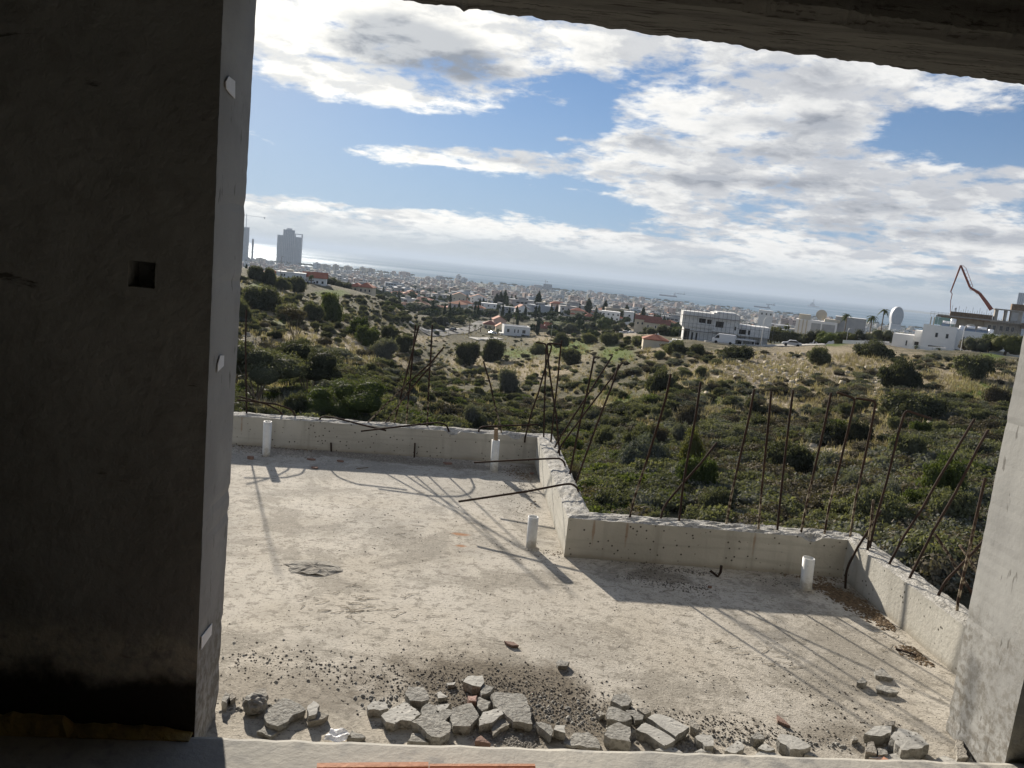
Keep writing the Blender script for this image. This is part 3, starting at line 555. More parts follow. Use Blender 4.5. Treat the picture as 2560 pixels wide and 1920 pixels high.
CH = [
 ('A', [(622, 662), (650, 600), (720, 545), (790, 500), (880, 530), (960, 575), (985, 600), (880, 640), (830, 700), (740, 742), (650, 712)], .042, 'broad flat concrete slab piece second from the dark jamb', 0),
 ('A', [(508, 482), (560, 420), (640, 415), (655, 470), (600, 512)], .05, 'topmost grey lump of the small pile near the dark jamb', 2),
 ('A', [(480, 520), (530, 500), (575, 540), (545, 562), (488, 556)], .03, 'small pale chip leaning in the small pile near the jamb', 0),
 ('A', [(435, 495), (480, 485), (505, 510), (470, 525)], .03, None, 2),
 ('A', [(575, 545), (620, 515), (640, 540), (600, 560)], .02, None, 2),
 ('A', [(1000, 565), (1050, 522), (1100, 560), (1072, 640), (1012, 655)], .06, 'narrow upright fragment standing beside the broad flat piece', 1),
 ('A', [(1002, 672), (1090, 612), (1182, 642), (1130, 682), (1012, 702)], .035, 'dusty wedge below the narrow upright fragment', 2),
 ('A', [(262, 522), (288, 435), (322, 470), (302, 545)], .05, 'pale lump touching the dark wall jamb', 0),
 ('A', [(318, 482), (350, 450), (377, 490), (332, 522)], .035, 'small lump just right of the jamb lump', 2),
 ('A', [(1330, 832), (1382, 782), (1502, 836), (1420, 850)], .02, 'thin grey tile piece lying beside the crumpled paper', 0),
 ('A', [(560, 790), (620, 740), (740, 795), (680, 830)], .018, 'flat thin piece half under the broad slab piece', 0),
 ('B', [(130, 572), (180, 522), (290, 532), (312, 590), (240, 606), (140, 600)], .045, 'pitted pale chunk at the dark-wall end of the main pile', 1),
 ('B', [(250, 652), (330, 592), (470, 535), (558, 600), (590, 640), (512, 700), (420, 690), (370, 722), (290, 702)], .05, 'wide pitted chunk with a ridge in the main pile', 1),
 ('B', [(515, 702), (606, 640), (600, 582), (650, 546), (720, 562), (748, 640), (850, 722), (846, 790), (760, 842), (690, 832), (600, 752)], .062, 'long smooth grey piece lying over the front of the main pile', 0),
 ('B', [(460, 452), (490, 402), (612, 400), (650, 450), (666, 512), (600, 530), (502, 522)], .055, 'squarish grey chunk at the back of the main pile', 0),
 ('B', [(735, 450), (762, 440), (826, 490), (742, 502)], .03, 'tiny pitted triangle behind the main pile', 1),
 ('B', [(700, 562), (860, 540), (830, 582), (732, 612)], .05, 'flat pale shard under the brick scrap', 1),
 ('B', [(737, 640), (782, 590), (850, 600), (862, 640), (812, 690), (752, 662)], .052, 'cream coloured chunk in the middle of the main pile', 0),
 ('B', [(862, 590), (940, 560), (1030, 542), (1060, 590), (1095, 652), (1022, 740), (872, 742), (852, 662)], .05, 'rounded grey block in the middle of the main pile', 0),
 ('B', [(1098, 682), (1130, 622), (1280, 590), (1312, 640), (1212, 710), (1095, 742)], .05, 'pitted block in front of the biggest slab piece', 1),
 ('B', [(1202, 772), (1232, 702), (1312, 662), (1380, 712), (1222, 812)], .03, 'tilted rough piece in front of the biggest slab piece', 2),
 ('B', [(1202, 472), (1240, 446), (1360, 455), (1480, 466), (1512, 500), (1535, 610), (1560, 722), (1480, 712), (1390, 702), (1310, 630), (1230, 562)], .05, 'biggest flat grey slab piece at the sunny end of the main pile', 0),
 ('B', [(960, 362), (1000, 312), (1130, 306), (1142, 360), (1112, 402), (1042, 392)], .055, 'pitted chunk at the very back of the main pile', 1),
 ('B', [(1110, 442), (1140, 382), (1232, 402), (1202, 440), (1122, 472)], .045, 'small block behind the biggest slab piece', 0),
 ('B', [(1076, 522), (1102, 490), (1200, 532), (1172, 590), (1122, 612), (1082, 572)], .045, 'leaf-shaped grey piece between brick scrap and biggest slab', 0),
 ('B', [(482, 872), (522, 802), (602, 812), (660, 884)], .03, 'grey piece half hidden by the threshold before the main pile', 0),
 ('B', [(1592, 706), (1720, 732), (1742, 782), (1722, 832), (1612, 742)], .05, 'narrow wedge just past the biggest slab piece', 0),
 ('B', [(1745, 772), (1762, 732), (1840, 736), (1842, 802)], .05, 'small pitted cube past the narrow wedge', 1),
 ('B', [(1852, 902), (1920, 802), (2040, 790), (2130, 862), (2142, 934)], .02, 'wide thin grey flake lying against the threshold', 0),
 ('B', [(815, 372), (896, 362), (880, 386), (832, 388)], .025, 'thin pale chip behind the main pile', 1),
 ('B', [(1765, 192), (1802, 166), (1880, 190), (1862, 222), (1782, 222)], .03, 'lone grey chunk out on the sunny slab', 0),
 ('C', [(300, 522), (340, 472), (430, 452), (482, 520), (450, 562), (392, 572)], .045, 'grey chunk at the back of the second pile', 0),
 ('C', [(265, 682), (280, 572), (360, 586), (470, 642), (482, 680), (430, 706)], .05, 'flat grey piece on top of the second pile', 0),
 ('C', [(430, 602), (510, 606), (586, 650), (580, 690), (512, 692)], .04, 'small block tucked behind the second pile', 0),
 ('C', [(245, 822), (280, 742), (370, 706), (466, 752), (470, 882), (300, 852)], .065, 'thick rounded block in front of the second pile', 0),
 ('C', [(620, 672), (680, 636), (770, 652), (880, 700), (980, 752), (862, 832), (720, 742)], .06, 'long pitted slab of the pair right of the second pile', 1),
 ('C', [(520, 772), (600, 712), (670, 746), (770, 800), (860, 862), (762, 912), (600, 802)], .055, 'pitted slab in front of the long pitted slab', 1),
 ('C', [(530, 592), (600, 580), (652, 622), (602, 642)], .04, 'dark lump behind the pair of pitted slabs', 2),
 ('C', [(172, 632), (210, 612), (256, 640), (202, 662)], .03, 'dark pebble-like lump beside the second pile', 2),
 ('C', [(980, 692), (1020, 682), (1076, 742), (1052, 782), (990, 742)], .05, 'shadowed lump at the end of the long pitted slab', 2),
 ('C', [(1030, 832), (1062, 816), (1170, 822), (1192, 912), (1112, 916)], .05, 'pitted square block alone between the piles', 1),
 ('C', [(1280, 952), (1390, 862), (1460, 922), (1382, 976)], .04, 'ribbed pitted shard leaning by the threshold', 1),
 ('C', [(1512, 832), (1570, 792), (1632, 832), (1620, 852), (1532, 852)], .05, 'small pale block before the scrap of red tile', 0),
 ('C', [(1572, 932), (1640, 892), (1722, 942), (1642, 954)], .04, 'pitted chip just below the small pale block', 1),
 ('C', [(1732, 852), (1770, 812), (1850, 820), (1920, 842), (2030, 912), (1972, 942), (1852, 942)], .065, 'large pitted slab between the red tile and the pier', 1),
 ('C', [(1972, 992), (2000, 952), (2062, 982), (2100, 1014)], .04, 'small pitted piece beside the large pitted slab', 1),
 ('C', [(680, 952), (742, 922), (862, 932), (922, 972)], .035, 'flat pitted sliver on the threshold edge', 1),
 ('C', [(1022, 968), (1082, 936), (1182, 972)], .03, 'low pitted triangle on the threshold edge', 1),
 ('C', [(1540, 1002), (1602, 952), (1702, 966), (1800, 1016)], .03, 'broad pitted flake on the threshold edge', 1),
 ('D', [(740, 1342), (830, 1272), (990, 1270), (986, 1332), (892, 1362)], .06, 'pale chunk behind the biggest pitted slab near the pier', 1),
 ('D', [(985, 1372), (1052, 1292), (1140, 1305), (1232, 1332), (1340, 1442), (1232, 1482), (1082, 1492)], .085, 'thick pitted slab closest to the plastered pier', 1),
 ('D', [(770, 1422), (830, 1412), (852, 1522), (752, 1502)], .05, 'dark upright piece near the thick pitted slab', 2),
 ('D', [(862, 1472), (930, 1482), (960, 1532), (872, 1536)], .045, 'small pale piece leaning on the dark upright one', 0),
 ('D', [(612, 1372), (650, 1352), (690, 1392), (632, 1412)], .03, None, 2),
 ('D', [(920, 1232), (1030, 1222), (1022, 1262), (940, 1266)], .035, 'dark lump behind the pale chunk near the pier', 2),
 ('D', [(830, 772), (900, 736), (970, 800), (1000, 832), (842, 802)], .03, 'upper of two stray chunks on the slab before the pier', 0),
 ('D', [(845, 902), (920, 890), (1060, 952), (962, 962), (852, 932)], .03, 'lower of two stray chunks on the slab before the pier', 0),
 ('D', [(670, 862), (730, 822), (770, 862), (692, 872)], .04, 'small triangular stray chunk out on the slab', 0),
 ('D', [(782, 1562), (900, 1552), (1000, 1528), (1100, 1506), (1270, 1612)], .035, 'wide pale plate half hidden by the threshold near the pier', 1),
 ('D', [(1330, 1612), (1470, 1542), (1560, 1575), (1670, 1624)], .03, 'pitted triangle on the threshold by the pier', 1),
 ('D', [(1680, 1602), (1720, 1542), (1752, 1602)], .03, 'little pale stone against the foot of the pier', 0),
 ('D', [(1592, 1392), (1642, 1402), (1700, 1562), (1602, 1572)], .05, 'upright dark board-like piece against the pier', 2),
]
LN = [0, 1, 2]
for win, pts, th, lab, kind in CH:
    chunk(win, pts, th, lab or ['dusty lump at the dark-wall side of the small pile', 'dusty chip under the small pile by the jamb', 'little dark lump by the pale piece near the pier'][LN.pop(0)], kind, group=RUB)
chunk('B', [(1002, 482), (1080, 480), (1072, 525), (1012, 522)], .055, 'pinkish brick scrap in the middle of the main pile', 5, name='brick_scrap', cat='brick scrap')
chunk('B', [(1062, 872), (1112, 822), (1202, 892)], .03, 'reddish tile corner poking up at the threshold', 3, name='brick_scrap', cat='brick scrap')
chunk('B', [(1312, 6), (1400, 15), (1442, 45), (1382, 47)], .02, 'reddish scrap far out on the sunny slab', 3, name='brick_scrap', cat='brick scrap')
chunk('C', [(1735, 642), (1792, 682), (1852, 742), (1742, 692)], .02, 'dark red tile scrap beside the large pitted slab', 3, name='brick_scrap', cat='brick scrap')
chunk('D', [(870, 1602), (920, 1552), (992, 1592), (930, 1604)], .045, 'curved terracotta scrap at the threshold near the pier', 4, name='brick_scrap', cat='brick scrap')
for (u, v, w_, lab) in ((627, 1148, 9, 'red scrap beside the pipe near the jamb'), (778, 1150, 11, 'red scrap in gravel below the straight wall'), (788, 1171, 11, 'red scrap at the edge of the shadow'), (850, 1154, 9, 'red scrap in gravel near the shorter stub'), (1121, 1160, 13, 'red scrap in gravel near the stick'), (1331, 1186, 7, 'red lump in the inner corner'), (1774, 1470, 6, 'red scrap in dark grit below the near wall')):
    c = onz(u, v); rr = w_*c[1]/FPX; b = MB(); n = 6
    pl = [(c[0]+rr*math.cos(6.28*k/n)*qr.uniform(.7, 1.1), c[1]+rr*.7*math.sin(6.28*k/n)*qr.uniform(.7, 1.1)) for k in range(n)]
    b.prism(pl, .0005, qr.uniform(.012, .028)); tag(b.build('brick_scrap', M_terrad), lab, 'brick scrap')
# rough mortar lump
def lump(u, v, rad, name, m, label, cat, flat=.7, seed=1, rough=.25):
    c = onz(u, v); bm = bmesh.new(); bmesh.ops.create_icosphere(bm, subdivisions=3, radius=rad); q = random.Random(seed)
    for x in bm.verts: x.co *= 1+q.uniform(-rough, rough)*.6; x.co.z *= flat
    me = bpy.data.meshes.new(name); bm.to_mesh(me); bm.free(); me.materials.append(m)
    o = link(name, me, None, (c[0], c[1], rad*flat*.85)); return tag(o, label, cat)
lump(480+540*KA, 1600+612*KA, .045, 'mortar_lump', M_ch, 'knobbly lump of old mortar at the front of the small pile', 'mortar lump', .8, 3)
# flattened mortar dropping on the slab
c = onz(560+820*.27125, 1000+1545*.27125); b = MB(); q = random.Random(9); rings = []
for f, z in ((1, .001), (.9, .008), (.55, .014), (.15, .013)):
    rings.append([(c[0]+f*.145*math.cos(a)*(1+.2*q.uniform(-1, 1))+.05*f*math.sin(a), c[1]+f*.10*math.sin(a)*(1+.2*q.uniform(-1, 1))-f*.03*math.cos(a), z+q.uniform(-.004, .004)*(z > .002)) for a in [6.283*k/26 for k in range(26)]])
b.loft(rings); tag(b.build('mortar_splat', M_chd), 'flat grey splat of dried mortar out on the slab', 'mortar splat')
# crumpled paper by the threshold
x0, y0, k = ZR['A']; out = [(1136, 850), (1150, 790), (1162, 760), (1222, 716), (1300, 742), (1380, 776), (1352, 840), (1312, 864), (1220, 862)]
b = MB(); n = 12; q = random.Random(2)
P00, P10, P11, P01 = [onz(x0+a*k, y0+c*k, .035) for a, c in ((1136, 856), (1318, 866), (1384, 776), (1218, 716))]
for i in range(n+1):
    for j in range(n+1):
        f, g = i/n, j/n; p = (P00*(1-f)+P10*f)*(1-g)+(P01*(1-f)+P11*f)*g
        h = .007*math.sin(f*6+g*4)+.006*math.sin(g*10-f*5)+q.uniform(-.0012, .0012)-.012*g; b.V.append((p[0]+q.uniform(-.002, .002), p[1]+q.uniform(-.002, .002), .03+h))
for i in range(n):
    for j in range(n): b.Fc.append((i*(n+1)+j, (i+1)*(n+1)+j, (i+1)*(n+1)+j+1, i*(n+1)+j+1)); b.mi.append(0)
tag(b.build('crumpled_paper', M_paper), 'crumpled sheet of white paper lying among the rubble', 'paper')
# scraps stuck on the jamb
Nj = np.array([wd[0], wd[1], 0.])
def scrap(pts, label):
    P = []
    for f, u, v in pts:                                   # on the reveal plane between inner and outer edge
        A = onplane(u, v, Pin, Nw); z = A[2]
        for _ in range(6):
            a = np.array(wp(float(np.polyval(NL, z)), 0, z)); c = np.array(wp(float(np.polyval(FL, z)), TH, z)); nrm = np.cross(c-a, [0, 0, 1]); A = onplane(u, v, a, nrm); z = A[2]
        if np.dot(nrm, EYE-A) < 0: nrm = -nrm
        P.append(A+nrm/np.linalg.norm(nrm)*.003)
    nn = nrm/np.linalg.norm(nrm)*.003; b = MB(); n = len(P)
    b.V = [tuple(p) for p in P]+[tuple(p+nn) for p in P]; b.Fc = [tuple(range(n)), tuple(range(2*n-1, n-1, -1))]+[(i, (i+1) % n, n+(i+1) % n, n+i) for i in range(n)]; b.mi = [0]*len(b.Fc)
    tag(b.build('paper_scrap', M_paper), label, 'paper scrap')
s58 = 720/1244.
scrap([(0, a*s58, c*s58) for a, c in ((968, 352), (980, 328), (1008, 350), (1008, 425), (988, 405), (970, 380))], 'torn white scrap stuck high on the grey jamb')
scrap([(0, a*s58, c*s58) for a, c in ((944, 1535), (961, 1535), (959, 1580), (932, 1606), (934, 1572))], 'torn white scrap stuck halfway down the grey jamb')
scrap([(0, a*s58, 960+c*s58) for a, c in ((864, 1092), (910, 1034), (906, 1082), (862, 1148))], 'oblong white scrap stuck low on the grey jamb')
# terracotta hollow blocks on the floor by the threshold
def block(u0, u1, v0, v1, label, ridge):
    zt = ZF+.12; A = onz(u0, v0, zt); B_ = onz(u1, v1, zt); L = float(np.hypot(*(B_-A)[:2])); ang = math.atan2(B_[1]-A[1], B_[0]-A[0])
    root = empty('terracotta_block', (A[0], A[1], ZF), ang, label, 'hollow brick')
    b = MB(); wdt = .20; h = .12; pf = [(0, 0), (0, h-.004)]; y = 0
    prof = [(0., 0.)]; 
    prof = [(0, .001), (0, h)]
    for yy in ridge: prof += [(-yy, h), (-yy-.002, h-.007), (-yy-.007, h-.007), (-yy-.009, h)]
    prof += [(-wdt, h), (-wdt, .001)]
    b.loft([[(x, y_, z_) for y_, z_ in prof] for x in (0, L)]); b.build('body', M_terra, root)
    t = MB()
    for k in range(3):
        for r in range(2): t.box(-.0025, -wdt+.015+k*.062, .018+r*.05, .0005, -wdt+.06+k*.062, .056+r*.05)
    t.build('hole', M_chd, root)['label'] = 'dark patches painting the shade of hollow cores on the end face'  # solid dark patches in place of the shade inside the cores
block(793, 1071, 1907, 1904.5, 'longer-edged orange hollow brick nearer the dark wall', [.022])
block(1074, 1337, 1909, 1909, 'orange hollow brick with two ribs, nearer the pier', [.012, .034])
# foam strip along the base of the dark wall
M_foam = mat('yellowed_foam', (.42, .33, .12), (.28, .22, .10), 14, .9, .6, 50)
b = MB(); rings = []; q = random.Random(4)
for i in range(60):
    s = -1.9+1.895*i/59; hgt = (.055 if s < -.42 else .028)*(1+.15*q.uniform(-1, 1))
    if s > -.1: hgt *= max(.25, -s/.1)
    rings.append([wp(s, -.002, ZF), wp(s, -.002, ZF+hgt), wp(s, -.02, ZF+hgt*.9), wp(s, -.045+q.uniform(-.006, .006), ZF+.004), wp(s, -.045, ZF)])
b.loft(rings); tag(b.build('foam_strip', M_foam), 'ragged yellow foam strip along the base of the dark wall', 'foam strip')
# grit, gravel and leaf litter (nobody could count it)
def scatter_grit(name, regions, m, seed, smin, smax, aspect=.7, tri=False):
    q = np.random.RandomState(seed); Vs = []; Fs = []; off = 0
    base = np.array([(-1, -.8, 0), (1, -.7, 0), (.8, 1, 0), (-.9, .8, 0), (-.5, -.4, 1), (.5, -.3, .9), (.3, .5, 1.05), (-.4, .4, .8)]); fq = np.array([(0, 1, 5, 4), (1, 2, 6, 5), (2, 3, 7, 6), (3, 0, 4, 7), (4, 5, 6, 7)])
    for (u0, v0, u1, v1, n, spread, mul) in regions:
        for _ in range(n):
            f = q.rand(); u = u0+(u1-u0)*f+q.randn()*spread*1.3; v = v0+(v1-v0)*f+q.randn()*spread*.55
            p = onz(u, v); 
            dw = np.dot(p[:2]-O[:2], nd)
            if dw < .01 or not inside(p[:2]): continue
            s = (smin+(smax-smin)*q.rand()**2.2)*mul; a = q.rand()*6.28; c, sn = math.cos(a), math.sin(a)
            B = base*np.array([s, s*(.5+.5*q.rand()), s*aspect])*(1+.25*(q.rand(8, 3)-.5)); X = B[:, 0]*c-B[:, 1]*sn+p[0]; Y = B[:, 0]*sn+B[:, 1]*c+p[1]
            Vs.append(np.stack([X, Y, np.maximum(B[:, 2], -.0005)], 1)); Fs.append(fq+off); off += 8
    me = npmesh(name, np.concatenate(Vs), np.concatenate(Fs), m); o = link(name, me); o['kind'] = 'stuff'; return o
PP = [np.array(p) for p in Pin_]
def inside(p):
    for i in range(len(PP)-1):
        a, c = PP[i], PP[i+1]; lo, hi = min(a[0], c[0]), max(a[0], c[0])
        if abs(c[0]-a[0]) > .5 and lo <= p[0] <= hi: return p[1] < a[1]+(c[1]-a[1])*(p[0]-a[0])/(c[0]-a[0])-.006
    return p[0] < 2.3 and p[1] < 4.8
M_grit = mat('dark_grit', (.075, .065, .055), (.15, .13, .105), 60, .95); M_gravel = mat('grey_gravel', (.20, .185, .165), (.34, .315, .28), 40, .95); M_litter = mat('leaf_litter', (.075, .05, .03), (.17, .12, .07), 50, .9)
scatter_grit('grit', [(600, 1180, 2250, 1560, 1100, 170, .55), (560, 1620, 2200, 1700, 500, 60, .7), (1000, 1690, 1480, 1740, 1500, 46, 1), (1000, 1760, 1500, 1800, 900, 50, 1), (560, 1640, 1000, 1700, 420, 45, 1), (600, 1500, 2200, 1600, 420, 150, .7), (620, 1250, 1300, 1400, 230, 80, .9), (1500, 1780, 2000, 1850, 1100, 34, 1), (1600, 1420, 1790, 1435, 330, 10, 1), (1560, 1440, 1780, 1480, 420, 13, 1), (1900, 1450, 2060, 1470, 160, 12, 1), (1480, 1390, 1700, 1425, 120, 8, 1), (2000, 1690, 2200, 1860, 260, 50, 1), (1250, 1200, 1390, 1400, 350, 12, .9)], M_grit, 3, .0016, .0065)
scatter_grit('gravel', [(600, 1118, 1180, 1160, 2600, 9, 1.25), (600, 1125, 800, 1140, 900, 7, 1.4), (1130, 1160, 1330, 1180, 700, 10, 1.2), (1080, 1720, 1500, 1800, 900, 45, .9), (1200, 1840, 1330, 1860, 700, 14, 1), (1640, 1860, 1780, 1880, 350, 16, 1), (1280, 1180, 1330, 1240, 300, 10, 1.1)], M_gravel, 4, .002, .007)
scatter_grit('small_rubble', [(560, 1760, 760, 1800, 70, 22, 1), (900, 1740, 1300, 1840, 240, 30, 1), (1300, 1760, 1760, 1860, 260, 28, 1), (1700, 1840, 2280, 1870, 180, 18, 1), (600, 1650, 1500, 1760, 150, 60, .8), (1500, 1600, 2300, 1780, 60, 90, .6)], M_ch, 8, .0035, .012)
scatter_grit('leaf_litter', [(2040, 1460, 2130, 1500, 900, 9, 1.5), (2090, 1485, 2240, 1570, 1500, 11, 1.5), (2260, 1620, 2330, 1660, 420, 9, 1.4), (1960, 1435, 2100, 1455, 220, 7, 1.2), (1330, 1250, 1395, 1390, 160, 8, 1.2), (1270, 1170, 1330, 1200, 260, 9, 1.2), (600, 1112, 780, 1124, 500, 5, 1.3)], M_litter, 6, .002, .0085, .45)
b = MB(); q = random.Random(77)
for (u0, v0, su, sv, n) in ((880, 1520, 130, 45, 46), (1900, 1640, 200, 60, 16), (1700, 1450, 200, 25, 16), (1000, 1300, 300, 90, 26), (2200, 1600, 60, 60, 14)):
    for _ in range(n):
        c = onz(u0+q.gauss(0, su*.5), v0+q.gauss(0, sv*.5))
        if not inside(c[:2]): continue
        a = q.gauss(.35, .35); L = q.uniform(.02, .085); d = np.array([math.cos(a), math.sin(a), 0])*L; m_ = c+d*.5+np.array([-d[1], d[0], 0])*q.uniform(-.15, .15); b.tube([c+np.array([0, 0, .002]), m_+np.array([0, 0, .005]), c+d+np.array([0, 0, .002])], .0011, 4)
tag(b.build('straw_litter', mat('dry_stems', (.16, .135, .10), (.26, .225, .17), 9, .9)), kind='stuff')
# thin twigs by the wall
def twig(pts, r, label, m): tag(MB().tube([onz(u, v, .006+.004*(i % 2)) for i, (u, v) in enumerate(pts)], r, 5).build('twig', m), label, 'twig')
twig([(2240, 1622), (2262, 1629), (2290, 1638)], .006, 'dark reddish twig in litter at the foot of the sunlit wall', M_rust)
twig([(560+1220*.27125, 1000+632*.27125), (560+1330*.27125, 1000+622*.27125)], .003, 'short dark twig in the shade of the straight wall', M_litter)
# ================================================================== terrain, sea
SEA = -100.
CP = [  # photo position, distance
 (612, 688, 235), (615, 740, 190), (620, 800, 125), (640, 900, 78), (655, 1000, 52), (640, 1075, 38), (700, 690, 300), (760, 705, 335), (800, 742, 300), (900, 742, 385), (860, 720, 365), (1000, 775, 330), (800, 830, 150), (750, 850, 118), (860, 868, 92), (910, 930, 72), (850, 1010, 52), (780, 1060, 42),
 (1000, 850, 190), (1060, 880, 200), (1130, 838, 350), (1290, 843, 390), (1150, 890, 220), (1000, 950, 125), (1050, 830, 330), (1270, 905, 205), (1270, 965, 135), (1250, 1040, 85), (1250, 1150, 52), (1100, 1080, 52), (1450, 1150, 54), (1450, 1000, 105), (1450, 900, 180), (1440, 865, 240),
 (1640, 872, 160), (1700, 858, 185), (1800, 858, 196), (1900, 862, 200), (1700, 905, 125), (1700, 1000, 80), (1700, 1150, 45), (1600, 1230, 35), (1950, 868, 185), (1950, 950, 108), (1950, 1050, 74), (2000, 1250, 38), (2150, 862, 205), (2330, 874, 210), (2450, 880, 215), (2350, 1000, 90), (2400, 1150, 50), (2330, 1400, 25),
 (2420, 925, 140), (2150, 930, 125), (1560, 845, 240), (1540, 838, 300), (1590, 820, 470), (1400, 785, 640), (1480, 800, 560), (1200, 790, 560), (1100, 775, 620), (1300, 815, 450)]
cp = []
for u, v, r in CP:
    p = atr(u, v, r); cp.append((math.atan2(p[0], p[1]), math.log(r), p[2]))
for az, l in ((-50, ((20, -9), (50, -11), (110, -12), (230, -9), (400, -22))), (-75, ((20, -9), (60, -10), (230, -8), (400, -20))), (50, ((20, -8), (50, -9), (110, -10), (210, -10.5), (330, -13))), (75, ((20, -8), (60, -9), (210, -9), (330, -12)))):
    for r, z in l: cp.append((R(az), math.log(r), z))
for az in (-75, -50, -34, -20, -10, 0, 10, 20, 32, 50, 75):
    for r, z in ((3, -7.2), (7, -7.4), (13, -7.9), (700, -37), (1000, -48), (1500, -64), (2500, -88), (3400, -96.5), (4000, -98.5), (6000, -110)): cp.append((R(az), math.log(r), z))
for az, r, z in ((20, 270, -15), (30, 280, -13.5), (38, 280, -13.5), (20, 420, -27), (30, 430, -25), (-18, 430, -26), (-28, 400, -22), (-8, 480, -33), (10, 430, -31)): cp.append((R(az), math.log(r), z))
cp = np.array(cp); AX = np.array([2.2, 1.])
X = cp[:, :2]*AX
def phi(d): return np.where(d > 1e-9, d*d*np.log(np.maximum(d, 1e-9)), 0.)
n_ = len(X); Kp = phi(np.linalg.norm(X[:, None]-X[None], axis=2))+np.eye(n_)*2e-4; Pm = np.c_[np.ones(n_), X]
A_ = np.block([[Kp, Pm], [Pm.T, np.zeros((3, 3))]]); wt = np.linalg.solve(A_, np.r_[cp[:, 2], 0, 0, 0])
def vnoise(x, y, seed=0):
    xi = np.floor(x).astype(int); yi = np.floor(y).astype(int); fx = x-xi; fy = y-yi; fx = fx*fx*(3-2*fx); fy = fy*fy*(3-2*fy)
    def h(a, b_):
        v = (a*374761393+b_*668265263+seed*974711) & 0x7fffffff; v = ((v ^ (v >> 13))*1274126177) & 0x7fffffff; return ((v ^ (v >> 16)) & 0xffff)/65535.
    return (h(xi, yi)*(1-fx)+h(xi+1, yi)*fx)*(1-fy)+(h(xi, yi+1)*(1-fx)+h(xi+1, yi+1)*fx)*fy
def fb(x, y, o=4, seed=0):
    s = 0; a = 1; t = 0
    for k in range(o): s = s+a*vnoise(x*2**k, y*2**k, seed+k*17); t += a; a *= .5
    return s/t-.5
NA, NRR = 521, 620
azs = np.linspace(R(-62), R(62), NA); lrs = np.linspace(math.log(2.2), math.log(4300), NRR)
AZ, LR = np.meshgrid(azs, lrs)
def rbf(a, l):
    q = np.stack([a.ravel(), l.ravel()], 1)*AX; out = np.empty(len(q))
    for i in range(0, len(q), 20000):
        c = q[i:i+20000]; out[i:i+20000] = phi(np.linalg.norm(c[:, None]-X[None], axis=2)) @ wt[:n_]+wt[n_]+c @ wt[n_+1:]
    return out.reshape(a.shape)
ga = np.linspace(R(-62), R(62), 131); gl = np.linspace(math.log(2.2), math.log(4300), 161); GA, GL = np.meshgrid(ga, gl); GZ = rbf(GA, GL)
def bil(G, xs, ys, x, y):
    fx = np.clip((x-xs[0])/(xs[1]-xs[0]), 0, len(xs)-1.001); fy = np.clip((y-ys[0])/(ys[1]-ys[0]), 0, len(ys)-1.001); i = fx.astype(int); j = fy.astype(int); fx = fx-i; fy = fy-j
    return (G[j, i]*(1-fx)+G[j, i+1]*fx)*(1-fy)+(G[j+1, i]*(1-fx)+G[j+1, i+1]*fx)*fy
TZ = bil(GZ, ga, gl, AZ, LR); RR = np.exp(LR); TX = RR*np.sin(AZ); TY = RR*np.cos(AZ)
amp = np.interp(RR, [4, 15, 60, 230, 400, 1000, 3500], [.1, .35, 1.3, 1.6, .5, 1.0, .2])
TZ = TZ+amp*fb(TX/14, TY/14, 4, 3)*1.2+np.interp(RR, [4, 20, 300, 600], [.1, .5, .5, 0])*fb(TX/3.2, TY/3.2, 3, 9)
TZ = np.where(RR > 3300, np.maximum(TZ, -99.3), TZ); TZ = np.where(RR > 4000, np.maximum(TZ-(RR-4000)*.02, -104), TZ)
# the house platform: keep ground under the house low
def ground(x, y):
    x = np.asarray(x, float); y = np.asarray(y, float); return bil(TZ, azs, lrs, np.arctan2(x, y), np.log(np.maximum(np.hypot(x, y), 2.3)))
def gpt(u, v, r=None):                                   # photo position -> point on the terrain
    if r is not None: p = atr(u, v, r); p[2] = ground(p[0], p[1]); return p
    d = ray(u, v); d = d/math.hypot(d[0], d[1]); rs = np.exp(np.linspace(math.log(8), math.log(4200), 1500)); z = EYE[2]+d[2]*rs; g = ground(d[0]*rs, d[1]*rs); k = np.argmax(z < g)
    return np.array([d[0]*rs[k], d[1]*rs[k], g[k]])
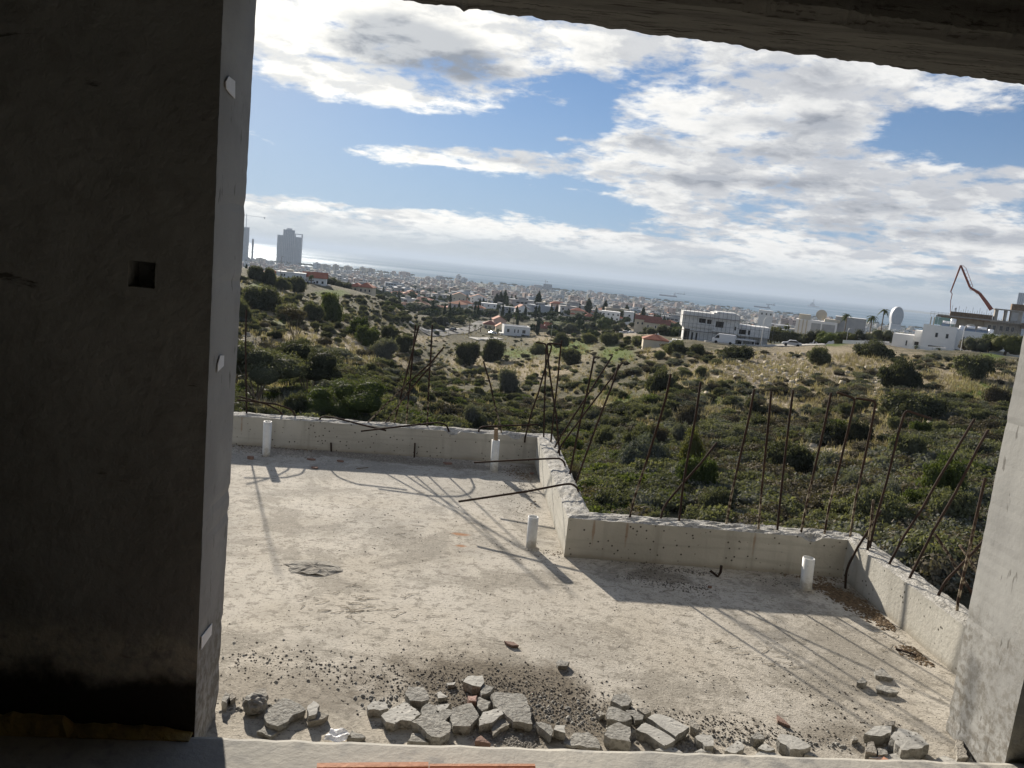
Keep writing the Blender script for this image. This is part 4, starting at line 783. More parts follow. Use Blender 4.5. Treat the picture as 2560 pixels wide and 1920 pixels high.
# what grows where: dry grass, fresh grass, bare rock (painted as ground cover, in the ground's own colours)
BL = {'dry': [(745, 850, 70, 22, 1), (880, 880, 70, 40, .9), (700, 775, 35, 22, .7), (1290, 925, 130, 20, 1), (1180, 905, 60, 18, .7), (1430, 880, 70, 20, .6), (1650, 885, 60, 12, .8), (1900, 930, 170, 42, 1), (2150, 905, 140, 30, 1), (2400, 960, 120, 40, 1), (1750, 960, 120, 18, .7), (2050, 1010, 150, 18, .8), (1000, 905, 50, 14, .6), (2250, 1000, 110, 30, .8), (2050, 880, 130, 14, .8), (690, 1020, 60, 26, .7), (1500, 1010, 40, 10, .7), (1950, 985, 120, 20, .7), (1120, 1010, 50, 14, .3), (1770, 1130, 80, 18, .7), (2150, 1110, 90, 20, .8), (1950, 1200, 70, 16, .6), (2320, 1210, 60, 16, .6), (1620, 1060, 60, 14, .6), (1900, 1060, 90, 14, .7), (830, 790, 60, 10, .5), (980, 830, 50, 10, .5), (1060, 848, 60, 9, .6), (1560, 825, 60, 16, .9), (1380, 846, 60, 12, .7), (2330, 1120, 50, 12, .4)],
      'green': [(1420, 870, 70, 24, .9), (1540, 885, 60, 22, .8), (1290, 885, 80, 16, .7), (1170, 930, 60, 12, .6), (2440, 980, 70, 24, 1), (700, 800, 30, 16, .6), (830, 733, 50, 9, .9), (1390, 792, 55, 14, 1.2), (1560, 1000, 90, 22, .6), (1800, 990, 120, 24, .6), (2000, 1080, 100, 20, .5), (650, 715, 60, 14, .6), (1160, 775, 30, 12, .6), (2080, 858, 50, 8, .8), (2480, 890, 40, 10, .8), (1740, 1060, 60, 14, .5)],
      'rock': [(1920, 925, 110, 34, 1.2), (890, 900, 45, 30, .9), (870, 845, 22, 16, 1), (620, 870, 30, 30, .7), (1640, 840, 10, 8, .3), (1590, 815, 60, 12, .5), (2200, 960, 60, 30, .5), (1780, 1170, 40, 12, .4), (2060, 1130, 40, 14, .3)]}
uu, vv = proj(np.stack([TX, TY, TZ], -1))
cov = {}
for k, L in BL.items():
    f = np.zeros_like(TX)
    for (u, v, a, c, q) in L: f = np.maximum(f, q*np.exp(-((uu-u)/a/1.1)**2-((vv-v)/c/1.3)**2))
    cov[k] = np.where((TY > 3) & (RR < 900), f, 0)
V = np.stack([TX, TY, TZ], -1).reshape(-1, 3)
ii = (np.arange(NRR-1)[:, None]*NA+np.arange(NA-1)[None]).ravel(); Fq = np.stack([ii, ii+1, ii+NA+1, ii+NA], 1)
M_ground = bpy.data.materials.new('hillside_ground'); M_ground.use_nodes = True; t = NT(M_ground.node_tree)
pos = t.n('ShaderNodeTexCoord').outputs['Object']
at = {k: t.n('ShaderNodeAttribute', attribute_name=k).outputs['Fac'] for k in ('dry', 'green', 'rock', 'town')}
nb = t.noise(pos, .09, 6, .62); nm = t.noise(pos, .5, 6, .65); nf = t.noise(pos, 2.6, 5, .7)
col = t.mix(t.ss(nm, .35, .65), (.085, .085, .052), (.165, .145, .095)); col = t.mix(t.m('MULTIPLY', t.ss(nf, .5, .7), .6), col, (.22, .185, .12))
dry = t.ss(t.m('ADD', at['dry'], t.m('MULTIPLY', t.m('SUBTRACT', nm, .5), 1.1)), .12, .5); col = t.mix(dry, col, t.mix(t.ss(nf, .35, .66), (.24, .195, .13), (.43, .365, .255)))
gr = t.ss(t.m('ADD', at['green'], t.m('MULTIPLY', t.m('SUBTRACT', nm, .5), 1.2)), .3, .75); col = t.mix(gr, col, t.mix(t.ss(nf, .35, .65), (.075, .115, .022), (.155, .19, .05)))
rk = t.ss(t.m('ADD', at['rock'], t.m('MULTIPLY', t.m('SUBTRACT', nf, .5), 1.8)), .4, .8); col = t.mix(rk, col, t.mix(t.ss(t.noise(pos, 1.6, 6, .7), .4, .62), (.16, .13, .09), (.46, .40, .30)))
tw = t.mix(t.ss(t.noise(pos, .02, 5, .65), .42, .6), (.050, .062, .040), (.15, .14, .115)); col = t.mix(at['town'], col, tw)
bs = t.n('ShaderNodeBsdfPrincipled', {'Base Color': col, 'Roughness': .95, 'Specular IOR Level': .1})
t.set(bs, 'Normal', t.n('ShaderNodeBump', {'Strength': .9, 'Distance': .35, 'Height': t.m('ADD', nf, t.noise(pos, 7, 4, .7))}))
t.n('ShaderNodeOutputMaterial', {'Surface': bs})
me = npmesh('hillside', V, Fq, M_ground, smooth=True)
cov['town'] = np.clip((RR-430)/150, 0, 1)
for k, f in cov.items(): a_ = me.attributes.new(k, 'FLOAT', 'POINT'); a_.data.foreach_set('value', f.astype(np.float32).ravel())
tag(link('hillside', me), kind='structure')
# sea
M_sea = bpy.data.materials.new('sea_water'); M_sea.use_nodes = True; t = NT(M_sea.node_tree)
pos = t.n('ShaderNodeTexCoord').outputs['Object']
st = t.noise(t.v('MULTIPLY', pos, (.00025, .0012, 0)), 1., 5, .55, .4)
col = t.mix(t.ss(st, .35, .65), (.09, .155, .215), (.11, .18, .24))
bump_ = t.n('ShaderNodeBump', {'Strength': .8, 'Distance': 4., 'Height': t.m('ADD', t.noise(pos, .02, 5, .6), t.noise(pos, .15, 4, .6))})
df = t.n('ShaderNodeBsdfDiffuse', {'Color': col, 'Normal': bump_}); gl_ = t.n('ShaderNodeBsdfAnisotropic', {'Color': (.85, .9, .95, 1), 'Roughness': .42, 'Normal': bump_})
t.n('ShaderNodeOutputMaterial', {'Surface': t.n('ShaderNodeMixShader', {0: t.m('ADD', .09, t.m('MULTIPLY', t.ss(st, .40, .62), .10)), 1: df, 2: gl_})})
sv = []; sf = []; rr = [3700, 4100, 5000, 7000, 10000, 16000, 26000, 42000]; na = 60
for r in rr:
    for k in range(na+1): a = R(-64)+R(128)*k/na; sv.append((r*math.sin(a), r*math.cos(a), SEA))
for i in range(len(rr)-1):
    for k in range(na): o_ = i*(na+1)+k; sf.append((o_, o_+1, o_+na+2, o_+na+1))
me = npmesh('sea', np.array(sv), np.array(sf), M_sea); tag(link('sea', me), kind='structure')
# low headland on the horizon
b = MB(); rings = []
M_head = mat('distant_headland', (.10, .11, .09), (.13, .13, .10), .002, .95)
for i in range(60):
    f = i/59; a = R(25.5)+R(11)*f; r = 17000-1500*math.sin(f*3); h = (52*math.sin(math.pi*min(1, f*1.15+.02))**.5*(1-.55*f))+6*math.sin(f*21)
    h = max(2, h); c, s_ = math.cos(a), math.sin(a)
    rings.append([(s_*r, c*r, SEA-2), (s_*(r+60), c*(r+60), SEA+h*.8), (s_*(r+500), c*(r+500), SEA+h), (s_*(r+1500), c*(r+1500), SEA+h), (s_*(r+2200), c*(r+2200), SEA-2)])
b.loft(rings); tag(b.build('headland', M_head), kind='structure')
# ================================================================== vegetation
def fol(name, dark, light, trans=.34, var=.55):
    M = bpy.data.materials.new(name); M.use_nodes = True; t = NT(M.node_tree)
    tone = t.n('ShaderNodeAttribute', attribute_name='tone').outputs['Fac']; rd = t.n('ShaderNodeObjectInfo').outputs['Random']
    ps = t.n('ShaderNodeNewGeometry').outputs['Position']; nz = t.noise(ps, .11, 3, .6)
    f = t.m('ADD', t.m('MULTIPLY', tone, .75), t.m('ADD', t.m('MULTIPLY', t.m('SUBTRACT', rd, .5), var), t.m('MULTIPLY', t.m('SUBTRACT', nz, .42), 1.3)))
    col = t.mix(t.ss(f, 0., 1.), dark, light)
    b = t.n('ShaderNodeBsdfPrincipled', {'Base Color': col, 'Roughness': .75, 'Specular IOR Level': .08})
    tr = t.n('ShaderNodeBsdfTranslucent', {'Color': t.mix(1., col, (1.25, 1.3, .6), 'MULTIPLY')})
    t.n('ShaderNodeOutputMaterial', {'Surface': t.n('ShaderNodeMixShader', {0: trans, 1: b, 2: tr})}); MATS[name] = M; return M
F_dark = fol('dark_evergreen_leaves', (.044, .048, .034), (.145, .150, .096))
F_olive = fol('olive_green_leaves', (.060, .065, .042), (.180, .182, .112))
F_lush = fol('fresh_green_leaves', (.044, .060, .022), (.128, .150, .052), .34)
F_sage = fol('grey_sage_leaves', (.072, .076, .064), (.185, .187, .158), .25)
F_thorn = fol('thorny_brown_scrub', (.066, .057, .042), (.165, .142, .104), .2)
F_silver = fol('silvery_leaves', (.085, .095, .082), (.215, .225, .19), .2)
F_yell = fol('yellowish_leaves', (.075, .080, .028), (.155, .155, .060), .3)
F_straw = fol('dry_straw', (.23, .19, .125), (.48, .415, .295), .2)
F_gras = fol('fresh_grass', (.065, .098, .022), (.17, .20, .06), .3)
F_cyp = fol('cypress_leaves', (.022, .036, .016), (.055, .075, .030), .15)
F_palm = fol('palm_fronds', (.045, .062, .025), (.115, .135, .055), .2)
M_bark = mat('bark', (.12, .095, .07), (.20, .165, .125), 9, .95, .5, 40)
ICO_V, ICO_F = None, None
_b = bmesh.new(); bmesh.ops.create_icosphere(_b, subdivisions=2, radius=1.); ICO_V = np.array([v.co[:] for v in _b.verts]); ICO_F = np.array([[v.index for v in f.verts] for f in _b.faces]); _b.free()
def leafcloud(seed, lobes, n, size, up=.35, core=.78, squash=1.):
    """leaf-sized faces through a volume of overlapping lobes; lobes = (x,y,z,rx,ry,rz)"""
    q = np.random.RandomState(seed); L = np.array(lobes); wgt = (L[:, 3]*L[:, 4]+L[:, 4]*L[:, 5]); wgt = wgt/wgt.sum()
    k = q.choice(len(L), n, p=wgt); d = q.randn(n, 3); d /= np.linalg.norm(d, axis=1)[:, None]; d[:, 2] = np.where(d[:, 2] < -.35, -d[:, 2], d[:, 2])
    rad = .72+.36*q.rand(n)**.7
    rough = 1+.20*np.sin(d[:, 0]*6+k*1.3)*np.sin(d[:, 1]*5+k*2)+.14*np.sin(d[:, 2]*8+k)+np.where(q.rand(n) < .10, .30*q.rand(n), 0)
    P = L[k, :3]+d*L[k, 3:]*(rad*rough)[:, None]; P[:, 2] = np.maximum(P[:, 2], .0)
    nrm = d*.8+q.randn(n, 3)*.75; nrm[:, 2] += up; nrm /= np.linalg.norm(nrm, axis=1)[:, None]
    a = np.cross(nrm, q.randn(n, 3)); a /= np.linalg.norm(a, axis=1)[:, None]+1e-9; c = np.cross(nrm, a); s = size*(.55+.9*q.rand(n))[:, None]
    V = np.stack([P-a*s-c*s*.45, P+a*s*.2-c*s*.6, P+a*s+c*s*.35, P-a*s*.3+c*s*.6], 1).reshape(-1, 3); F = np.arange(4*n).reshape(n, 4)
    clump = .5+.5*np.sin(P[:, 0]*5.1/max(.3, L[:, 3].max())+k*1.7)*np.sin(P[:, 1]*4.3/max(.3, L[:, 3].max())+k)
    tone = np.clip(.15+.55*q.rand(n)+.35*(clump-.4), 0, 1)
    if core:
        cv = []; cf = []; o_ = len(V)
        for i, l in enumerate(L):
            v = ICO_V*(l[3:]*core)*(1+.14*q.randn(len(ICO_V), 1)*.6)+l[:3]; v[:, 2] = np.maximum(v[:, 2], -.05); cv.append(v); cf.append(ICO_F+o_); o_ += len(v)
        cv = np.concatenate(cv); cf = np.concatenate(cf); cf = np.concatenate([cf, cf[:, 2:3]], 1)
        V = np.concatenate([V, cv]); return V, F, tone, cf
    return V, F, tone, None
def leafmesh(name, data, m, extra=None):
    V, F, tone, cf = data
    me = bpy.data.meshes.new(name)
    lv = [V]; nf = len(F); faces = F
    loops = F.ravel(); starts = np.arange(0, 4*nf, 4); tot = np.full(nf, 4)
    if cf is not None:
        tri = cf[:, :3]; loops = np.concatenate([loops, tri.ravel()]); starts = np.concatenate([starts, 4*nf+np.arange(0, 3*len(tri), 3)]); tot = np.concatenate([tot, np.full(len(tri), 3)]); tone = np.concatenate([tone, np.full(len(tri), .3)])
    me.vertices.add(len(V)); me.vertices.foreach_set('co', V.astype(np.float32).ravel()); me.loops.add(len(loops)); me.loops.foreach_set('vertex_index', loops.astype(np.int32))
    me.polygons.add(len(starts)); me.polygons.foreach_set('loop_start', starts.astype(np.int32)); me.polygons.foreach_set('loop_total', tot.astype(np.int32))
    me.materials.append(m); a_ = me.attributes.new('tone', 'FLOAT', 'FACE'); a_.data.foreach_set('value', tone.astype(np.float32)); me.update(); me.validate(); return me
def dome(seed, n=6, h=.62, spread=.42):
    q = random.Random(seed); L = [(0, 0, h*.42, .58, .58, h*.55)]
    for i in range(n):
        a = 6.283*i/n+q.uniform(-.3, .3); d = spread*q.uniform(.7, 1.1); s = q.uniform(.30, .46); L.append((math.cos(a)*d, math.sin(a)*d, h*q.uniform(.22, .72), s*q.uniform(.7, 1.1), s*q.uniform(.7, 1.1), h*q.uniform(.28, .5)))
    return L
# unit shrubs (about 2 wide): each kind has three shapes
KIND = {'dark': (F_dark, .62, .030, 7500, 'dark green dense shrub in the valley scrub', 'dark shrubs in the valley'), 'olive': (F_olive, .72, .030, 7000, 'olive green bushy shrub on the rough hillside', 'olive green shrubs on the hillside'),
        'lush': (F_lush, .75, .030, 7000, 'fresh green bush below the town slope', 'fresh green bushes of the valley'), 'sage': (F_sage, .45, .026, 6500, 'low grey-green sage mound on the dry slope', 'grey sage mounds on the slopes'), 'thorn': (F_thorn, .38, .026, 6000, 'low brownish thorny cushion in the scrub', 'brown thorn cushions in the scrub')}
SH = {}
for i, (k, (m, h, s, n, lab, grp)) in enumerate(KIND.items()):
    SH[k] = [leafmesh(k+'_shrub_mesh', leafcloud(40+i*7+j, dome(i*11+j, 5+j, h), n, s), m) for j in range(3)]
def shrub(kind, p, w, h=None, rz=0., label=None, group=None, name='shrub', mesh=None, cat='shrub'):
    o = link(name, mesh or SH[kind][rnd.randrange(3)]); o.location = (p[0], p[1], p[2]-.06*w); hh = (h or w*.5)/KIND[kind][1]
    o.scale = (w*.5, w*.5*rnd.uniform(.9, 1.1), hh*.93); o.rotation_euler = (0, 0, rz or rnd.uniform(0, 6.28)); return tag(o, label, cat, group)
LM = [(640, 960, 'beside the dark forked tree'), (860, 990, 'around the bushy green tree'), (740, 840, 'near the thin-crowned tree'), (880, 880, 'by the rocky outcrop'), (690, 740, 'below the long hill villa'), (800, 760, 'below the palm house on the hill'), (890, 790, 'below the cream hill villa'), (1000, 800, 'at the far end of the hillside'), (1060, 860, 'beside the valley road'), (1180, 900, 'around the two round meadow bushes'), (1290, 880, 'below the white box villa'), (1270, 960, 'in the dry meadow'), (1100, 1000, 'behind the end of the straight wall'), (1350, 1080, 'behind the crossing bars'), (1450, 890, 'on the grassy bank'), (1640, 900, 'below the little red-roofed house'), (1560, 960, 'in front of the grassy bank'), (1810, 910, 'below the scaffolded house'), (1950, 930, 'on the stony slope'), (2240, 960, 'on the dry slope below the white villa'), (2420, 950, 'in dry grass beside the pier'), (1600, 1130, 'around the silvery shrub'), (1730, 1150, 'beside the yellowish shrub'), (1850, 1050, 'behind the middle upright bars'), (2000, 1080, 'behind the two linked stirrup bars'), (2200, 1100, 'behind the single bent stirrup'), (2350, 1150, 'beyond the leaning bars by the pier'), (2150, 1300, 'under the parapet corner'), (1750, 1250, 'just over the near wall'), (720, 900, 'on dry grass above the forked tree'), (950, 950, 'under the rocky outcrop'), (1000, 880, 'in the hollow before the road')]
HUE = {'dark': 'dark green', 'olive': 'olive green', 'lush': 'fresh green', 'sage': 'grey-green', 'thorn': 'brownish'}
def place_label(k, u, v, wm, what='shrub'):
    t_ = min(LM, key=lambda q: ((q[0]-u)/1.4)**2+((q[1]-v)*1.2)**2)[2]; sz = 'small' if wm < 1.5 else 'middling' if wm < 2.4 else 'large'
    return '%s %s %s %s' % (sz, HUE[k], what, t_), '%s shrubs %s' % (HUE[k], t_)
HERO = [  # u, v of foot, width px, height px, kind, label
 (735, 1040, 80, 60, 'dark', 'small dark shrub between dark tree and bright green bush'),
 (1605, 1180, 150, 105, 'silver', 'silvery grey-leaved shrub below the near wall'), (1725, 1185, 105, 115, 'yell', 'yellowish green tall shrub beside the silvery one'), (1272, 978, 80, 58, 'sage', 'round grey-green bush alone in the dry meadow'),
 (1168, 912, 82, 58, 'dark', 'first of two round dark bushes at the meadow edge'), (1232, 905, 76, 60, 'dark', 'second of two round dark bushes, nearer the villa'), (2242, 972, 118, 72, 'dark', 'big round dark bush on the dry slope below the white villa'),
 (1650, 985, 92, 68, 'dark', 'round dark bush below the little red-roofed house'), (1425, 912, 70, 42, 'dark', 'dark bush on the grassy bank'), (2045, 912, 80, 46, 'olive', 'green bush at the top of the stony slope'),
 (2180, 893, 110, 44, 'dark', 'dark bush below the long white boundary wall'), (2430, 948, 100, 56, 'dark', 'dark bush near the plastered pier'), (655, 775, 130, 58, 'olive', 'broad brownish green bush at the dark jamb'), (600, 800, 70, 50, 'dark', 'dark bush half hidden by the jamb'),
 (725, 805, 92, 48, 'olive', 'olive bush behind the thin-crowned tree'), (785, 800, 70, 42, 'olive', 'olive bush beside the pointed green one'), (826, 805, 76, 74, 'lush', 'pointed green bush on the near hillside'), (895, 842, 72, 46, 'lush', 'green bush above the rocky outcrop'),
 (918, 866, 84, 48, 'lush', 'bright bush under the rocky outcrop'), (975, 856, 60, 42, 'olive', 'olive bush in the hollow before the road'), (955, 895, 96, 52, 'sage', 'grey-green bush in the hollow under the outcrop'), (1010, 880, 60, 44, 'dark', 'dark bush in the hollow near the crossing bars'),
 (640, 700, 60, 36, 'dark', 'dark bush on the hill crest before the long villa'), (672, 712, 50, 42, 'dark', 'tall dark bush at the end of the long villa'), (735, 726, 72, 36, 'dark', 'dark bush on the slope under the long villa'), (700, 722, 60, 30, 'dark', 'dark low bush under the long villa end'),
 (1690, 888, 80, 40, 'dark', 'dark bush beside the little red-roofed house'), (1740, 890, 60, 32, 'dark', 'dark bush on the bank under the parked van'), (1840, 900, 100, 40, 'dark', 'wide dark bush under the scaffolded house'), (1345, 885, 60, 34, 'olive', 'olive bush below the villa with a red roof'),
 (1520, 862, 70, 34, 'dark', 'dark bush below the two parked cars'), (1600, 868, 60, 30, 'dark', 'dark bush before the brown earth bank'), (1470, 858, 50, 28, 'olive', 'olive bush behind the grassy bank'), (1400, 868, 62, 40, 'olive', 'bush beside the white box villa'),
 (1960, 1190, 150, 80, 'dark', 'dark spreading shrub beyond the upright bars'), (2290, 1045, 170, 66, 'dark', 'wide dark shrub behind the bent stirrup'), (2080, 1110, 120, 60, 'dark', 'dark shrub between the two stirrup bars'), (2200, 1350, 200, 110, 'olive', 'olive green shrub beyond the corner of the parapet'), (2360, 1330, 160, 100, 'dark', 'dark shrub close behind the side wall')]
for _i in range(52):
    _u, _v = rnd.uniform(1000, 2500), rnd.uniform(1010, 1330); _w = rnd.uniform(50, 150)*(.6+.4*(_v-1000)/300)
    HERO.append((_u, _v, _w, _w*rnd.uniform(.5, .85), rnd.choice(['dark', 'dark', 'olive', 'lush', 'sage', 'thorn']), None))
SH['silver'] = [leafmesh('silver_shrub_mesh', leafcloud(301, dome(61, 7, .75, .5), 7000, .03), F_silver)]*3; KIND['silver'] = (F_silver, .75)
SH['yell'] = [leafmesh('yellow_shrub_mesh', leafcloud(302, dome(62, 6, 1.1, .38), 7000, .03), F_yell)]*3; KIND['yell'] = (F_yell, 1.1)
hero_px = []
for (u, v, wpx, hpx, k, lab) in HERO:
    p = gpt(u, v); r = math.hypot(p[0], p[1]); shrub(k, p, wpx*r/FPX, hpx*r/FPX, 0, lab or place_label(k, u, v, wpx*r/FPX, 'tall leafy clump')[0], None if lab else 'tall clumps in the valley scrub'); hero_px.append((u, v-hpx*.4, wpx*.5))
# ---- scatter in the valley
def in_poly(u, v):                                       # valley ground seen over the parapet
    top = np.interp(u, [-700, 560, 700, 800, 950, 1100, 1250, 1400, 1600, 1760, 1950, 2150, 2300, 2560], [640, 690, 705, 735, 742, 770, 812, 815, 856, 878, 885, 885, 892, 900])
    bot = np.interp(u, [560, 1000, 1330, 1340, 1480, 1490, 2100, 2110, 2560], [1120, 1150, 1180, 1180, 1320, 1330, 1390, 1400, 1800])
    return top < v < bot
def cover(k, u, v):
    return max([0]+[q*math.exp(-((u-a)/s/1.1)**2-((v-b_)/c/1.3)**2) for a, b_, s, c, q in BL[k]])
cand = []; rs = np.random.RandomState(12)
tries = 0
while len(cand) < 4700 and tries < 52000:
    tries += 1
    u = -700+rs.rand()*3360; v = 690+(rs.rand()**1.25)*760
    if not in_poly(u, v): continue
    c = max(cover('dry', u, v), cover('green', u, v)*.9, cover('rock', u, v))
    if rs.rand() < max(min(.97, c*1.2), np.interp(v, [840, 960, 1100], [.68, .60, .22]) if u > 1000 else (.0 if v < 860 else .3)): continue
    pp = gpt(u, v); pn = vnoise(np.array(pp[0]/11.), np.array(pp[1]/11.), 21)*.65+vnoise(np.array(pp[0]/4.), np.array(pp[1]/4.), 22)*.35
    if rs.rand() > np.clip((pn-(.24 if u < 1100 and v < 850 else .46 if v < 980 else .36 if u > 1650 else .26))*5., .04, 1): continue
    if any(abs(u-a)*1. < w_*.8 and abs(v-b_) < w_*.5 for a, b_, w_ in hero_px): continue
    cand.append((u, v))
sc = []
for (u, v) in cand:
    p = gpt(u, v); r = math.hypot(p[0], p[1])
    if r < 14 or r > 420: continue
    if v > 960 and u < 1700: k = rs.choice(['dark', 'olive', 'dark', 'sage', 'sage', 'olive', 'thorn'])
    elif u < 1100 and v < 850: k = rs.choice(['dark', 'sage', 'dark', 'olive', 'sage', 'olive'])
    elif v > 960: k = rs.choice(['dark', 'sage', 'sage', 'thorn', 'sage', 'olive', 'thorn'])
    else: k = rs.choice(['dark', 'sage', 'sage', 'thorn', 'olive', 'olive'])
    wm = {'dark': 1.7, 'olive': 1.5, 'lush': 1.8, 'sage': 1.05, 'thorn': .95}[k]*(.55+.95*rs.rand()**1.4)
    wm *= np.interp(r, [20, 60, 150, 300], [.65, .9, 1.3, 1.8]); sc.append((wm/r if u > 560 else wm/r*.001, k, p, wm, r))
sc.sort(key=lambda q: -q[0])
NI = 250
for s_, k, p, wm, r in sc[:NI]: shrub(k, p, wm, wm*rnd.uniform(.36, .52)*{'dark': 1, 'olive': 1.1, 'lush': 1.1, 'sage': .8, 'thorn': .7}[k], 0, *place_label(k, *proj(np.array(p)), wm))
class Acc:
    def __init__(s): s.V = []; s.F = []; s.T = []; s.tri = []; s.n = 0
    def put(s, data, p, sx, sz, a, dtone=0.):
        V, F, tone, cf = data; c, q = math.cos(a), math.sin(a)
        s.V.append(np.stack([(V[:, 0]*c-V[:, 1]*q)*sx+p[0], (V[:, 0]*q+V[:, 1]*c)*sx+p[1], V[:, 2]*sz+p[2]], 1)); s.F.append(F+s.n); s.T.append(np.clip(tone+dtone, 0, 1))
        if cf is not None: s.tri.append(cf[:, :3]+s.n)
        s.n += len(V)
    def mesh(s, name, m):
        tri = np.concatenate(s.tri) if s.tri else None
        return leafmesh(name, (np.concatenate(s.V), np.concatenate(s.F), np.concatenate(s.T), tri), m)
class Inst:
    """a mass nobody could count: one object whose points each carry one of a few small meshes"""
    def __init__(s, meshes):
        s.col = bpy.data.collections.new('mass_source')
        for i, m in enumerate(meshes): s.col.objects.link(bpy.data.objects.new('mass_%03d' % bpy.data.objects.__len__(), m))
        s.n = len(meshes); s.P = []; s.R = []; s.S = []; s.I = []
    def put(s, i, p, sc, rz): s.P.append(p); s.S.append(sc); s.R.append((0, 0, rz)); s.I.append(i)
    def build(s, name):
        me = bpy.data.meshes.new(name); n = len(s.P); me.vertices.add(n); me.vertices.foreach_set('co', np.array(s.P, np.float32).ravel())
        for nm, d, k in (('rot', s.R, 'FLOAT_VECTOR'), ('scl', s.S, 'FLOAT_VECTOR')): a = me.attributes.new(nm, k, 'POINT'); a.data.foreach_set('vector', np.array(d, np.float32).ravel())
        a = me.attributes.new('idx', 'INT', 'POINT'); a.data.foreach_set('value', np.array(s.I, np.int32))
        g = bpy.data.node_groups.new(name+'_nodes', 'GeometryNodeTree'); g.interface.new_socket('Geometry', in_out='INPUT', socket_type='NodeSocketGeometry'); g.interface.new_socket('Geometry', in_out='OUTPUT', socket_type='NodeSocketGeometry')
        N = g.nodes; L = g.links; gi = N.new('NodeGroupInput'); go = N.new('NodeGroupOutput'); ci = N.new('GeometryNodeCollectionInfo'); ci.inputs['Collection'].default_value = s.col; ci.inputs['Separate Children'].default_value = True; ci.inputs['Reset Children'].default_value = True
        ip = N.new('GeometryNodeInstanceOnPoints'); ip.inputs['Pick Instance'].default_value = True
        def at(nm, ty): k = N.new('GeometryNodeInputNamedAttribute'); k.data_type = ty; k.inputs['Name'].default_value = nm; return k.outputs['Attribute']
        L.new(gi.outputs[0], ip.inputs['Points']); L.new(ci.outputs[0], ip.inputs['Instance']); L.new(at('idx', 'INT'), ip.inputs['Instance Index']); L.new(at('rot', 'FLOAT_VECTOR'), ip.inputs['Rotation']); L.new(at('scl', 'FLOAT_VECTOR'), ip.inputs['Scale']); L.new(ip.outputs[0], go.inputs[0])
        o = link(name, me); md = o.modifiers.new('mass', 'NODES'); md.node_group = g; return tag(o, kind='stuff')
AC = {}
for i, k in enumerate(('dark', 'olive', 'lush', 'sage', 'thorn')):
    small = [leafmesh(k+'_sprig_mesh', leafcloud(400+i*3+j, dome(70+i*3+j, 4, .45), 1300, .042, core=.7), KIND[k][0]) for j in range(2)]
    AC[k] = Inst(SH[k]+small)
HK = {'dark': .95, 'olive': 1.1, 'lush': 1.1, 'sage': .8, 'thorn': .7}
for s_, k, p, wm, r in sc[NI:]: AC[k].put(rs.randint(3), (p[0], p[1], p[2]-.06*wm), (wm*.5, wm*.5*(.8+.4*rs.rand()), wm*.42/KIND[k][1]*HK[k]*(.8+.5*rs.rand())), rs.rand()*6.28)
# fine ground cover between the shrubs
n_ = 0
while n_ < 15000:
    u = -700+rs.rand()*3360; v = 700+rs.rand()*760
    if not in_poly(u, v): continue
    n_ += 1
    c = max(cover('dry', u, v), cover('green', u, v), cover('rock', u, v))
    if rs.rand() < min(1, c*1.05): continue
    p = gpt(u, v); pn = vnoise(np.array(p[0]/7.), np.array(p[1]/7.), 25)
    if rs.rand() > np.clip((pn-.3)*4., .12, 1): continue; r = math.hypot(p[0], p[1])
    if r < 12 or r > 420: continue
    k = rs.choice(['sage', 'sage', 'thorn', 'thorn', 'olive']) if not (u < 1700 and v > 950) else rs.choice(['dark', 'olive', 'sage', 'thorn', 'lush'])
    wm = .55*(.5+rs.rand())*np.interp(r, [20, 100, 300], [.9, 1.4, 2.4]); AC[k].put(3+rs.randint(2), tuple(p), (wm, wm*(.7+.5*rs.rand()), wm*(.8+.5*rs.rand())), rs.rand()*6.28)
for k, a in AC.items(): a.build('scrub')
AC2 = {k: Inst(SH[k]) for k in ('dark', 'olive', 'lush')}
# grass
def tuft(seed, n=9, h=1., lean=.5):
    q = np.random.RandomState(seed); V = []; F = []
    for i in range(n):
        a = q.rand()*6.28; b0 = np.array([q.randn()*.18, q.randn()*.18, 0]); tip = b0+np.array([math.cos(a)*lean*q.rand(), math.sin(a)*lean*q.rand(), h*(.6+.5*q.rand())]); wv = np.array([-math.sin(a), math.cos(a), 0])*.05
        V += [b0-wv, b0+wv, tip+wv*.3, tip-wv*.3]; F.append([4*i, 4*i+1, 4*i+2, 4*i+3])
    return np.array(V), np.array(F), q.rand(n), None
TU = [tuft(i, 9) for i in range(6)]
GA_, GB_ = Acc(), Acc(); n_ = 0
while n_ < 26000:
    u = 560+rs.rand()*2000; v = 700+rs.rand()*560
    if not in_poly(u, v): continue
    n_ += 1; d, g = cover('dry', u, v), cover('green', u, v); z = rs.rand()
    if z < max(d, .30)*.9:
        p = gpt(u, v); r = math.hypot(p[0], p[1]); s_ = np.interp(r, [20, 100, 300], [.4, .62, 1.0])*(.6+.7*rs.rand()); GA_.put(TU[rs.randint(6)], p, s_*1.2, s_*.9, rs.rand()*6.28, rs.randn()*.15)
    elif z < .95*max(g, .05)+.09:
        p = gpt(u, v); r = math.hypot(p[0], p[1]); s_ = np.interp(r, [20, 100, 300], [.3, .5, .8])*(.6+.6*rs.rand()); GB_.put(TU[rs.randint(6)], p, s_*1.3, s_*.7, rs.rand()*6.28, rs.randn()*.15)
tag(link('dry_grass', GA_.mesh('dry_grass', F_straw)), kind='stuff'); tag(link('green_grass', GB_.mesh('green_grass', F_gras)), kind='stuff')
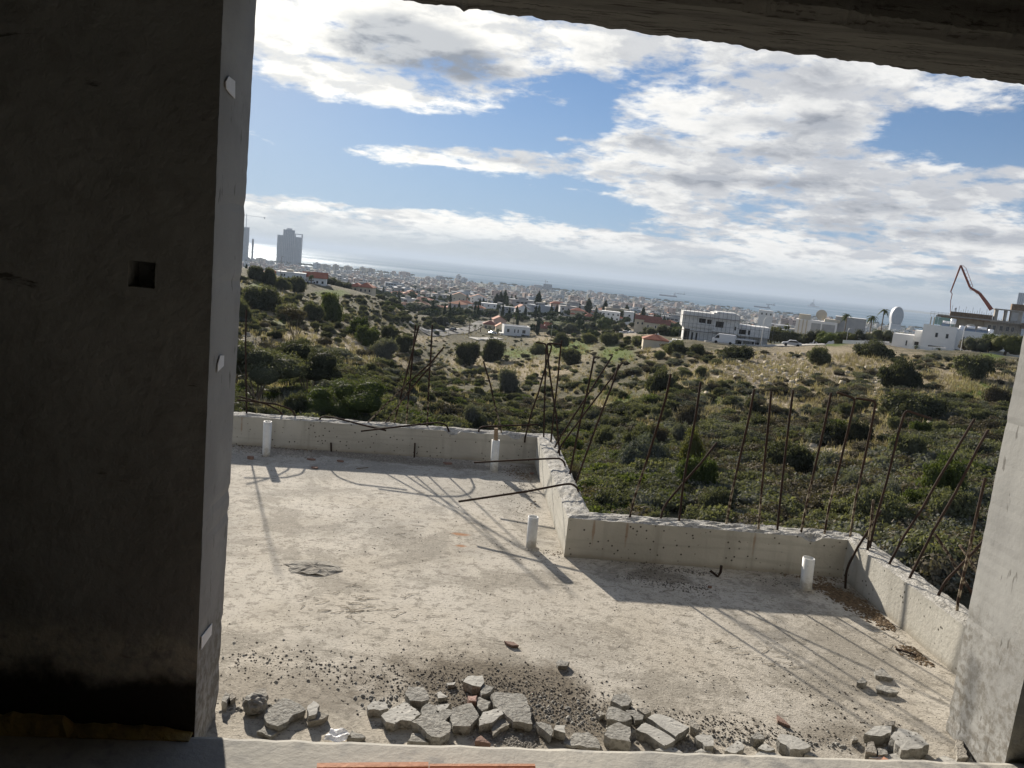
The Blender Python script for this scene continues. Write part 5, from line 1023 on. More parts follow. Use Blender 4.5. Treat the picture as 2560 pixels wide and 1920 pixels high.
# stones on the slope
M_stone = mat('pale_field_stone', (.36, .31, .235), (.54, .48, .375), 1.3, .95, c3=(.22, .19, .15))
bv = np.array([(-1, -.8, -.3), (1, -.7, -.3), (.8, 1, -.3), (-.9, .8, -.3), (-.6, -.5, 1), (.6, -.4, .9), (.4, .6, 1.05), (-.5, .5, .8)]); fq = np.array([(0, 1, 5, 4), (1, 2, 6, 5), (2, 3, 7, 6), (3, 0, 4, 7), (4, 5, 6, 7)])
Vs = []; Fs = []; o_ = 0; n_ = 0
while n_ < 15000:
    n_ += 1; u = 580+rs.rand()*1900; v = 780+rs.rand()*420
    if rs.rand() > cover('rock', u, v)+.012 or not in_poly(u, v): continue
    p = gpt(u, v); r = math.hypot(p[0], p[1]); s_ = (.09+.38*rs.rand()**2.3)*np.interp(r, [30, 120], [.8, 1.5]); a = rs.rand()*6.28; c, sn = math.cos(a), math.sin(a)
    B = bv*np.array([s_, s_*(.5+.5*rs.rand()), s_*(.3+.4*rs.rand())])*(1+.3*(rs.rand(8, 3)-.5)); Vs.append(np.stack([B[:, 0]*c-B[:, 1]*sn+p[0], B[:, 0]*sn+B[:, 1]*c+p[1], B[:, 2]+p[2]], 1)); Fs.append(fq+o_); o_ += 8
tag(link('field_stones', npmesh('field_stones', np.concatenate(Vs), np.concatenate(Fs), M_stone)), kind='stuff')
# bushes between the gardens of the valley road
rs2 = np.random.RandomState(5); CLR = [(1205, 820, 50, 26), (1290, 830, 50, 26), (1345, 835, 40, 22), (1110, 838, 70, 14), (1395, 792, 70, 16), (1570, 832, 60, 12), (1620, 858, 50, 26), (1800, 830, 140, 50)]
n_ = 0
while n_ < 420:
    u = 960+rs2.rand()*720; v = np.interp(u, [960, 1100, 1300, 1680], [755, 790, 800, 815])+rs2.rand()*52
    n_ += 1
    if any(abs(u-a) < c and abs(v-b_) < d for a, b_, c, d in CLR): continue
    p = gpt(u, v); r = math.hypot(p[0], p[1])
    if r > 620: continue
    k = rs2.choice(['dark', 'dark', 'olive', 'lush']); wm = (8+16*rs2.rand()**1.5)*r/FPX; AC2[k].put(rs2.randint(3), tuple(p), (wm*.6, wm*.6, wm*.55/KIND[k][1]), rs2.rand()*6.28)
for k, a in AC2.items(): a.build('garden_shrubbery')
# ---- trees
def limbs(q, h, n, spread, r0, trunk_h):
    b = MB(); 
    for i in range(n):
        a = 6.283*i/n+q.uniform(-.4, .4); x, y = math.cos(a)*spread*q.uniform(.5, 1), math.sin(a)*spread*q.uniform(.5, 1)
        b.tube([(0.12*math.cos(a)*r0*4, .12*math.sin(a)*r0*4, 0), (x*.22, y*.22, trunk_h), (x*.6, y*.6, (trunk_h+h)*.5), (x, y, h)], [r0, r0*.75, r0*.45, r0*.15], 6)
    return b
def tree(p, crown, foliage, label, name, trunk=None, cat='tree', group=None, rz=0., sc_=1.):
    root = empty(name, (p[0], p[1], p[2]-.1), rz, label, cat, group); root.scale = (sc_,)*3
    if trunk: trunk.build('trunk', M_bark, root, smooth=True)
    o = link('crown', crown if isinstance(crown, bpy.types.Mesh) else leafmesh('crown', crown, foliage), root); return root
def crownlobes(seed, R_, zc, h, n, lobe=.42):
    q = random.Random(seed); L = []
    for i in range(n):
        a = q.uniform(0, 6.283); d = R_*math.sqrt(q.random())*.72; s = R_*lobe*q.uniform(.7, 1.15); L.append((math.cos(a)*d, math.sin(a)*d, zc+h*q.uniform(-.42, .42)*(1-(d/R_)**2*.6), s, s, s*.62))
    return L
q = random.Random(31)
p = gpt(640, 1045, 50); tree(p, leafcloud(501, crownlobes(1, 2.9, 2.7, 2.0, 11), 11000, .055), F_dark, 'dark spreading tree with pale forked trunk beside the jamb', 'dark_tree', limbs(q, 2.6, 5, 1.8, .11, .5))
p = gpt(765, 1040, 53); tree(p, leafcloud(502, crownlobes(2, 2.6, 2.6, 2.0, 10), 10000, .055), F_dark, 'second dark tree, between the forked one and the green bush', 'dark_tree', limbs(q, 2.5, 4, 1.5, .10, .6))
p = gpt(860, 1068, 44); tree(p, leafcloud(504, crownlobes(14, 2.5, 1.5, 1.8, 14, .40), 12000, .042), F_lush, 'big green bushy tree close behind the straight wall', 'bushy_tree', limbs(q, 1.6, 4, 1.2, .07, .3))
p = gpt(738, 846); r = math.hypot(p[0], p[1]); k_ = r/FPX; tree(p, leafcloud(503, crownlobes(3, 46*k_, 58*k_, 26*k_, 9, .36), 2600, .09, core=0), F_thorn, 'thin-crowned bare-looking tree on dry grass of the near hillside', 'thin_tree', limbs(q, 60*k_, 7, 34*k_, .09, 8*k_))
# ================================================================== houses, towers, cars, masts
W_white = mat('white_render_wall', (.76, .755, .735), (.81, .80, .78), .5, .85); W_cream = mat('cream_render_wall', (.56, .49, .38), (.62, .55, .43), .5, .85)
W_pink = mat('pinkish_render_wall', (.55, .40, .33), (.60, .45, .375), .5, .85); W_grey = mat('grey_render_wall', (.36, .365, .37), (.42, .42, .415), .4, .88)
W_raw = mat('raw_concrete_wall', (.62, .62, .60), (.72, .715, .70), .6, .9, c3=(.52, .52, .51)); W_site = mat('dull_site_concrete', (.30, .28, .25), (.38, .36, .33), .5, .9); W_stone = mat('tan_stone_wall', (.40, .33, .24), (.47, .39, .28), 1.4, .9)
def tiles(t, vec, col):
    return t.mix(t.m('MULTIPLY', t.ss(t.noise(t.v('MULTIPLY', vec, (3., 3., 3.)), 1.2, 4, .7), .45, .65), .5), col, (.20, .075, .05)), None
R_red = mat('red_roof_tiles', (.34, .125, .075), (.40, .165, .10), .9, .85, extra=tiles); R_brown = mat('brown_roof_tiles', (.20, .085, .06), (.26, .11, .075), .9, .85); R_orange = mat('orange_roof_tiles', (.45, .20, .115), (.50, .235, .14), .9, .85)
G_dark = mat('dark_window_glass', (.030, .035, .042), (.05, .058, .066), .4, .15, spec=.5); G_frame = mat('window_frame', (.52, .51, .49)); G_shade = mat('opening_shade_fill', (.035, .033, .03), (.06, .055, .05), 1., .95)  # last one: dark fill painted for the shade inside openings and recessed bays
G_blue = mat('blue_tower_glass', (.10, .145, .20), (.15, .20, .26), .02, .3, spec=.5); G_teal = mat('teal_glass_panel', (.16, .30, .29), (.25, .40, .38), .5, .25, spec=.5)
T_white = mat('tower_white_panel', (.44, .46, .49), (.38, .40, .43), .05, .7); T_grey = mat('tower_grey_concrete', (.34, .355, .375), (.42, .43, .445), .05, .8)
M_asph = mat('asphalt', (.085, .083, .08), (.13, .127, .12), .4, .9); M_conc = mat('pale_pavement', (.40, .38, .34), (.47, .45, .41), .5, .9)
M_steel = mat('galvanised_steel', (.42, .43, .44), (.52, .53, .54), 2, .5, metal=.6); M_wood = mat('formwork_timber', (.15, .105, .07), (.22, .16, .11), 1.5, .9); M_boom = mat('red_painted_boom', (.20, .062, .042), (.26, .09, .058), .8, .55); M_boomy = mat('orange_brown_boom', (.36, .20, .10), (.42, .25, .14), .8, .6)
C_white = mat('white_car_paint', (.75, .75, .76), rough=.3, spec=.5); C_silver = mat('silver_car_paint', (.45, .46, .48), rough=.3, spec=.5); C_dark = mat('dark_car_paint', (.03, .035, .045), rough=.3, spec=.5); M_tyre = mat('tyre_rubber', (.02, .02, .02), rough=.9)
WINM = {}
def win_mesh(w_, h):
    k = (round(w_, 1), round(h, 1))
    if k not in WINM:
        w_, h = k; f = .07; b = MB()
        b.box(-w_/2, -.05, 0, -w_/2+f, .02, h); b.box(w_/2-f, -.05, 0, w_/2, .02, h); b.box(-w_/2+f, -.05, h-f, w_/2-f, .02, h); b.box(-w_/2+f, -.05, 0, w_/2-f, .02, f)
        if w_ > 1.1: b.box(-f/2, -.045, f, f/2, .02, h-f)
        p = MB().box(-w_/2+f, -.02, f, w_/2-f, .015, h-f); a = b.build('window', G_frame); c = p.build('pane', G_dark); WINM[k] = (a.data, c.data); bpy.data.objects.remove(a); bpy.data.objects.remove(c)
    return WINM[k]
class House:
    def __init__(s, name, label, cat, u, v, r, yaw=0., group=None, p=None, fit=None):
        p = atr(u, v, r); s.az = math.atan2(p[0], p[1]); ca = math.cos(s.az)
        if fit is not None: p[2] = atr(u, fit[1], r)[2]-fit[0]*ca
        s.root = empty(name, tuple(p), -s.az+R(yaw), label, cat, group); s.root.scale = (ca*ca, ca, ca); s.w = {}; s.r = r
    def box(s, m, x0, y0, z0, x1, y1, z1): s.w.setdefault(m.name, (m, MB()))[1].box(x0, y0, z0, x1, y1, z1); return s
    def done(s, nm='wall'):
        for m, b in s.w.values(): b.build(nm, m, s.root)
        s.w = {}; return s
    def part(s, nm, m, *boxes):
        b = MB()
        for q in boxes: b.box(*q)
        return b.build(nm, m, s.root)
    def hip(s, x0, y0, x1, y1, z, h, m, over=.5):
        x0 -= over; x1 += over; y0 -= over; y1 += over; a = min(x1-x0, y1-y0)/2*.98; b = MB()
        if x1-x0 >= y1-y0: rg = [(x0+a, (y0+y1)/2), (x1-a, (y0+y1)/2)]
        else: rg = [((x0+x1)/2, y0+a), ((x0+x1)/2, y1-a)]
        V = [(x0, y0, z), (x1, y0, z), (x1, y1, z), (x0, y1, z), (x0, y0, z-.18), (x1, y0, z-.18), (x1, y1, z-.18), (x0, y1, z-.18), (*rg[0], z+h), (*rg[1], z+h)]
        F = [(4, 5, 1, 0), (5, 6, 2, 1), (6, 7, 3, 2), (7, 4, 0, 3), (7, 6, 5, 4)]+([(0, 1, 9, 8), (1, 2, 9), (2, 3, 8, 9), (3, 0, 8)] if x1-x0 >= y1-y0 else [(0, 1, 8), (1, 2, 9, 8), (2, 3, 9), (3, 0, 8, 9)])
        o = b.add(V, F).build('roof', m, s.root); return o
    def gable(s, x0, y0, x1, y1, z, h, m, axis='x', over=.4, wall=None):
        b = MB(); t = .18
        if axis == 'x':
            ym = (y0+y1)/2; pr = [(y0-over, z-.1), (ym, z+h), (y1+over, z-.1), (y1+over, z-.1+t), (ym, z+h+t), (y0-over, z-.1+t)]; b.loft([[(x, a, c) for a, c in pr] for x in (x0-over, x1+over)])
            if wall: w_ = MB(); w_.loft([[(x, y0, z-.02), (x, y1, z-.02), (x, ym, z+h-.05)] for x in (x0, x1)]); w_.build('gable_wall', wall, s.root)
        else:
            xm = (x0+x1)/2; pr = [(x0-over, z-.1), (xm, z+h), (x1+over, z-.1), (x1+over, z-.1+t), (xm, z+h+t), (x0-over, z-.1+t)]; b.loft([[(a, y, c) for a, c in pr] for y in (y0-over, y1+over)])
            if wall: w_ = MB(); w_.loft([[(x0, y, z-.02), (x1, y, z-.02), (xm, y, z+h-.05)] for y in (y0, y1)]); w_.build('gable_wall', wall, s.root)
        return b.build('roof', m, s.root)
    def win(s, x, y, z, w_, h, side=0, m=None):
        a, c = win_mesh(w_, h); f = link('window', a, s.root, (x, y, z)); f.rotation_euler = (0, 0, {0: 0, 1: math.pi/2, -1: -math.pi/2}[side]); link('pane', c, f); return f
    def dark(s, nm, x0, z0, x1, z1, y, m=None): return s.part(nm, m or G_shade, (x0, y-.03, z0, x1, y+.02, z1))  # thin panel on the solid wall; default colour paints an opening's shade
# --- long villa on the hill crest
h = House('hill_villa', 'long white flat-roofed villa on the hill crest nearest the dark jamb', 'villa', 690, 706, 335, -6)
h.box(W_white, 0, 0, -3, 12.6, 8, 4.6).box(W_white, -.15, -.15, 4.6, 12.75, 8.1, 4.95).box(W_cream, 4, 3, 4.95, 7, 6, 5.9).done()
for x, z, a in ((2.4, 3.2, .7), (3.5, 3.2, .7), (5.3, 2.2, .8), (9.3, 2.8, .9), (10.8, 2.8, .9), (9.2, .4, .9), (11.2, .4, 1.)): h.win(x, -.002, z-.2, a, 1.1 if z > 1 else 1.3)
h = House('hill_house', 'white house with red gabled roof and shaggy palm on the hill crest', 'house', 757, 716, 338, -4)
h.box(W_white, 0, 2, -3, 5, 9, 4.2).box(W_white, 4, 0, -3, 10.2, 9, 4.2).done(); h.gable(-.5, 2, 5, 9, 4.4, 1.9, R_red, 'x'); h.gable(3.9, 0, 10.3, 9, 4.2, 2.3, R_red, 'x', wall=W_white)
for x, z in ((6.2, 1.8), (8.6, 1.8), (5.6, -.3), (8.8, -.3)): h.win(x, -.002, z, 1., 1.2)
for x in (1., 2.6): h.win(x, 1.998, 1.9, .9, 1.1)
h = House('cream_villa', 'cream two-storey villa with red hipped roofs on the hill shoulder', 'villa', 868, 738, 380, -14)
h.box(W_cream, 0, 1, -4, 7, 10, 4.6).box(W_cream, 5.2, -1, -4, 12.6, 8, 4.9).done(); h.hip(0, 1, 7, 10, 4.6, 1.8, R_red); h.hip(5.2, -1, 12.6, 8, 4.9, 2.2, R_red)
for x, z in ((7., 2.6), (9.2, 2.6), (11.4, 2.6), (9.2, .2), (11.4, .2)): h.win(x, -1.002, z, .9, 1.3)
for x in (1.6, 3.6): h.win(x, .998, 2.6, 1., 1.2)
h = House('red_roof_house', 'low house behind the crest showing only its orange red roof', 'house', 658, 692, 430, 0); h.box(W_white, 0, 0, -3, 9, 8, 2.6).done(); h.hip(0, 0, 9, 8, 2.6, 2., R_red)
# --- houses of the valley road
h = House('white_box_villa', 'white box villa with flat roof and dark glass corner in mid valley', 'villa', 1258, 846, 395, 8)
h.box(W_white, 0, 0, -2, 13.6, 9, 6.4).box(W_white, -1.6, 1.5, -2, 0, 8, 2.6).box(W_grey, .4, .4, 6.402, 13.2, 8.6, 6.46).box(W_white, 0, 0, 6.4, 13.6, .35, 6.85).box(W_white, 0, 8.6, 6.4, 13.6, 9, 6.85).box(W_white, 0, .35, 6.4, .35, 8.6, 6.85).box(W_white, 13.25, .35, 6.4, 13.6, 8.6, 6.85).done()
for x, w_ in ((2.2, 1.3), (5.6, .6), (7.4, .6), (10.4, 1.7)): h.win(x, -.002, 3.4, w_, 1.8)
h.dark('glass_corner', 10.9, 0, 13.3, 2.6, -.002, G_dark)
def villa(name, label, u, v, r, yaw, w_, d, hh, wall, roof, kind='hip', wins=2, wing=None, rh=1.9):
    h = House(name, label, 'house', u, v, r, yaw); h.box(wall, 0, 0, -4, w_, d, hh)
    if wing: x0, x1, y0, wz = wing; h.box(wall, x0, y0, -4, x1, 0 if y0 < 0 else d, wz)
    if kind == 'flat': h.box(wall, -.15, -.15, hh, w_+.15, d+.15, hh+.4)
    h.done()
    if kind == 'hip': h.hip(0, 0, w_, d, hh, rh, roof)
    elif kind == 'gx': h.gable(0, 0, w_, d, hh, rh, roof, 'x', wall=wall)
    elif kind == 'gy': h.gable(0, 0, w_, d, hh, rh, roof, 'y', wall=wall)
    if wing and kind != 'flat': h.hip(wing[0], wing[2], wing[1], 0, wing[3], 1.1, roof, .35)
    fl = max(1, int(hh//2.9)); y = -.002
    for k in range(fl):
        for i in range(wins):
            x = w_*(i+.5)/wins+rnd.uniform(-.3, .3)
            if wing and wing[0]-.8 < x < wing[1]+.8 and k*2.9 < wing[3]: continue
            h.win(x, y, k*2.9+.9, 1.2, 1.3)
    return h
villa('garden_villa', 'cream villa with stepped red roofs among palms by the road', 1206, 836, 425, 0, 7.5, 9, 6.0, W_cream, R_brown, 'hip', 3)
villa('garden_villa', 'pinkish villa with red roof behind the white box villa', 1232, 828, 432, 8, 7., 8, 6.6, W_pink, R_red, 'gy', 2)
villa('garden_villa', 'small cream gabled house just before the white box villa', 1238, 838, 408, 4, 5.2, 6, 4.6, W_cream, R_orange, 'gy', 2)
villa('brown_roof_house', 'house with brown hipped roof and stone wall right behind the white box villa', 1330, 838, 425, 6, 9., 8, 4.6, W_stone, R_brown, 'hip', 2)
villa('brown_roof_house', 'lower white house end under a red-brown roof with a thin mast', 1362, 836, 428, 6, 3.6, 8, 4.8, W_white, R_red, 'gx', 1)
villa('gabled_house', 'tall white gabled house above the white box villa', 1291, 792, 560, 14, 8.6, 9, 6.2, W_white, R_red, 'gy', 2, rh=2.8)
villa('white_block', 'long white flat-roofed block before the big cypress group', 1198, 776, 620, 0, 14., 9, 6, W_white, R_red, 'flat', 3)
villa('town_house', 'cream house with two shallow red roofs left of the long white block', 1136, 770, 650, 0, 14.5, 9, 5, W_white, R_red, 'hip', 3, wing=(1, 5, -2, 3.4))
villa('town_house', 'white house with broad red gable upslope of the long white block', 1174, 757, 760, 0, 16.5, 9, 6., W_white, R_orange, 'gy', 3, rh=3)
villa('town_house', 'pale house with red gable farthest up beside dark pines', 1130, 750, 740, 0, 13.5, 9, 5, W_cream, R_orange, 'gy', 3, rh=2.8)
villa('grey_villa', 'modern grey house with dark openings beside the tall gabled house', 1250, 788, 540, 0, 9.6, 7, 6, W_grey, R_red, 'flat', 3)
villa('pink_house', 'pinkish three-storey house above the bright green field', 1375, 781, 670, 6, 14.6, 9, 8.2, W_pink, R_red, 'hip', 3)
villa('cream_house', 'tall cream house with red roof right of the green field', 1424, 800, 560, -4, 9.6, 9, 7.4, W_cream, R_red, 'hip', 2, wing=(0, 4, -2.5, 4.6))
villa('red_roof_hut', 'small pink hut with red roof between gardens', 1459, 803, 520, 0, 6.8, 6, 3.6, W_pink, R_red, 'hip', 1)
villa('balcony_villa', 'white villa with dark balcony openings left of the church-like house', 1502, 800, 520, 0, 12.4, 9, 6., W_white, R_red, 'flat', 4)
villa('white_block', 'plain white block next to the church-like house', 1558, 805, 500, 0, 6.4, 8, 6.6, W_white, R_red, 'flat', 1)
h = House('hall_house', 'large cream house with long dark red gable roofs before the scaffolded building', 'house', 1584, 820, 450, -4)
h.box(W_cream, 0, 2, -5, 7, 10, 5.4).box(W_cream, 6, 0, -5, 15, 9, 4.2).box(W_cream, 14.6, 2, -5, 20.5, 9, 3.6).done(); h.gable(0, 2, 7, 10, 5.4, 2.2, R_brown, 'x', wall=W_pink); h.gable(6, 0, 15, 9, 4.2, 3.4, R_brown, 'x', wall=W_cream); h.gable(14.8, 2, 20.5, 9, 3.6, 2.6, R_brown, 'x', wall=W_cream)
for x in (8.2, 12.6): h.win(x, -.002, 1.2, .8, 1.6)
for x in (2., 4.6): h.win(x, 1.998, 2.4, 1, 1.4)
h = House('little_house', 'little cream house with red hipped roof on the near side of the bank', 'house', 1606, 873, 165, 4)
h.box(W_cream, 0, 0, -1.5, 5.4, 4.6, 2.35).done(); h.hip(0, 0, 5.4, 4.6, 2.35, .95, R_red, .15); h.win(3.9, -.002, .95, .75, .5); h.part('chimney', W_pink, (2.5, 2.1, 2.9, 2.75, 2.4, 3.5))
# --- scaffolded house
h = House('scaffolded_house', 'big raw grey concrete house wrapped in scaffolding behind the white van', 'house', 1682, 860, 200, 3); SC = h.root
B = h.box
B(W_raw, -.2, -1.2, -2, 9.5, 2, 1.3); B(W_raw, 2.4, 0, 1.3, 10.6, 9, 5.0)
B(W_raw, 1.6, -.4, 5.0, 9.4, 9, 8.9); B(W_raw, 9.4, -.8, 4.4, 16.2, 9, 9.2); B(W_raw, 10.6, .6, -2, 16.2, 9, 4.4); B(W_raw, 16.2, 1.2, 3.9, 24.4, 9, 6.7); B(W_raw, 16.2, 3.2, -2, 24.4, 9, 3.9)
B(W_raw, 14., -2.2, 3.05, 20.6, 3.2, 3.3); B(W_raw, 10.2, -.5, 9.2, 15.2, 6, 9.55)
h.done()
for x in (14.2, 17.2, 20.3): h.part('column', W_raw, (x, -2.1, -2, x+.25, -1.85, 3.05))
for x in (18.8, 22.6): h.part('column', W_raw, (x, 1.3, -2, x+.3, 1.6, 3.9))
for x0, z0, x1, z1, y in ((5.9, 6.3, 7.6, 7.4, -.4), (8., 6.2, 9.1, 7.3, -.4), (10.2, 5.6, 12.2, 7.1, -.8), (15.1, 5.3, 15.5, 6.2, -.8), (4.4, 1.5, 4.9, 3.6, 0), (5.6, 1.5, 6., 3.6, 0), (11.2, 1.9, 14., 3.2, .6), (16.6, 4.4, 18.4, 5.6, 1.2), (18.9, 4.4, 19.4, 5.6, 1.2), (2.5, 1.5, 3.9, 4.4, 0), (17., .2, 18.2, 2.4, 3.2), (20.6, .2, 21.6, 2.6, 3.2), (21.8, .2, 22.4, 2.6, 3.2), (14.8, .4, 16., 2.5, .6)):
    h.dark('opening_shade_panel', x0, z0, x1, z1, y)
sc_ = empty('scaffold', SC.location, SC.rotation_euler.z, 'steel tube scaffolding standing against the raw concrete house', 'scaffold'); sc_.scale = SC.scale
def only_mesh(o): me = o.data; bpy.data.objects.remove(o); return me
pm = only_mesh(MB().box(-.035, -.035, -1.5, .035, .035, 9.7).build('standard', M_steel))
pl = only_mesh(MB().box(-.035, -.035, -1.5, .035, .035, 7.2).build('standard', M_steel))
M_tube = mat('dark_scaffold_tube', (.13, .13, .13), (.2, .2, .2), 3, .6, metal=.3)
pm.materials[0] = M_tube; pl.materials[0] = M_tube; KIDS[sc_.name] = []
for x in np.arange(1.2, 16.4, 1.05): link('standard', pm, sc_, (float(x), -1.5 if x < 9.3 else -1.9, 0))
for x in np.arange(17., 25.2, 1.15): link('standard', pl, sc_, (float(x), .3, 0))
for z in (.2, 2.1, 4.0, 5.9, 7.8, 9.2):
    MB().box(1., -1.54, z-.03, 9.5, -1.47, z+.03).build('ledger', M_tube, sc_); MB().box(9.3, -1.94, z-.03, 16.5, -1.87, z+.03).build('ledger', M_tube, sc_)
    if z < 7: MB().box(16.8, .26, z-.03, 25.1, .33, z+.03).build('ledger', M_tube, sc_)
for z in (4.05, 7.85): MB().box(1.2, -1.4, z, 9.4, -.8, z+.06).build('platform_board', M_wood, sc_); MB().box(9.4, -1.8, z, 16.2, -1.2, z+.06).build('platform_board', M_wood, sc_)
M_net = mat('pale_debris_netting', (.46, .465, .46), (.54, .54, .53), .8, .95)
# --- white villa with roof tanks
h = House('white_villa', 'large white cubic villa with slot window and dark garage below the crane boom', 'villa', 2297, 880, 215, -4); WV = h.root
h.box(W_white, 0, 0, -2, 9.3, 11, 7.6).box(W_white, 9.3, 2.2, -2, 22.5, 12, 6.9).box(W_white, -8.4, 3, -2, -2.4, 10, 4.3).box(W_white, -2.4, 4, -2, 0, 10, 5.8).box(W_white, 0, 0, 7.6, 9.3, .3, 7.9).box(W_white, 9.3, 2.2, 6.9, 22.5, 2.5, 7.2).done()
for x in (4.0, 6.9): h.win(x, -.002, 4.6, .8, 1.3)
h.dark('slot_window', 2.2, 1.5, 6.6, 2.25, 0, G_dark); h.dark('garage_shade_panel', 9.6, -.8, 12.6, 1.9, 2.2)
for x in (11.3, 13.4, 14.6, 18.2, 19.3): h.win(x, 2.198, 4.3, .5, 1.3)
h.win(-4.2, 2.998, 1.2, .5, 1.5); h.dark('doorway_shade_panel', -2., 0, -.8, 2.6, 3.99)
def on(root, x, y, z): return tuple(root.matrix_basis @ Vector((x, y, z)))
def solar(x, y, z, lab, big=1.):
    e = empty('solar_heater', on(WV, x, y, z), WV.rotation_euler.z, lab, 'solar water heater'); b = MB(); b.tube([(-.75*big, .5, 1.15), (.75*big, .5, 1.15)], .32*big, 12); b.build('tank', C_white, e, True)
    b = MB(); b.add([(-.9*big, -1.0, .12), (.9*big, -1.0, .12), (.9*big, .35, .85), (-.9*big, .35, .85), (-.9*big, -1.0, .02), (.9*big, -1.0, .02), (.9*big, .35, .75), (-.9*big, .35, .75)], [(0, 1, 2, 3), (7, 6, 5, 4), (0, 4, 5, 1), (1, 5, 6, 2), (2, 6, 7, 3), (3, 7, 4, 0)]); b.build('collector', G_blue, e)
    for sx in (-.7, .7): MB().box(sx*big-.03, .3, 0, sx*big+.03, .5, 1.1).build('leg', M_steel, e)
solar(5.6, 6, 7.6, 'solar heater with collectors in the middle of the white villa roof'); solar(12.6, 6, 6.9, 'solar heater over the garage wing of the white villa', 1.2); solar(15.6, 6.6, 6.9, 'second solar heater farther along the garage wing', 1.3)
def rooftank(x, y, z, s, lab): e = empty('roof_tank', on(WV, x, y, z), WV.rotation_euler.z, lab, 'water tank'); b = MB(); b.lathe([(s*.9, .9), (s, 1.0), (s, 1.9*s+.9), (s*.8, 2.05*s+.9), (.1, 2.1*s+.9)], 14); b.build('tank', C_white, e, True); [MB().box(sx*s*.7-.05, sy*s*.7-.05, 0, sx*s*.7+.05, sy*s*.7+.05, .95).build('leg', M_steel, e) for sx in (-1, 1) for sy in (-1, 1)]
rooftank(7.6, 5, 7.6, .62, 'tall white water tank on the white villa roof'); rooftank(10.2, 6, 6.0, .6, 'low white tank where the garage wing begins'); rooftank(18., 6, 6.0, .55, 'white tank near the end of the garage wing')
def bwall(name, label, pts, hgt, th, m, cat='wall'):
    b = MB(); root = None
    for (a, c) in zip(pts[:-1], pts[1:]):
        A, C = np.array(a), np.array(c); n = max(1, int(np.hypot(*(C-A)[:2])/4)); d = (C-A)[:2]; L = np.hypot(*d); d = d/L; nn = np.array([-d[1], d[0]])*th/2
        rg = []
        for k in range(n+1):
            p = A+(C-A)*k/n; zg = float(ground(p[0], p[1])); zt = max(A[2]+(C[2]-A[2])*k/n, zg)+hgt
            rg.append([(p[0]-nn[0], p[1]-nn[1], zg-1.5), (p[0]+nn[0], p[1]+nn[1], zg-1.5), (p[0]+nn[0], p[1]+nn[1], zt), (p[0]-nn[0], p[1]-nn[1], zt)])
        b.loft(rg)
    return tag(b.build(name, m), label, cat)
bwall('boundary_wall', 'low white garden wall in front of the white villa', [gpt(2272, 872, 206), gpt(2330, 876, 204), gpt(2362, 877, 206)], 1.1, .25, W_white)
bwall('boundary_wall', 'long pale boundary wall left of the white villa', [gpt(2108, 850, 235), gpt(2222, 858, 228)], 1.5, .25, W_white)
bwall('boundary_wall', 'white wall section right of the lamp post by the garage', [gpt(2408, 877, 208), gpt(2426, 877, 208)], 1.0, .25, W_white)
bwall('boundary_wall', 'pale wall under the yellow-green trees near the pier', [gpt(2474, 880, 206), gpt(2560, 884, 206)], .8, .25, W_white)
bwall('metal_gate', 'black metal gate between the white villa walls', [gpt(2428, 878, 209), gpt(2472, 880, 208)], 1.2, .12, C_dark, 'gate')
bwall('boundary_wall', 'white wall beside the little red-roofed house', [gpt(1650, 862, 172), gpt(1682, 862, 178)], 1.1, .2, W_white)
fe = House('mesh_fence', 'bluish grey sheet fence below the long boundary wall', 'fence', 2160, 864, 226, 0)
for k in range(7): fe.part('fence_panel', W_grey, (k*1.7, 0, -.5, k*1.7+1.62, .06, 1.7))
for k in range(8): fe.part('post', M_steel, (k*1.7-.07, -.06, -.5, k*1.7+.0, .1, 1.9))
# --- construction site with formwork behind the villa
h = House('unfinished_building', 'unfinished concrete building with formwork deck behind the white villa', 'building', 2330, 862, 330, 0, fit=(8.7, 784)); UB = h.root
h.box(W_site, 0, 0, 8.0, 35, 16, 8.7).box(W_site, 20, 2, -14, 35, 14, 8.0).box(W_site, 2, 4, -14, 20, 14, 8.0).box(W_site, 23.2, 1, 8.7, 24.6, 8, 13.0).box(W_site, 27.2, 1, 8.7, 28.2, 8, 13.0).box(W_site, 22.8, .6, 13.0, 35.4, 9, 13.5).box(W_site, 29.6, 1, 8.7, 34.2, 8, 13.0).box(W_grey, 30, .9, 9.2, 32.6, 1., 12.6).done()
h.part('formwork_deck', M_wood, (5.2, .3, 8.71, 22.6, 10, 10.5)); h.part('formwork_box', M_wood, (29.4, .8, 13.51, 34.8, 7, 16.)); h.part('edge_beam', M_wood, (-.6, -.4, 7.7, 22, -.02, 8.2)); h.part('edge_beam', M_wood, (34.4, -.6, 6.4, 42, 8, 8.6))
for k in range(6): h.part('glass_panel', G_teal, (-.6+k*1.35, -.5, 4.4, .65+k*1.35, -.44, 7.6))
for x in (-2.6, -1.2): h.part('column', W_cream, (x, 0, 0, x+.5, .5, 7.4))
for i, x in enumerate(np.arange(5.6, 22.4, .95)): h.part('prop', M_tube, (float(x), .0, 8.75, float(x)+.12, .12, 11.3+(1.7 if i % 3 == 0 else .5*(i % 2))))
for i, x in enumerate(np.arange(-3, 5, 1.6)): h.part('guard_post', M_tube, (float(x), -.3, 7.5, float(x)+.09, -.2, 9.6))
h.part('guard_rail', M_tube, (-3, -.3, 9.5, 5, -.22, 9.58)); h.part('guard_rail', M_tube, (-3, -.3, 8.75, 5, -.22, 8.83))
for x in (22.2, 24.2, 27., 29.5, 31.5): h.win(x, 1.998, 4.6, 1.2, 2.); h.win(x, 1.998, 1.2, 1.2, 2.)
for x in np.arange(25, 42, 1.2): h.part('scaffold_pole', M_tube, (float(x), -.8, -8, float(x)+.1, -.7, 9.4))
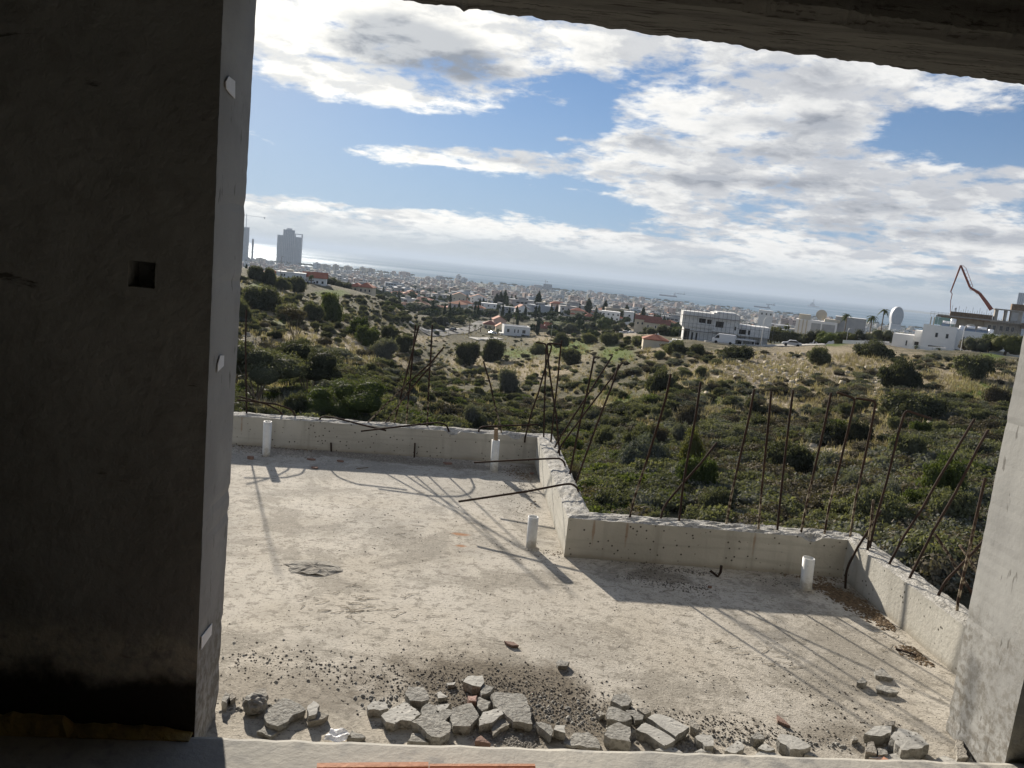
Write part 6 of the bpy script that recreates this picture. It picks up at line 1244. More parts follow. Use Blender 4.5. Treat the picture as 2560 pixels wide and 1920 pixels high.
for z in (-1, 1.2, 3.4, 5.6, 7.5): h.part('scaffold_ledger', M_tube, (25, -.8, z, 42, -.72, z+.09))
worker = None
# boom of a concrete pump
def bz(pts, r): return [atr(2240+a*.14467, 640+c*.14467, r) for a, c in pts]
RB = 338
BP = bz([(1650, 930), (1560, 800), (1440, 640), (1280, 545), (1120, 160), (945, 620), (972, 655), (945, 770), (938, 960)], RB)
e = empty('pump_boom', tuple(BP[0]), 0, 'folded red boom arm of a concrete pump rising over the unfinished building', 'boom'); off = -np.array(e.location)
def seg(nm, pts, rad, m): o = MB().tube([tuple(np.array(p)+off) for p in pts], rad, 8).build(nm, m, e, False); return o
seg('boom_section', [BP[0], BP[1], BP[2]], [.75, .66, .55], M_boom); seg('boom_section', [BP[2], BP[2]*.5+BP[3]*.5, BP[3]], [.52, .46, .38], M_boom)
seg('boom_section', [BP[3], BP[4]], [.42, .34], M_boom); seg('boom_section', [BP[4], BP[5]], [.34, .24], M_boom); seg('joint', [BP[5], BP[6]], [.16, .14], M_boom); seg('hose', [BP[6], BP[7], BP[8]], [.15, .13, .12], M_boom)
q4 = bz([(1150, 160), (1210, 210), (1330, 530)], RB); seg('delivery_pipe', q4, .09, M_boom); q4 = bz([(1330, 530), (1260, 545)], RB); seg('delivery_pipe', q4, .09, M_boom)
q4 = bz([(1275, 560), (1280, 590), (1350, 600), (1400, 660), (1440, 650)], RB); seg('delivery_pipe', q4, .09, M_boomy)
for k in range(5):
    f = (k+.7)/6; a = BP[3]*(1-f)+BP[4]*f; c = bz([(1330, 530)], RB)[0]*(1-f)+bz([(1165, 170)], RB)[0]*f; seg('pipe_clamp', [a, c], .06, M_boom)
# site worker seen tiny on the deck
def person(p, hgt, shirt, label):
    b = MB(); s = hgt/1.75; top = mat('cloth_'+shirt, {'dark': (.03, .03, .035), 'blue': (.06, .08, .14)}[shirt]); skin = mat('skin', (.35, .22, .16))
    P = lambda pts: [(x*s, y*s, z*s) for x, y, z in pts]
    b.tube(P([(-.11, 0, 0), (-.10, .02, .45), (-.08, 0, .86)]), [.05*s, .06*s, .085*s], 8); b.tube(P([(.13, .05, 0), (.11, .06, .45), (.08, 0, .86)]), [.05*s, .06*s, .085*s], 8)
    b.tube(P([(0, 0, .82), (0, 0, 1.1), (0, 0, 1.36), (0, 0, 1.46)]), [.15*s, .15*s, .19*s, .09*s], 10); b.tube(P([(-.2, 0, 1.4), (-.27, .0, 1.12), (-.2, -.15, .92)]), [.055*s, .045*s, .035*s], 7); b.tube(P([(.2, 0, 1.4), (.28, .0, 1.12), (.24, -.14, .92)]), [.055*s, .045*s, .035*s], 7)
    o = b.build('person', top, smooth=True, loc=tuple(p)); tag(o, label, 'person'); hd = MB(); hd.lathe([(.05*s, 1.44*s), (.08*s, 1.52*s), (.1*s, 1.62*s), (.08*s, 1.72*s), (.02*s, 1.76*s)], 10); hd.build('head', skin, o, True); return o
person(on(UB, 7.2, 1.5, 10.4), 1.75, 'dark', 'person in dark clothes standing on the formwork deck below the boom hose')
# --- low buildings behind the ridge at the right
h = House('dish_building', 'white low building with a round satellite dish beyond the hedge', 'building', 1984, 842, 330, 0, fit=(4.2, 796)); DB = h.root
h.box(W_white, 0, 0, -9, 17.4, 10, 4.2).box(W_cream, 1, 2, 4.2, 6, 8, 6.4).box(W_cream, 12, 3, 4.2, 18.5, 9, 5.4).done()
for x in (1.2, 2.8, 4.4): h.part('pilaster', W_cream, (x, -.3, -2, x+.5, 0, 4.2))
h.part('garage_panel', W_grey, (6.6, -.03, -1.5, 10.6, .02, 3.2)); h.part('garage_panel', W_grey, (11.2, -.03, -1.5, 16.6, .02, 3.2))
e = empty('satellite_dish', on(DB, 10.4, 4, 4.2), -.3, 'round satellite dish on the roof of the white low building', 'satellite dish'); b = MB(); rg = []
for f in (0.05, .3, .55, .8, 1.): rg.append([(2.1*f*math.cos(a), -.1+.75*f*f-1.*0, 2.5+2.1*f*math.sin(a)) for a in [6.283*k/24 for k in range(24)]])
rg2 = [[(x, y+.08, z) for x, y, z in r] for r in rg[::-1]]; b.loft(rg+rg2, True, True); b.build('reflector', W_cream, e); MB().tube([(0, .3, 0), (0, .15, 2.4)], .16, 8).build('mast', M_steel, e)
h = House('grey_warehouse', 'long grey flat warehouse wall left of the two tall palms', 'warehouse', 2082, 838, 335, 0, fit=(5.75, 789)); h.box(W_grey, 0, 0, -9, 13.2, 9, 5.6).box(W_white, -.1, -.1, 5.6, 13.3, 9.1, 5.75).done()
h = House('white_awning', 'white awning roof above the clipped dark hedge', 'awning', 1926, 826, 245, 0, fit=(2.35, 809)); h.part('canopy', C_white, (0, 0, 2.2, 5.4, 3, 2.35)); [h.part('post', M_steel, (x, 0, -6, x+.1, .1, 2.2)) for x in (.1, 2.6, 5.2)]
h = House('flat_house', 'pale flat-roofed house behind the hedge and awning', 'house', 1895, 800, 520, 0, fit=(6, 774)); h.box(W_white, 0, 0, -14, 9.5, 8, 6.).done(); [h.win(x, -.002, 3, 1, 1.3) for x in (2, 5, 8)]
# --- towers by the sea (far, but they stand out)
def fin_tower(root, x0, x1, y0, y1, z1, m1, m2, fl=3.6, fin=8, slab_over=.8):
    b = MB(); b.box(x0, y0, 0, x1, y1, z1); b.build('core', m2, root); b = MB()
    z = fl
    while z < z1: b.box(x0-slab_over, y0-slab_over-1.2, z, x1+slab_over, y1, z+1.1); z += fl
    b.build('floor_slab', m1, root); b = MB()
    for k in range(fin+1): x = x0+(x1-x0)*k/fin; b.box(x-.7, y0-slab_over-.6, 0, x+.7, y0, z1+1)
    b.build('fin', m1, root)
p = atr(690, 664, 3900); e = empty('seaside_tower', (p[0], p[1], -100), -math.atan2(p[0], p[1]), 'tall hazy pair-like tower with open top frame standing on the shore', 'tower'); e.scale = (1.0, 1, 1)
fin_tower(e, 0, 32, 0, 26, 140, T_white, G_blue, 3.8, 5); fin_tower(e, 26, 78, -6, 26, 168, T_white, G_blue, 3.8, 6); fin_tower(e, 79, 110, -2, 26, 138, T_white, G_blue, 3.8, 5)
MB().box(80, -3, 138, 84, 3, 154).box(110, -3, 0, 116, 3, 154).box(86, -3, 150, 110, 3, 154).build('top_frame', T_grey, e); MB().box(40, 2, 168, 66, 20, 176).box(32, 4, 140, 40, 20, 150).build('plant_room', T_white, e)
p = atr(617, 660, 3800); e = empty('seaside_tower', (p[0], p[1], -100), -math.atan2(p[0], p[1]), 'hazy tower half hidden behind the grey jamb', 'tower'); fin_tower(e, -46, 4, 0, 26, 158, T_white, G_blue, 3.8, 8); fin_tower(e, 18, 26, 4, 26, 108, T_grey, T_grey, 3.8, 2)
def crane(u, v, r, top, jib, back, label, zb=-100):
    p = atr(u, v, r); e = empty('tower_crane', (p[0], p[1], zb), -math.atan2(p[0], p[1]), label, 'crane'); MB().box(-1.3, -1.3, 0, 1.3, 1.3, top+8).build('mast', T_grey, e); MB().box(-jib, -.6, top, back, .6, top+1.2).build('jib', T_grey, e); MB().box(back-6, -2, top-5, back, 2, top).build('counterweight', T_grey, e)
crane(612, 640, 3850, 212, 20, 82, 'tower crane with its jib showing past the grey jamb above the hidden tower')
for (u0, u1, v1, lab, m1, m2) in ((1333, 1354, 711, 'squat pale tower block by the sea, left of a pair', T_white, T_grey), (1357, 1378, 709, 'greenish tower block under a crane by the sea, right of a pair', T_grey, G_blue)):
    p = atr(u0, 730, 3700); k = 3700/FPX; zt = atr(u0, v1, 3700)[2]; e = empty('seaside_block', (p[0], p[1], -98), -math.atan2(p[0], p[1]), lab, 'tower block'); fin_tower(e, 0, (u1-u0)*k, 0, 26, zt+98, m1, m2, 4., 5)
crane(1361, 729, 3705, atr(1361, 703, 3705)[2]+98, 22, 12, 'thin tower crane over the greenish seaside block', -98)
p = atr(2240, 815, 3065); e = empty('oval_tower', (p[0], p[1], -88), -math.atan2(p[0], p[1])+.25, 'oval glass office tower with white rim before the sea', 'tower'); rg = []; e.location.z = atr(2240, 766, 3065)[2]-76; e.rotation_euler.z += .12; e.scale = (.72, 1, .84); e.location.z = atr(2240, 766, 3065)[2]-76*.84
prof = [(29*math.sqrt(max(0, 1-((z-34)/45.)**2)), z*.96) for z in 34-45*np.cos(np.linspace(.70, math.pi, 26))]
def egg(s, y): return [(-x*s, y, 34+(z-34)*s) for x, z in prof]+[(x*s, y, 34+(z-34)*s) for x, z in prof[::-1][1:]]
b = MB(); b.loft([egg(1, 0), egg(1, 20)]); b.build('white_rim', C_white, e)
b = MB(); b.loft([egg(.955, -.5), egg(.955, -.02)]); b.build('glass_front', G_blue, e)
b = MB()
for k in range(-6, 7):
    x = k*4.2; zz = [z for xx, z in prof if xx*.93 > abs(x)]
    if zz: b.box(x-.45, -1.1, min(zz), x+.45, -.5, max(zz))
b.build('fin', T_grey, e); MB().box(-24, 2, -32, 24, 18, 6).build('podium', T_white, e)
for (u0, u1, v1, r, lab, lean) in ((2534, 2552, 731, 3300, 'slim pale tower rising beside the pier', 0), (2546, 2600, 738, 3100, 'curved blue glass tower cut off by the pier', 1)):
    p = atr(u0, 800, r); k = r/FPX; zt = atr(u0, v1, r)[2]+95; wd_ = (u1-u0)*k*.74; e = empty('glass_tower', (p[0], p[1], -95), -math.atan2(p[0], p[1]), lab, 'tower')
    if lean: b = MB(); b.loft([[(0, 0, 0), (wd_, 0, 0), (wd_, 25, 0), (0, 25, 0)], [(2, 0, zt*.6), (wd_, 0, zt*.6), (wd_, 25, zt*.6), (2, 25, zt*.6)], [(10, 0, zt*.88), (wd_, 0, zt*.88), (wd_, 25, zt*.88), (10, 25, zt*.88)], [(28, 0, zt), (wd_, 0, zt), (wd_, 25, zt), (28, 25, zt)]]); b.build('glass_body', G_blue, e); b = MB(); b.tube([(0, -1, 0), (2, -1, zt*.6), (10, -1, zt*.88), (28, -1, zt), (wd_, -1, zt)], 3.2, 6); b.build('white_edge', C_white, e)
    else: fin_tower(e, 0, wd_, 0, 24, zt, T_white, G_blue, 4., 4)
# --- roads and lots
def ribbon(name, pts, wd_, m, lift=.12, kind='structure'):
    P = [np.array(p) for p in pts]; Q_ = []
    for a, c in zip(P[:-1], P[1:]):
        n = max(1, int(np.hypot(*(c-a)[:2])/5)); Q_ += [a+(c-a)*k/n for k in range(n)]
    Q_.append(P[-1]); b = MB(); rg = []
    for i, p in enumerate(Q_):
        d = (Q_[min(i+1, len(Q_)-1)]-Q_[max(i-1, 0)])[:2]; d = d/np.hypot(*d); n = np.array([-d[1], d[0]])*wd_/2; row = []
        for f in (-1, -.5, 0, .5, 1): x, y = p[0]+n[0]*f, p[1]+n[1]*f; row.append((x, y, float(ground(x, y))+lift+.12))
        rg.append([(row[0][0], row[0][1], row[0][2]-.5)]+row+[(row[-1][0], row[-1][1], row[-1][2]-.5)])
    b.loft(rg); return tag(b.build(name, m), kind=kind)
ribbon('road', [gpt(1036, 848, 330), gpt(1095, 838, 345), gpt(1150, 826, 372), gpt(1186, 810, 420), gpt(1210, 800, 480)], 7.5, M_asph); ribbon('pavement', [gpt(1010, 856, 318), gpt(1040, 846, 334), gpt(1100, 833, 356), gpt(1152, 819, 388)], 2.2, M_conc, .3)
ribbon('road', [gpt(1318, 782, 560), gpt(1345, 790, 545), gpt(1368, 800, 520)], 8, M_asph); ribbon('car_park', [gpt(775, 727, 338), gpt(812, 733, 345)], 7, M_conc, .2)
ribbon('road', [gpt(1760, 856, 192), gpt(1900, 859, 194), gpt(2060, 862, 196)], 5, M_conc, .15); ribbon('road', [gpt(1540, 838, 330), gpt(1640, 848, 300)], 6, M_conc, .2); ribbon('road', [gpt(2362, 880, 204), gpt(2560, 888, 202)], 5, M_conc, .1)
ribbon('road', [gpt(1180, 838, 352), gpt(1245, 850, 372)], 6, M_conc, .15)
bwall('retaining_wall', 'pale edge wall along the brown bank below the parked cars', [gpt(1530, 830, 285), gpt(1592, 839, 262)], .5, .4, W_cream)
# --- vehicles
CARM = {}
def car(u, v, r, yaw, paint, label, van=False, zoff=.3):
    p = gpt(u, v, r); p[2] += zoff; e = empty('parked_van' if van else 'parked_car', tuple(p), -math.atan2(p[0], p[1])+R(yaw), label, 'van' if van else 'car')
    L, Wd = (5.2, 2.) if van else (4.3, 1.75)
    if van: pf = [(-2.6, .35), (-2.58, 1.0), (-2.25, 1.15), (-1.55, 2.05), (-1.2, 2.25), (2.5, 2.25), (2.6, 2.1), (2.6, .35)]; gl = [(-2.05, 1.22), (-1.5, 1.9), (-1.0, 1.9), (-1.0, 1.22)]
    else: pf = [(-2.15, .3), (-2.15, .62), (-1.95, .78), (-1.05, .88), (-.5, 1.38), (.9, 1.42), (1.6, .95), (2.1, .9), (2.15, .3)]; gl = [(-.95, .92), (-.45, 1.32), (.85, 1.35), (1.4, .95)]
    b = MB(); b.loft([[(x, y, z) for x, z in pf] for y in (-Wd/2, Wd/2)]); b.build('body', paint, e)
    for y in (-Wd/2-.004, Wd/2+.004): b = MB(); b.loft([[(x, yy, z) for x, z in gl] for yy in (y-.006, y+.006)]); b.build('side_window', G_dark, e)
    ws = MB(); a0, a1 = (pf[2], pf[3]) if van else (pf[3], pf[4]); ws.add([(a0[0]-.02, -Wd*.43, a0[1]+.03), (a0[0]-.02, Wd*.43, a0[1]+.03), (a1[0]-.03, Wd*.4, a1[1]-.03), (a1[0]-.03, -Wd*.4, a1[1]-.03)], [(0, 1, 2, 3)]); ws.build('windscreen', G_dark, e)
    for x in (-L*.31, L*.31):
        for y in (-Wd/2+.02, Wd/2-.02): o = MB().tube([(x, y-.11, .32), (x, y+.11, .32)], .33, 14).build('wheel', M_tyre, e)
    for y in (-Wd*.36, Wd*.36): MB().box(pf[1][0]-.03, y-.14, pf[1][1]-.08 if not van else .75, pf[1][0]+.02, y+.14, pf[1][1]+.06 if not van else .95).build('headlight', M_pvc, e)
    return e
car(1808, 858, 186, -4, C_white, 'white delivery van parked before the scaffolded house', True); car(1979, 861, 190, 5, C_silver, 'silver car on the road past the scaffolded house')
car(1562, 828, 300, 0, C_silver, 'beige-silver car on the bank, left of two parked together'); car(1577, 829, 300, 10, C_white, 'white car on the bank, right of two parked together'); car(1632, 838, 292, 5, C_white, 'lone white car beside the low wall near the hall-like house')
car(776, 726, 338, 5, C_white, 'white car parked outside the hill house with the palm'); car(792, 728, 342, 0, C_dark, 'dark car parked beside the white one on the hill'); car(799, 730, 340, 5, C_silver, 'silver car nearest the round tree on the hill')
car(1132, 832, 366, 60, C_dark, 'dark car on the bend of the valley road'); car(1350, 789, 545, 50, C_dark, 'dark car on the upper town road by the green field'); car(1230, 846, 392, 20, C_white, 'white car in front of the palm garden')
# --- posts and lamps
def lamp(u, v, r, hgt, label, arm=1.4, yaw=0, m=None):
    p = gpt(u, v, r); e = empty('street_lamp', tuple(p), -math.atan2(p[0], p[1])+R(yaw), label, 'street lamp'); b = MB(); b.tube([(0, 0, -.3), (0, 0, hgt*.86), (arm*.15, 0, hgt*.96), (arm*.5, 0, hgt), (arm, 0, hgt)], [.09, .07, .06, .05, .05], 8); b.build('post', m or M_steel, e, True); MB().box(arm-.1, -.12, hgt-.08, arm+.5, .12, hgt+.06).build('lamp_head', m or M_steel, e)
lamp(2401, 877, 203, 6.3, 'curved white street lamp before the white villa garage', 1.3, 0, W_white); lamp(1902, 858, 188, 7.4, 'white street lamp with long arm at the scaffolded house', 2.2, 0, W_white)
lamp(1377, 850, 330, 7.5, 'slim grey lamp post near the white box villa', .9, 90); lamp(1120, 846, 340, 6.5, 'lamp post on the bend of the valley road', .9, 180); lamp(2117, 846, 240, 5., 'thin lamp post by the green trees left of the long wall', .6, 0); lamp(700, 712, 320, 8., 'wooden pole before the long hill villa', .3, 0, M_bark)
# --- ships
def ship(u, v, Lpx, label, hull, kind='cargo', flip=1):
    p = onz(u, v, SEA); r = math.hypot(p[0], p[1]); L = Lpx*r/FPX; e = empty('ship', (p[0], p[1], SEA), -math.atan2(p[0], p[1]), label, 'ship'); e.scale = (flip, 1, 1); h = L*.075
    b = MB(); b.loft([[(-.47*L, 0, -h*.3), (-.5*L, 0, h*1.3)], ] if False else [[(x*L, y*w_*L, z*h) for y, z in ((-1, 1), (-.8, -.3), (.8, -.3), (1, 1))] for x, w_ in ((-.5, .03), (-.42, .06), (-.2, .075), (.3, .075), (.5, .055))]); b.build('hull', hull, e)
    if kind == 'cargo':
        MB().box(.30*L, -.06*L, h, .42*L, .06*L, h*2.6).box(.33*L, -.06*L, h*2.6, .39*L, .06*L, h*3.4).build('bridge', T_white, e); MB().box(.395*L, -.015*L, h*2.6, .415*L, .015*L, h*3.6).build('funnel', hull, e)
        for x in (-.3, -.1, .1): MB().box(x*L-.004*L, -.004*L, h, x*L+.004*L, .004*L, h*2.2).build('mast', T_grey, e)
    else:
        MB().box(-.3*L, -.07*L, h, .1*L, .07*L, h*3.4).box(-.2*L, -.05*L, h*3.4, .0, .05*L, h*5).build('deckhouse', T_white, e); MB().box(-.06*L, -.02*L, h*5, .0, .02*L, h*9).build('tower', T_white, e)
H_dark = mat('dark_hull', (.045, .055, .085)); H_red = mat('rust_red_hull', (.12, .07, .07))
ship(1670, 741, 42, 'larger dark cargo ship with its stern bridge at right, in front of town', H_dark); ship(1702, 735.5, 21, 'small distant cargo ship just behind the larger dark one', H_dark); ship(1905, 769.5, 37, 'long low tanker lying before the pale sea', H_dark); ship(1926, 762.5, 21, 'dark ship with high bridge above the long low tanker', H_dark); ship(2033, 767, 26, 'pale tall-decked white ship with a mast alone on the sea', T_white, 'white'); ship(922, 627.5, 7, 'speck of a ship on the horizon', H_dark)
# --- hedge and trees of the ridge
p = gpt(1962, 856, 226); b_ = leafcloud(601, [(x, 0, 1.9, .9, .9, 1.7) for x in np.arange(-4.4, 4.5, .8)], 5200, .14, core=.85); e = link('hedge', leafmesh('hedge', b_, F_dark), None, tuple(p)); e.rotation_euler = (0, 0, -math.atan2(p[0], p[1])); tag(e, 'tall clipped dark green hedge right of the scaffolded house', 'hedge')
def rtree(u, v, wpx, hpx, fo, label, seed, r=None, trunk=True, group=None, name='tree', n=2200, leaf=None):
    r0 = r; p = gpt(u, v, r); r = math.hypot(p[0], p[1]); k = r/FPX; Rr = wpx*k/2; H = hpx*k; q = random.Random(seed)
    if r0 is not None: H = min(max(H*.8, atr(u, v-hpx, r)[2]-p[2]), H*2.2)
    lf_ = leaf or max(.10, .9*k)
    t = MB(); t.tube([(0, 0, 0), (.05*Rr, 0, H*.25), (.1*Rr, 0, H*.55)], [Rr*.09, Rr*.07, Rr*.03], 7)
    for i in range(4): a = 1.57*i+q.uniform(-.4, .4); t.tube([(.05*Rr, 0, H*.22), (math.cos(a)*Rr*.5, math.sin(a)*Rr*.5, H*.6)], [Rr*.05, Rr*.015], 5)
    return tree(p, leafcloud(seed, [(a, b2, c, d, e2, f*1.45) for a, b2, c, d, e2, f in crownlobes(seed, Rr, H*.48, H*.66, 13, .46)], n, lf_), fo, label, name, t, group=group)
rtree(828, 742, 50, 36, F_dark, 'round dark tree on the green edge between the two hill houses', 611, 372); rtree(866, 748, 30, 26, F_dark, 'smaller dark tree against the cream villa', 612, 374)
rtree(1940, 822, 34, 30, F_yell, 'yellow-green tree behind the scaffolded house end', 613, 300); rtree(1968, 824, 40, 32, F_lush, 'bright tree above the awning', 614, 300)
for i, (u, w_, hh, fo, lab) in enumerate(((2090, 40, 32, F_lush, 'bright tree at the foot of the grey warehouse'), (2122, 44, 30, F_yell, 'yellow-green tree before the grey warehouse'), (2150, 42, 36, F_dark, 'dark tree at the warehouse corner'), (2185, 52, 40, F_olive, 'broad olive tree below the two tall palms'), (2222, 50, 40, F_olive, 'broad olive tree before the oval tower'), (2252, 38, 30, F_lush, 'light green tree next to the villa annex'))): rtree(u, 852, w_, hh, fo, lab, 620+i, 262)
rtree(2036, 860, 46, 40, F_dark, 'dark round tree beyond the clipped hedge', 631, 222); rtree(2062, 862, 44, 34, F_lush, 'green round tree next to the dark one by the hedge', 632, 215); rtree(2012, 856, 38, 28, F_olive, 'olive tree at the hedge end', 633, 225)
rtree(2438, 882, 62, 56, F_dark, 'dark green tree over the black gate', 634, 203); rtree(2470, 882, 44, 60, F_lush, 'taller green tree beside the dark one at the gate', 637, 205); rtree(2512, 884, 70, 58, F_yell, 'bushy yellow-green tree next to the pier', 635, 203); rtree(2410, 880, 30, 38, F_thorn, 'thin brownish tree behind the curved street lamp', 636, 206)
rtree(1622, 846, 40, 26, F_dark, 'round dark tree beside the parked cars', 641, 280); rtree(1660, 846, 46, 34, F_olive, 'olive tree before the scaffolded house wall', 642, 262); rtree(1690, 848, 40, 30, F_lush, 'green tree at the corner of the scaffolded house', 643, 262)
# cypresses and palms
CYPM = leafmesh('cypress_crown', leafcloud(650, [(0, 0, z, .9*math.sin(math.pi*min(1, f*.9+.12))**.8, .9*math.sin(math.pi*min(1, f*.9+.12))**.8, .9) for z, f in [(.5+.62*i, i/11.) for i in range(12)]], 1800, .16), F_cyp)
CTR = only_mesh(MB().tube([(0, 0, -.3), (0, 0, 5)], [.16, .08], 6).build('trunk', M_bark))
def cyp(u, v, r, hpx, wpx, label, group=None):
    p = gpt(u, v, r); k = r/FPX; hpx = min(max(hpx*.8, (atr(u, v-hpx, r)[2]-p[2])/k), hpx*1.8); e = empty('cypress_tree', tuple(p), rnd.uniform(0, 6), label, 'tree', group); link('trunk', CTR, e); link('crown', CYPM, e); e.scale = (wpx*k/1.9, wpx*k/1.9, hpx*k/7.9)
for u, v, r, hp, wp_, lab in ((1240, 764, 690, 34, 16, 'leftmost dark cypress of the tall clump'), (1250, 764, 690, 38, 16, 'second cypress of the tall dark clump'), (1261, 764, 690, 42, 15, 'tallest pointed cypress of the dark clump'), (1267, 768, 640, 34, 8, 'slim cypress beside the white box villa palm'), (1344, 772, 640, 46, 22, 'big broad lone cypress left of the pink house'), (1278, 756, 760, 24, 6, 'slim cypress in the row right of the dark clump'), (1288, 757, 760, 24, 6, 'last slim cypress in the row by the clump'), (1470, 776, 620, 34, 20, 'broad dark conifer behind the cream house'), (1512, 776, 600, 30, 17, 'dark conifer above the white balcony villa'), (1530, 772, 640, 22, 9, 'slim cypress beside the yellow tree'), (1566, 780, 600, 26, 16, 'dark conifer behind the plain white block'), (1608, 782, 590, 26, 14, 'conifer behind the hall-like house'), (1034, 738, 900, 14, 5, 'slim cypress of a pair in the far houses'), (1042, 739, 900, 13, 6, 'fatter cypress of a pair in the far houses'), (1198, 772, 600, 30, 9, 'dark cypress left of the long white block'), (615, 688, 330, 26, 6, 'dark cypress on the crest touching the jamb')): cyp(u, v, r, hp, wp_, lab)
rtree(1547, 796, 22, 28, F_yell, 'yellow autumn tree between conifers', 660, 580, n=900); rtree(1447, 812, 30, 26, F_dark, 'round dark tree before the cream house', 661, 520, n=1100)
for i, (u, v, w_, hh, fo, lab, r) in enumerate(((1510, 822, 46, 34, F_lush, 'bright leafy tree below the balcony villa', 420), (1475, 826, 40, 28, F_dark, 'dark tree below the red-roofed hut', 400), (1545, 826, 34, 26, F_dark, 'dark tree left of the parked cars', 380), (1430, 828, 44, 22, F_dark, 'spreading dark tree under the green field', 400), (1400, 826, 40, 20, F_dark, 'dark tree at the lower edge of the green field', 420), (1482, 842, 26, 24, F_lush, 'small round bright tree on the brown bank', 330), (1516, 846, 30, 26, F_olive, 'olive tree at the brown bank corner', 310), (1225, 790, 40, 20, F_dark, 'dark tree under the long white block', 540), (1180, 792, 44, 22, F_dark, 'dark tree under the cream house with two roofs', 520), (1130, 800, 60, 20, F_olive, 'olive grove tree on the lower hillside', 500), (1080, 790, 60, 24, F_dark, 'dark tree of the grove below the far houses', 540), (1040, 780, 50, 22, F_olive, 'olive tree on the far hill edge', 560), (1100, 828, 50, 30, F_dark, 'dark rounded tree above the valley road', 385), (1150, 806, 36, 20, F_yell, 'yellowish tree at the roadside', 430), (1380, 842, 34, 20, F_dark, 'dark tree before the brown-roofed house', 400), (980, 762, 44, 22, F_dark, 'dark tree on the hill shoulder past the cream villa', 400), (945, 752, 36, 20, F_dark, 'dark tree close by the cream villa', 392))): rtree(u, v, w_, hh, fo, lab, 670+i, r, n=1100)
def palm(u, v, r, hpx, cpx, label, n=26, skirt=False, group=None, seed=1):
    p = gpt(u, v, r); k = r/FPX; H = min(max(hpx*k*.8, atr(u, v-hpx, r)[2]-p[2]), hpx*k*2.5); C_ = cpx*k/2; q = random.Random(seed); e = empty('palm_tree', tuple(p), q.uniform(0, 6), label, 'palm', group)
    MB().tube([(0, 0, -.3), (.05, 0, H*.5), (.02, .05, H)], [.26, .2, .18], 8).build('trunk', M_bark, e, True); Vv = []; Ff = []; T = []
    for i in range(n):
        a = q.uniform(0, 6.283); up_ = q.uniform(-.55, 1.1) if not skirt else q.uniform(-1.2, .9); L = C_*q.uniform(.85, 1.1); pr = np.array([0, 0, H])
        for s_ in range(1, 7):
            f = s_/6; nx = np.array([math.cos(a)*L*f*math.cos(up_*(1-f*.6)), math.sin(a)*L*f*math.cos(up_*(1-f*.6)), H+L*f*math.sin(up_)*.9-L*.75*f*f]); sd_ = np.array([-math.sin(a), math.cos(a), -.35])*L*.20*(1-.75*f)*(.9 if s_ > 1 else .4); sd2 = sd_*np.array([-1, -1, 1])
            for sd3 in (sd_, sd2): o_ = len(Vv); Vv += [pr, nx, nx+sd3*.9, pr+sd3]; Ff.append((o_, o_+1, o_+2, o_+3)); T.append(q.random())
            pr = nx
    o = link('crown', leafmesh('palm_crown', (np.array(Vv), np.array(Ff), np.array(T), None), F_palm), e); return e
palm(2201, 836, 300, 62, 29, 'tallest palm with bare trunk left of the oval tower', seed=3); palm(2174, 836, 300, 44, 30, 'middle shorter palm beside the tallest one', seed=4); palm(2112, 826, 320, 40, 30, 'palm crown rising over the grey warehouse', seed=5)
palm(1172, 836, 372, 42, 22, 'palm with bare trunk on the road corner', seed=6); palm(777, 722, 333, 26, 17, 'shaggy palm with skirt of dead fronds at the hill house', skirt=True, n=40, seed=7); palm(1284, 812, 430, 30, 26, 'bushy palm behind the white box villa', seed=8); palm(1376, 828, 432, 26, 18, 'palm at the brown-roofed house', seed=9)
for i, (u, v, hh) in enumerate(((1186, 838, 18), (1200, 840, 22), (1222, 844, 20), (1243, 846, 16))): palm(u, v, 395, hh, 18, 'small garden palm before the stepped red roofs', n=18, group='garden palms by the valley road', seed=20+i)
palm(2288, 880, 203, 12, 20, 'young yellowish palm before the white villa annex', n=16, seed=30); palm(2345, 884, 200, 6, 22, 'spiky agave-like plant at the white garden wall', n=18, seed=31)
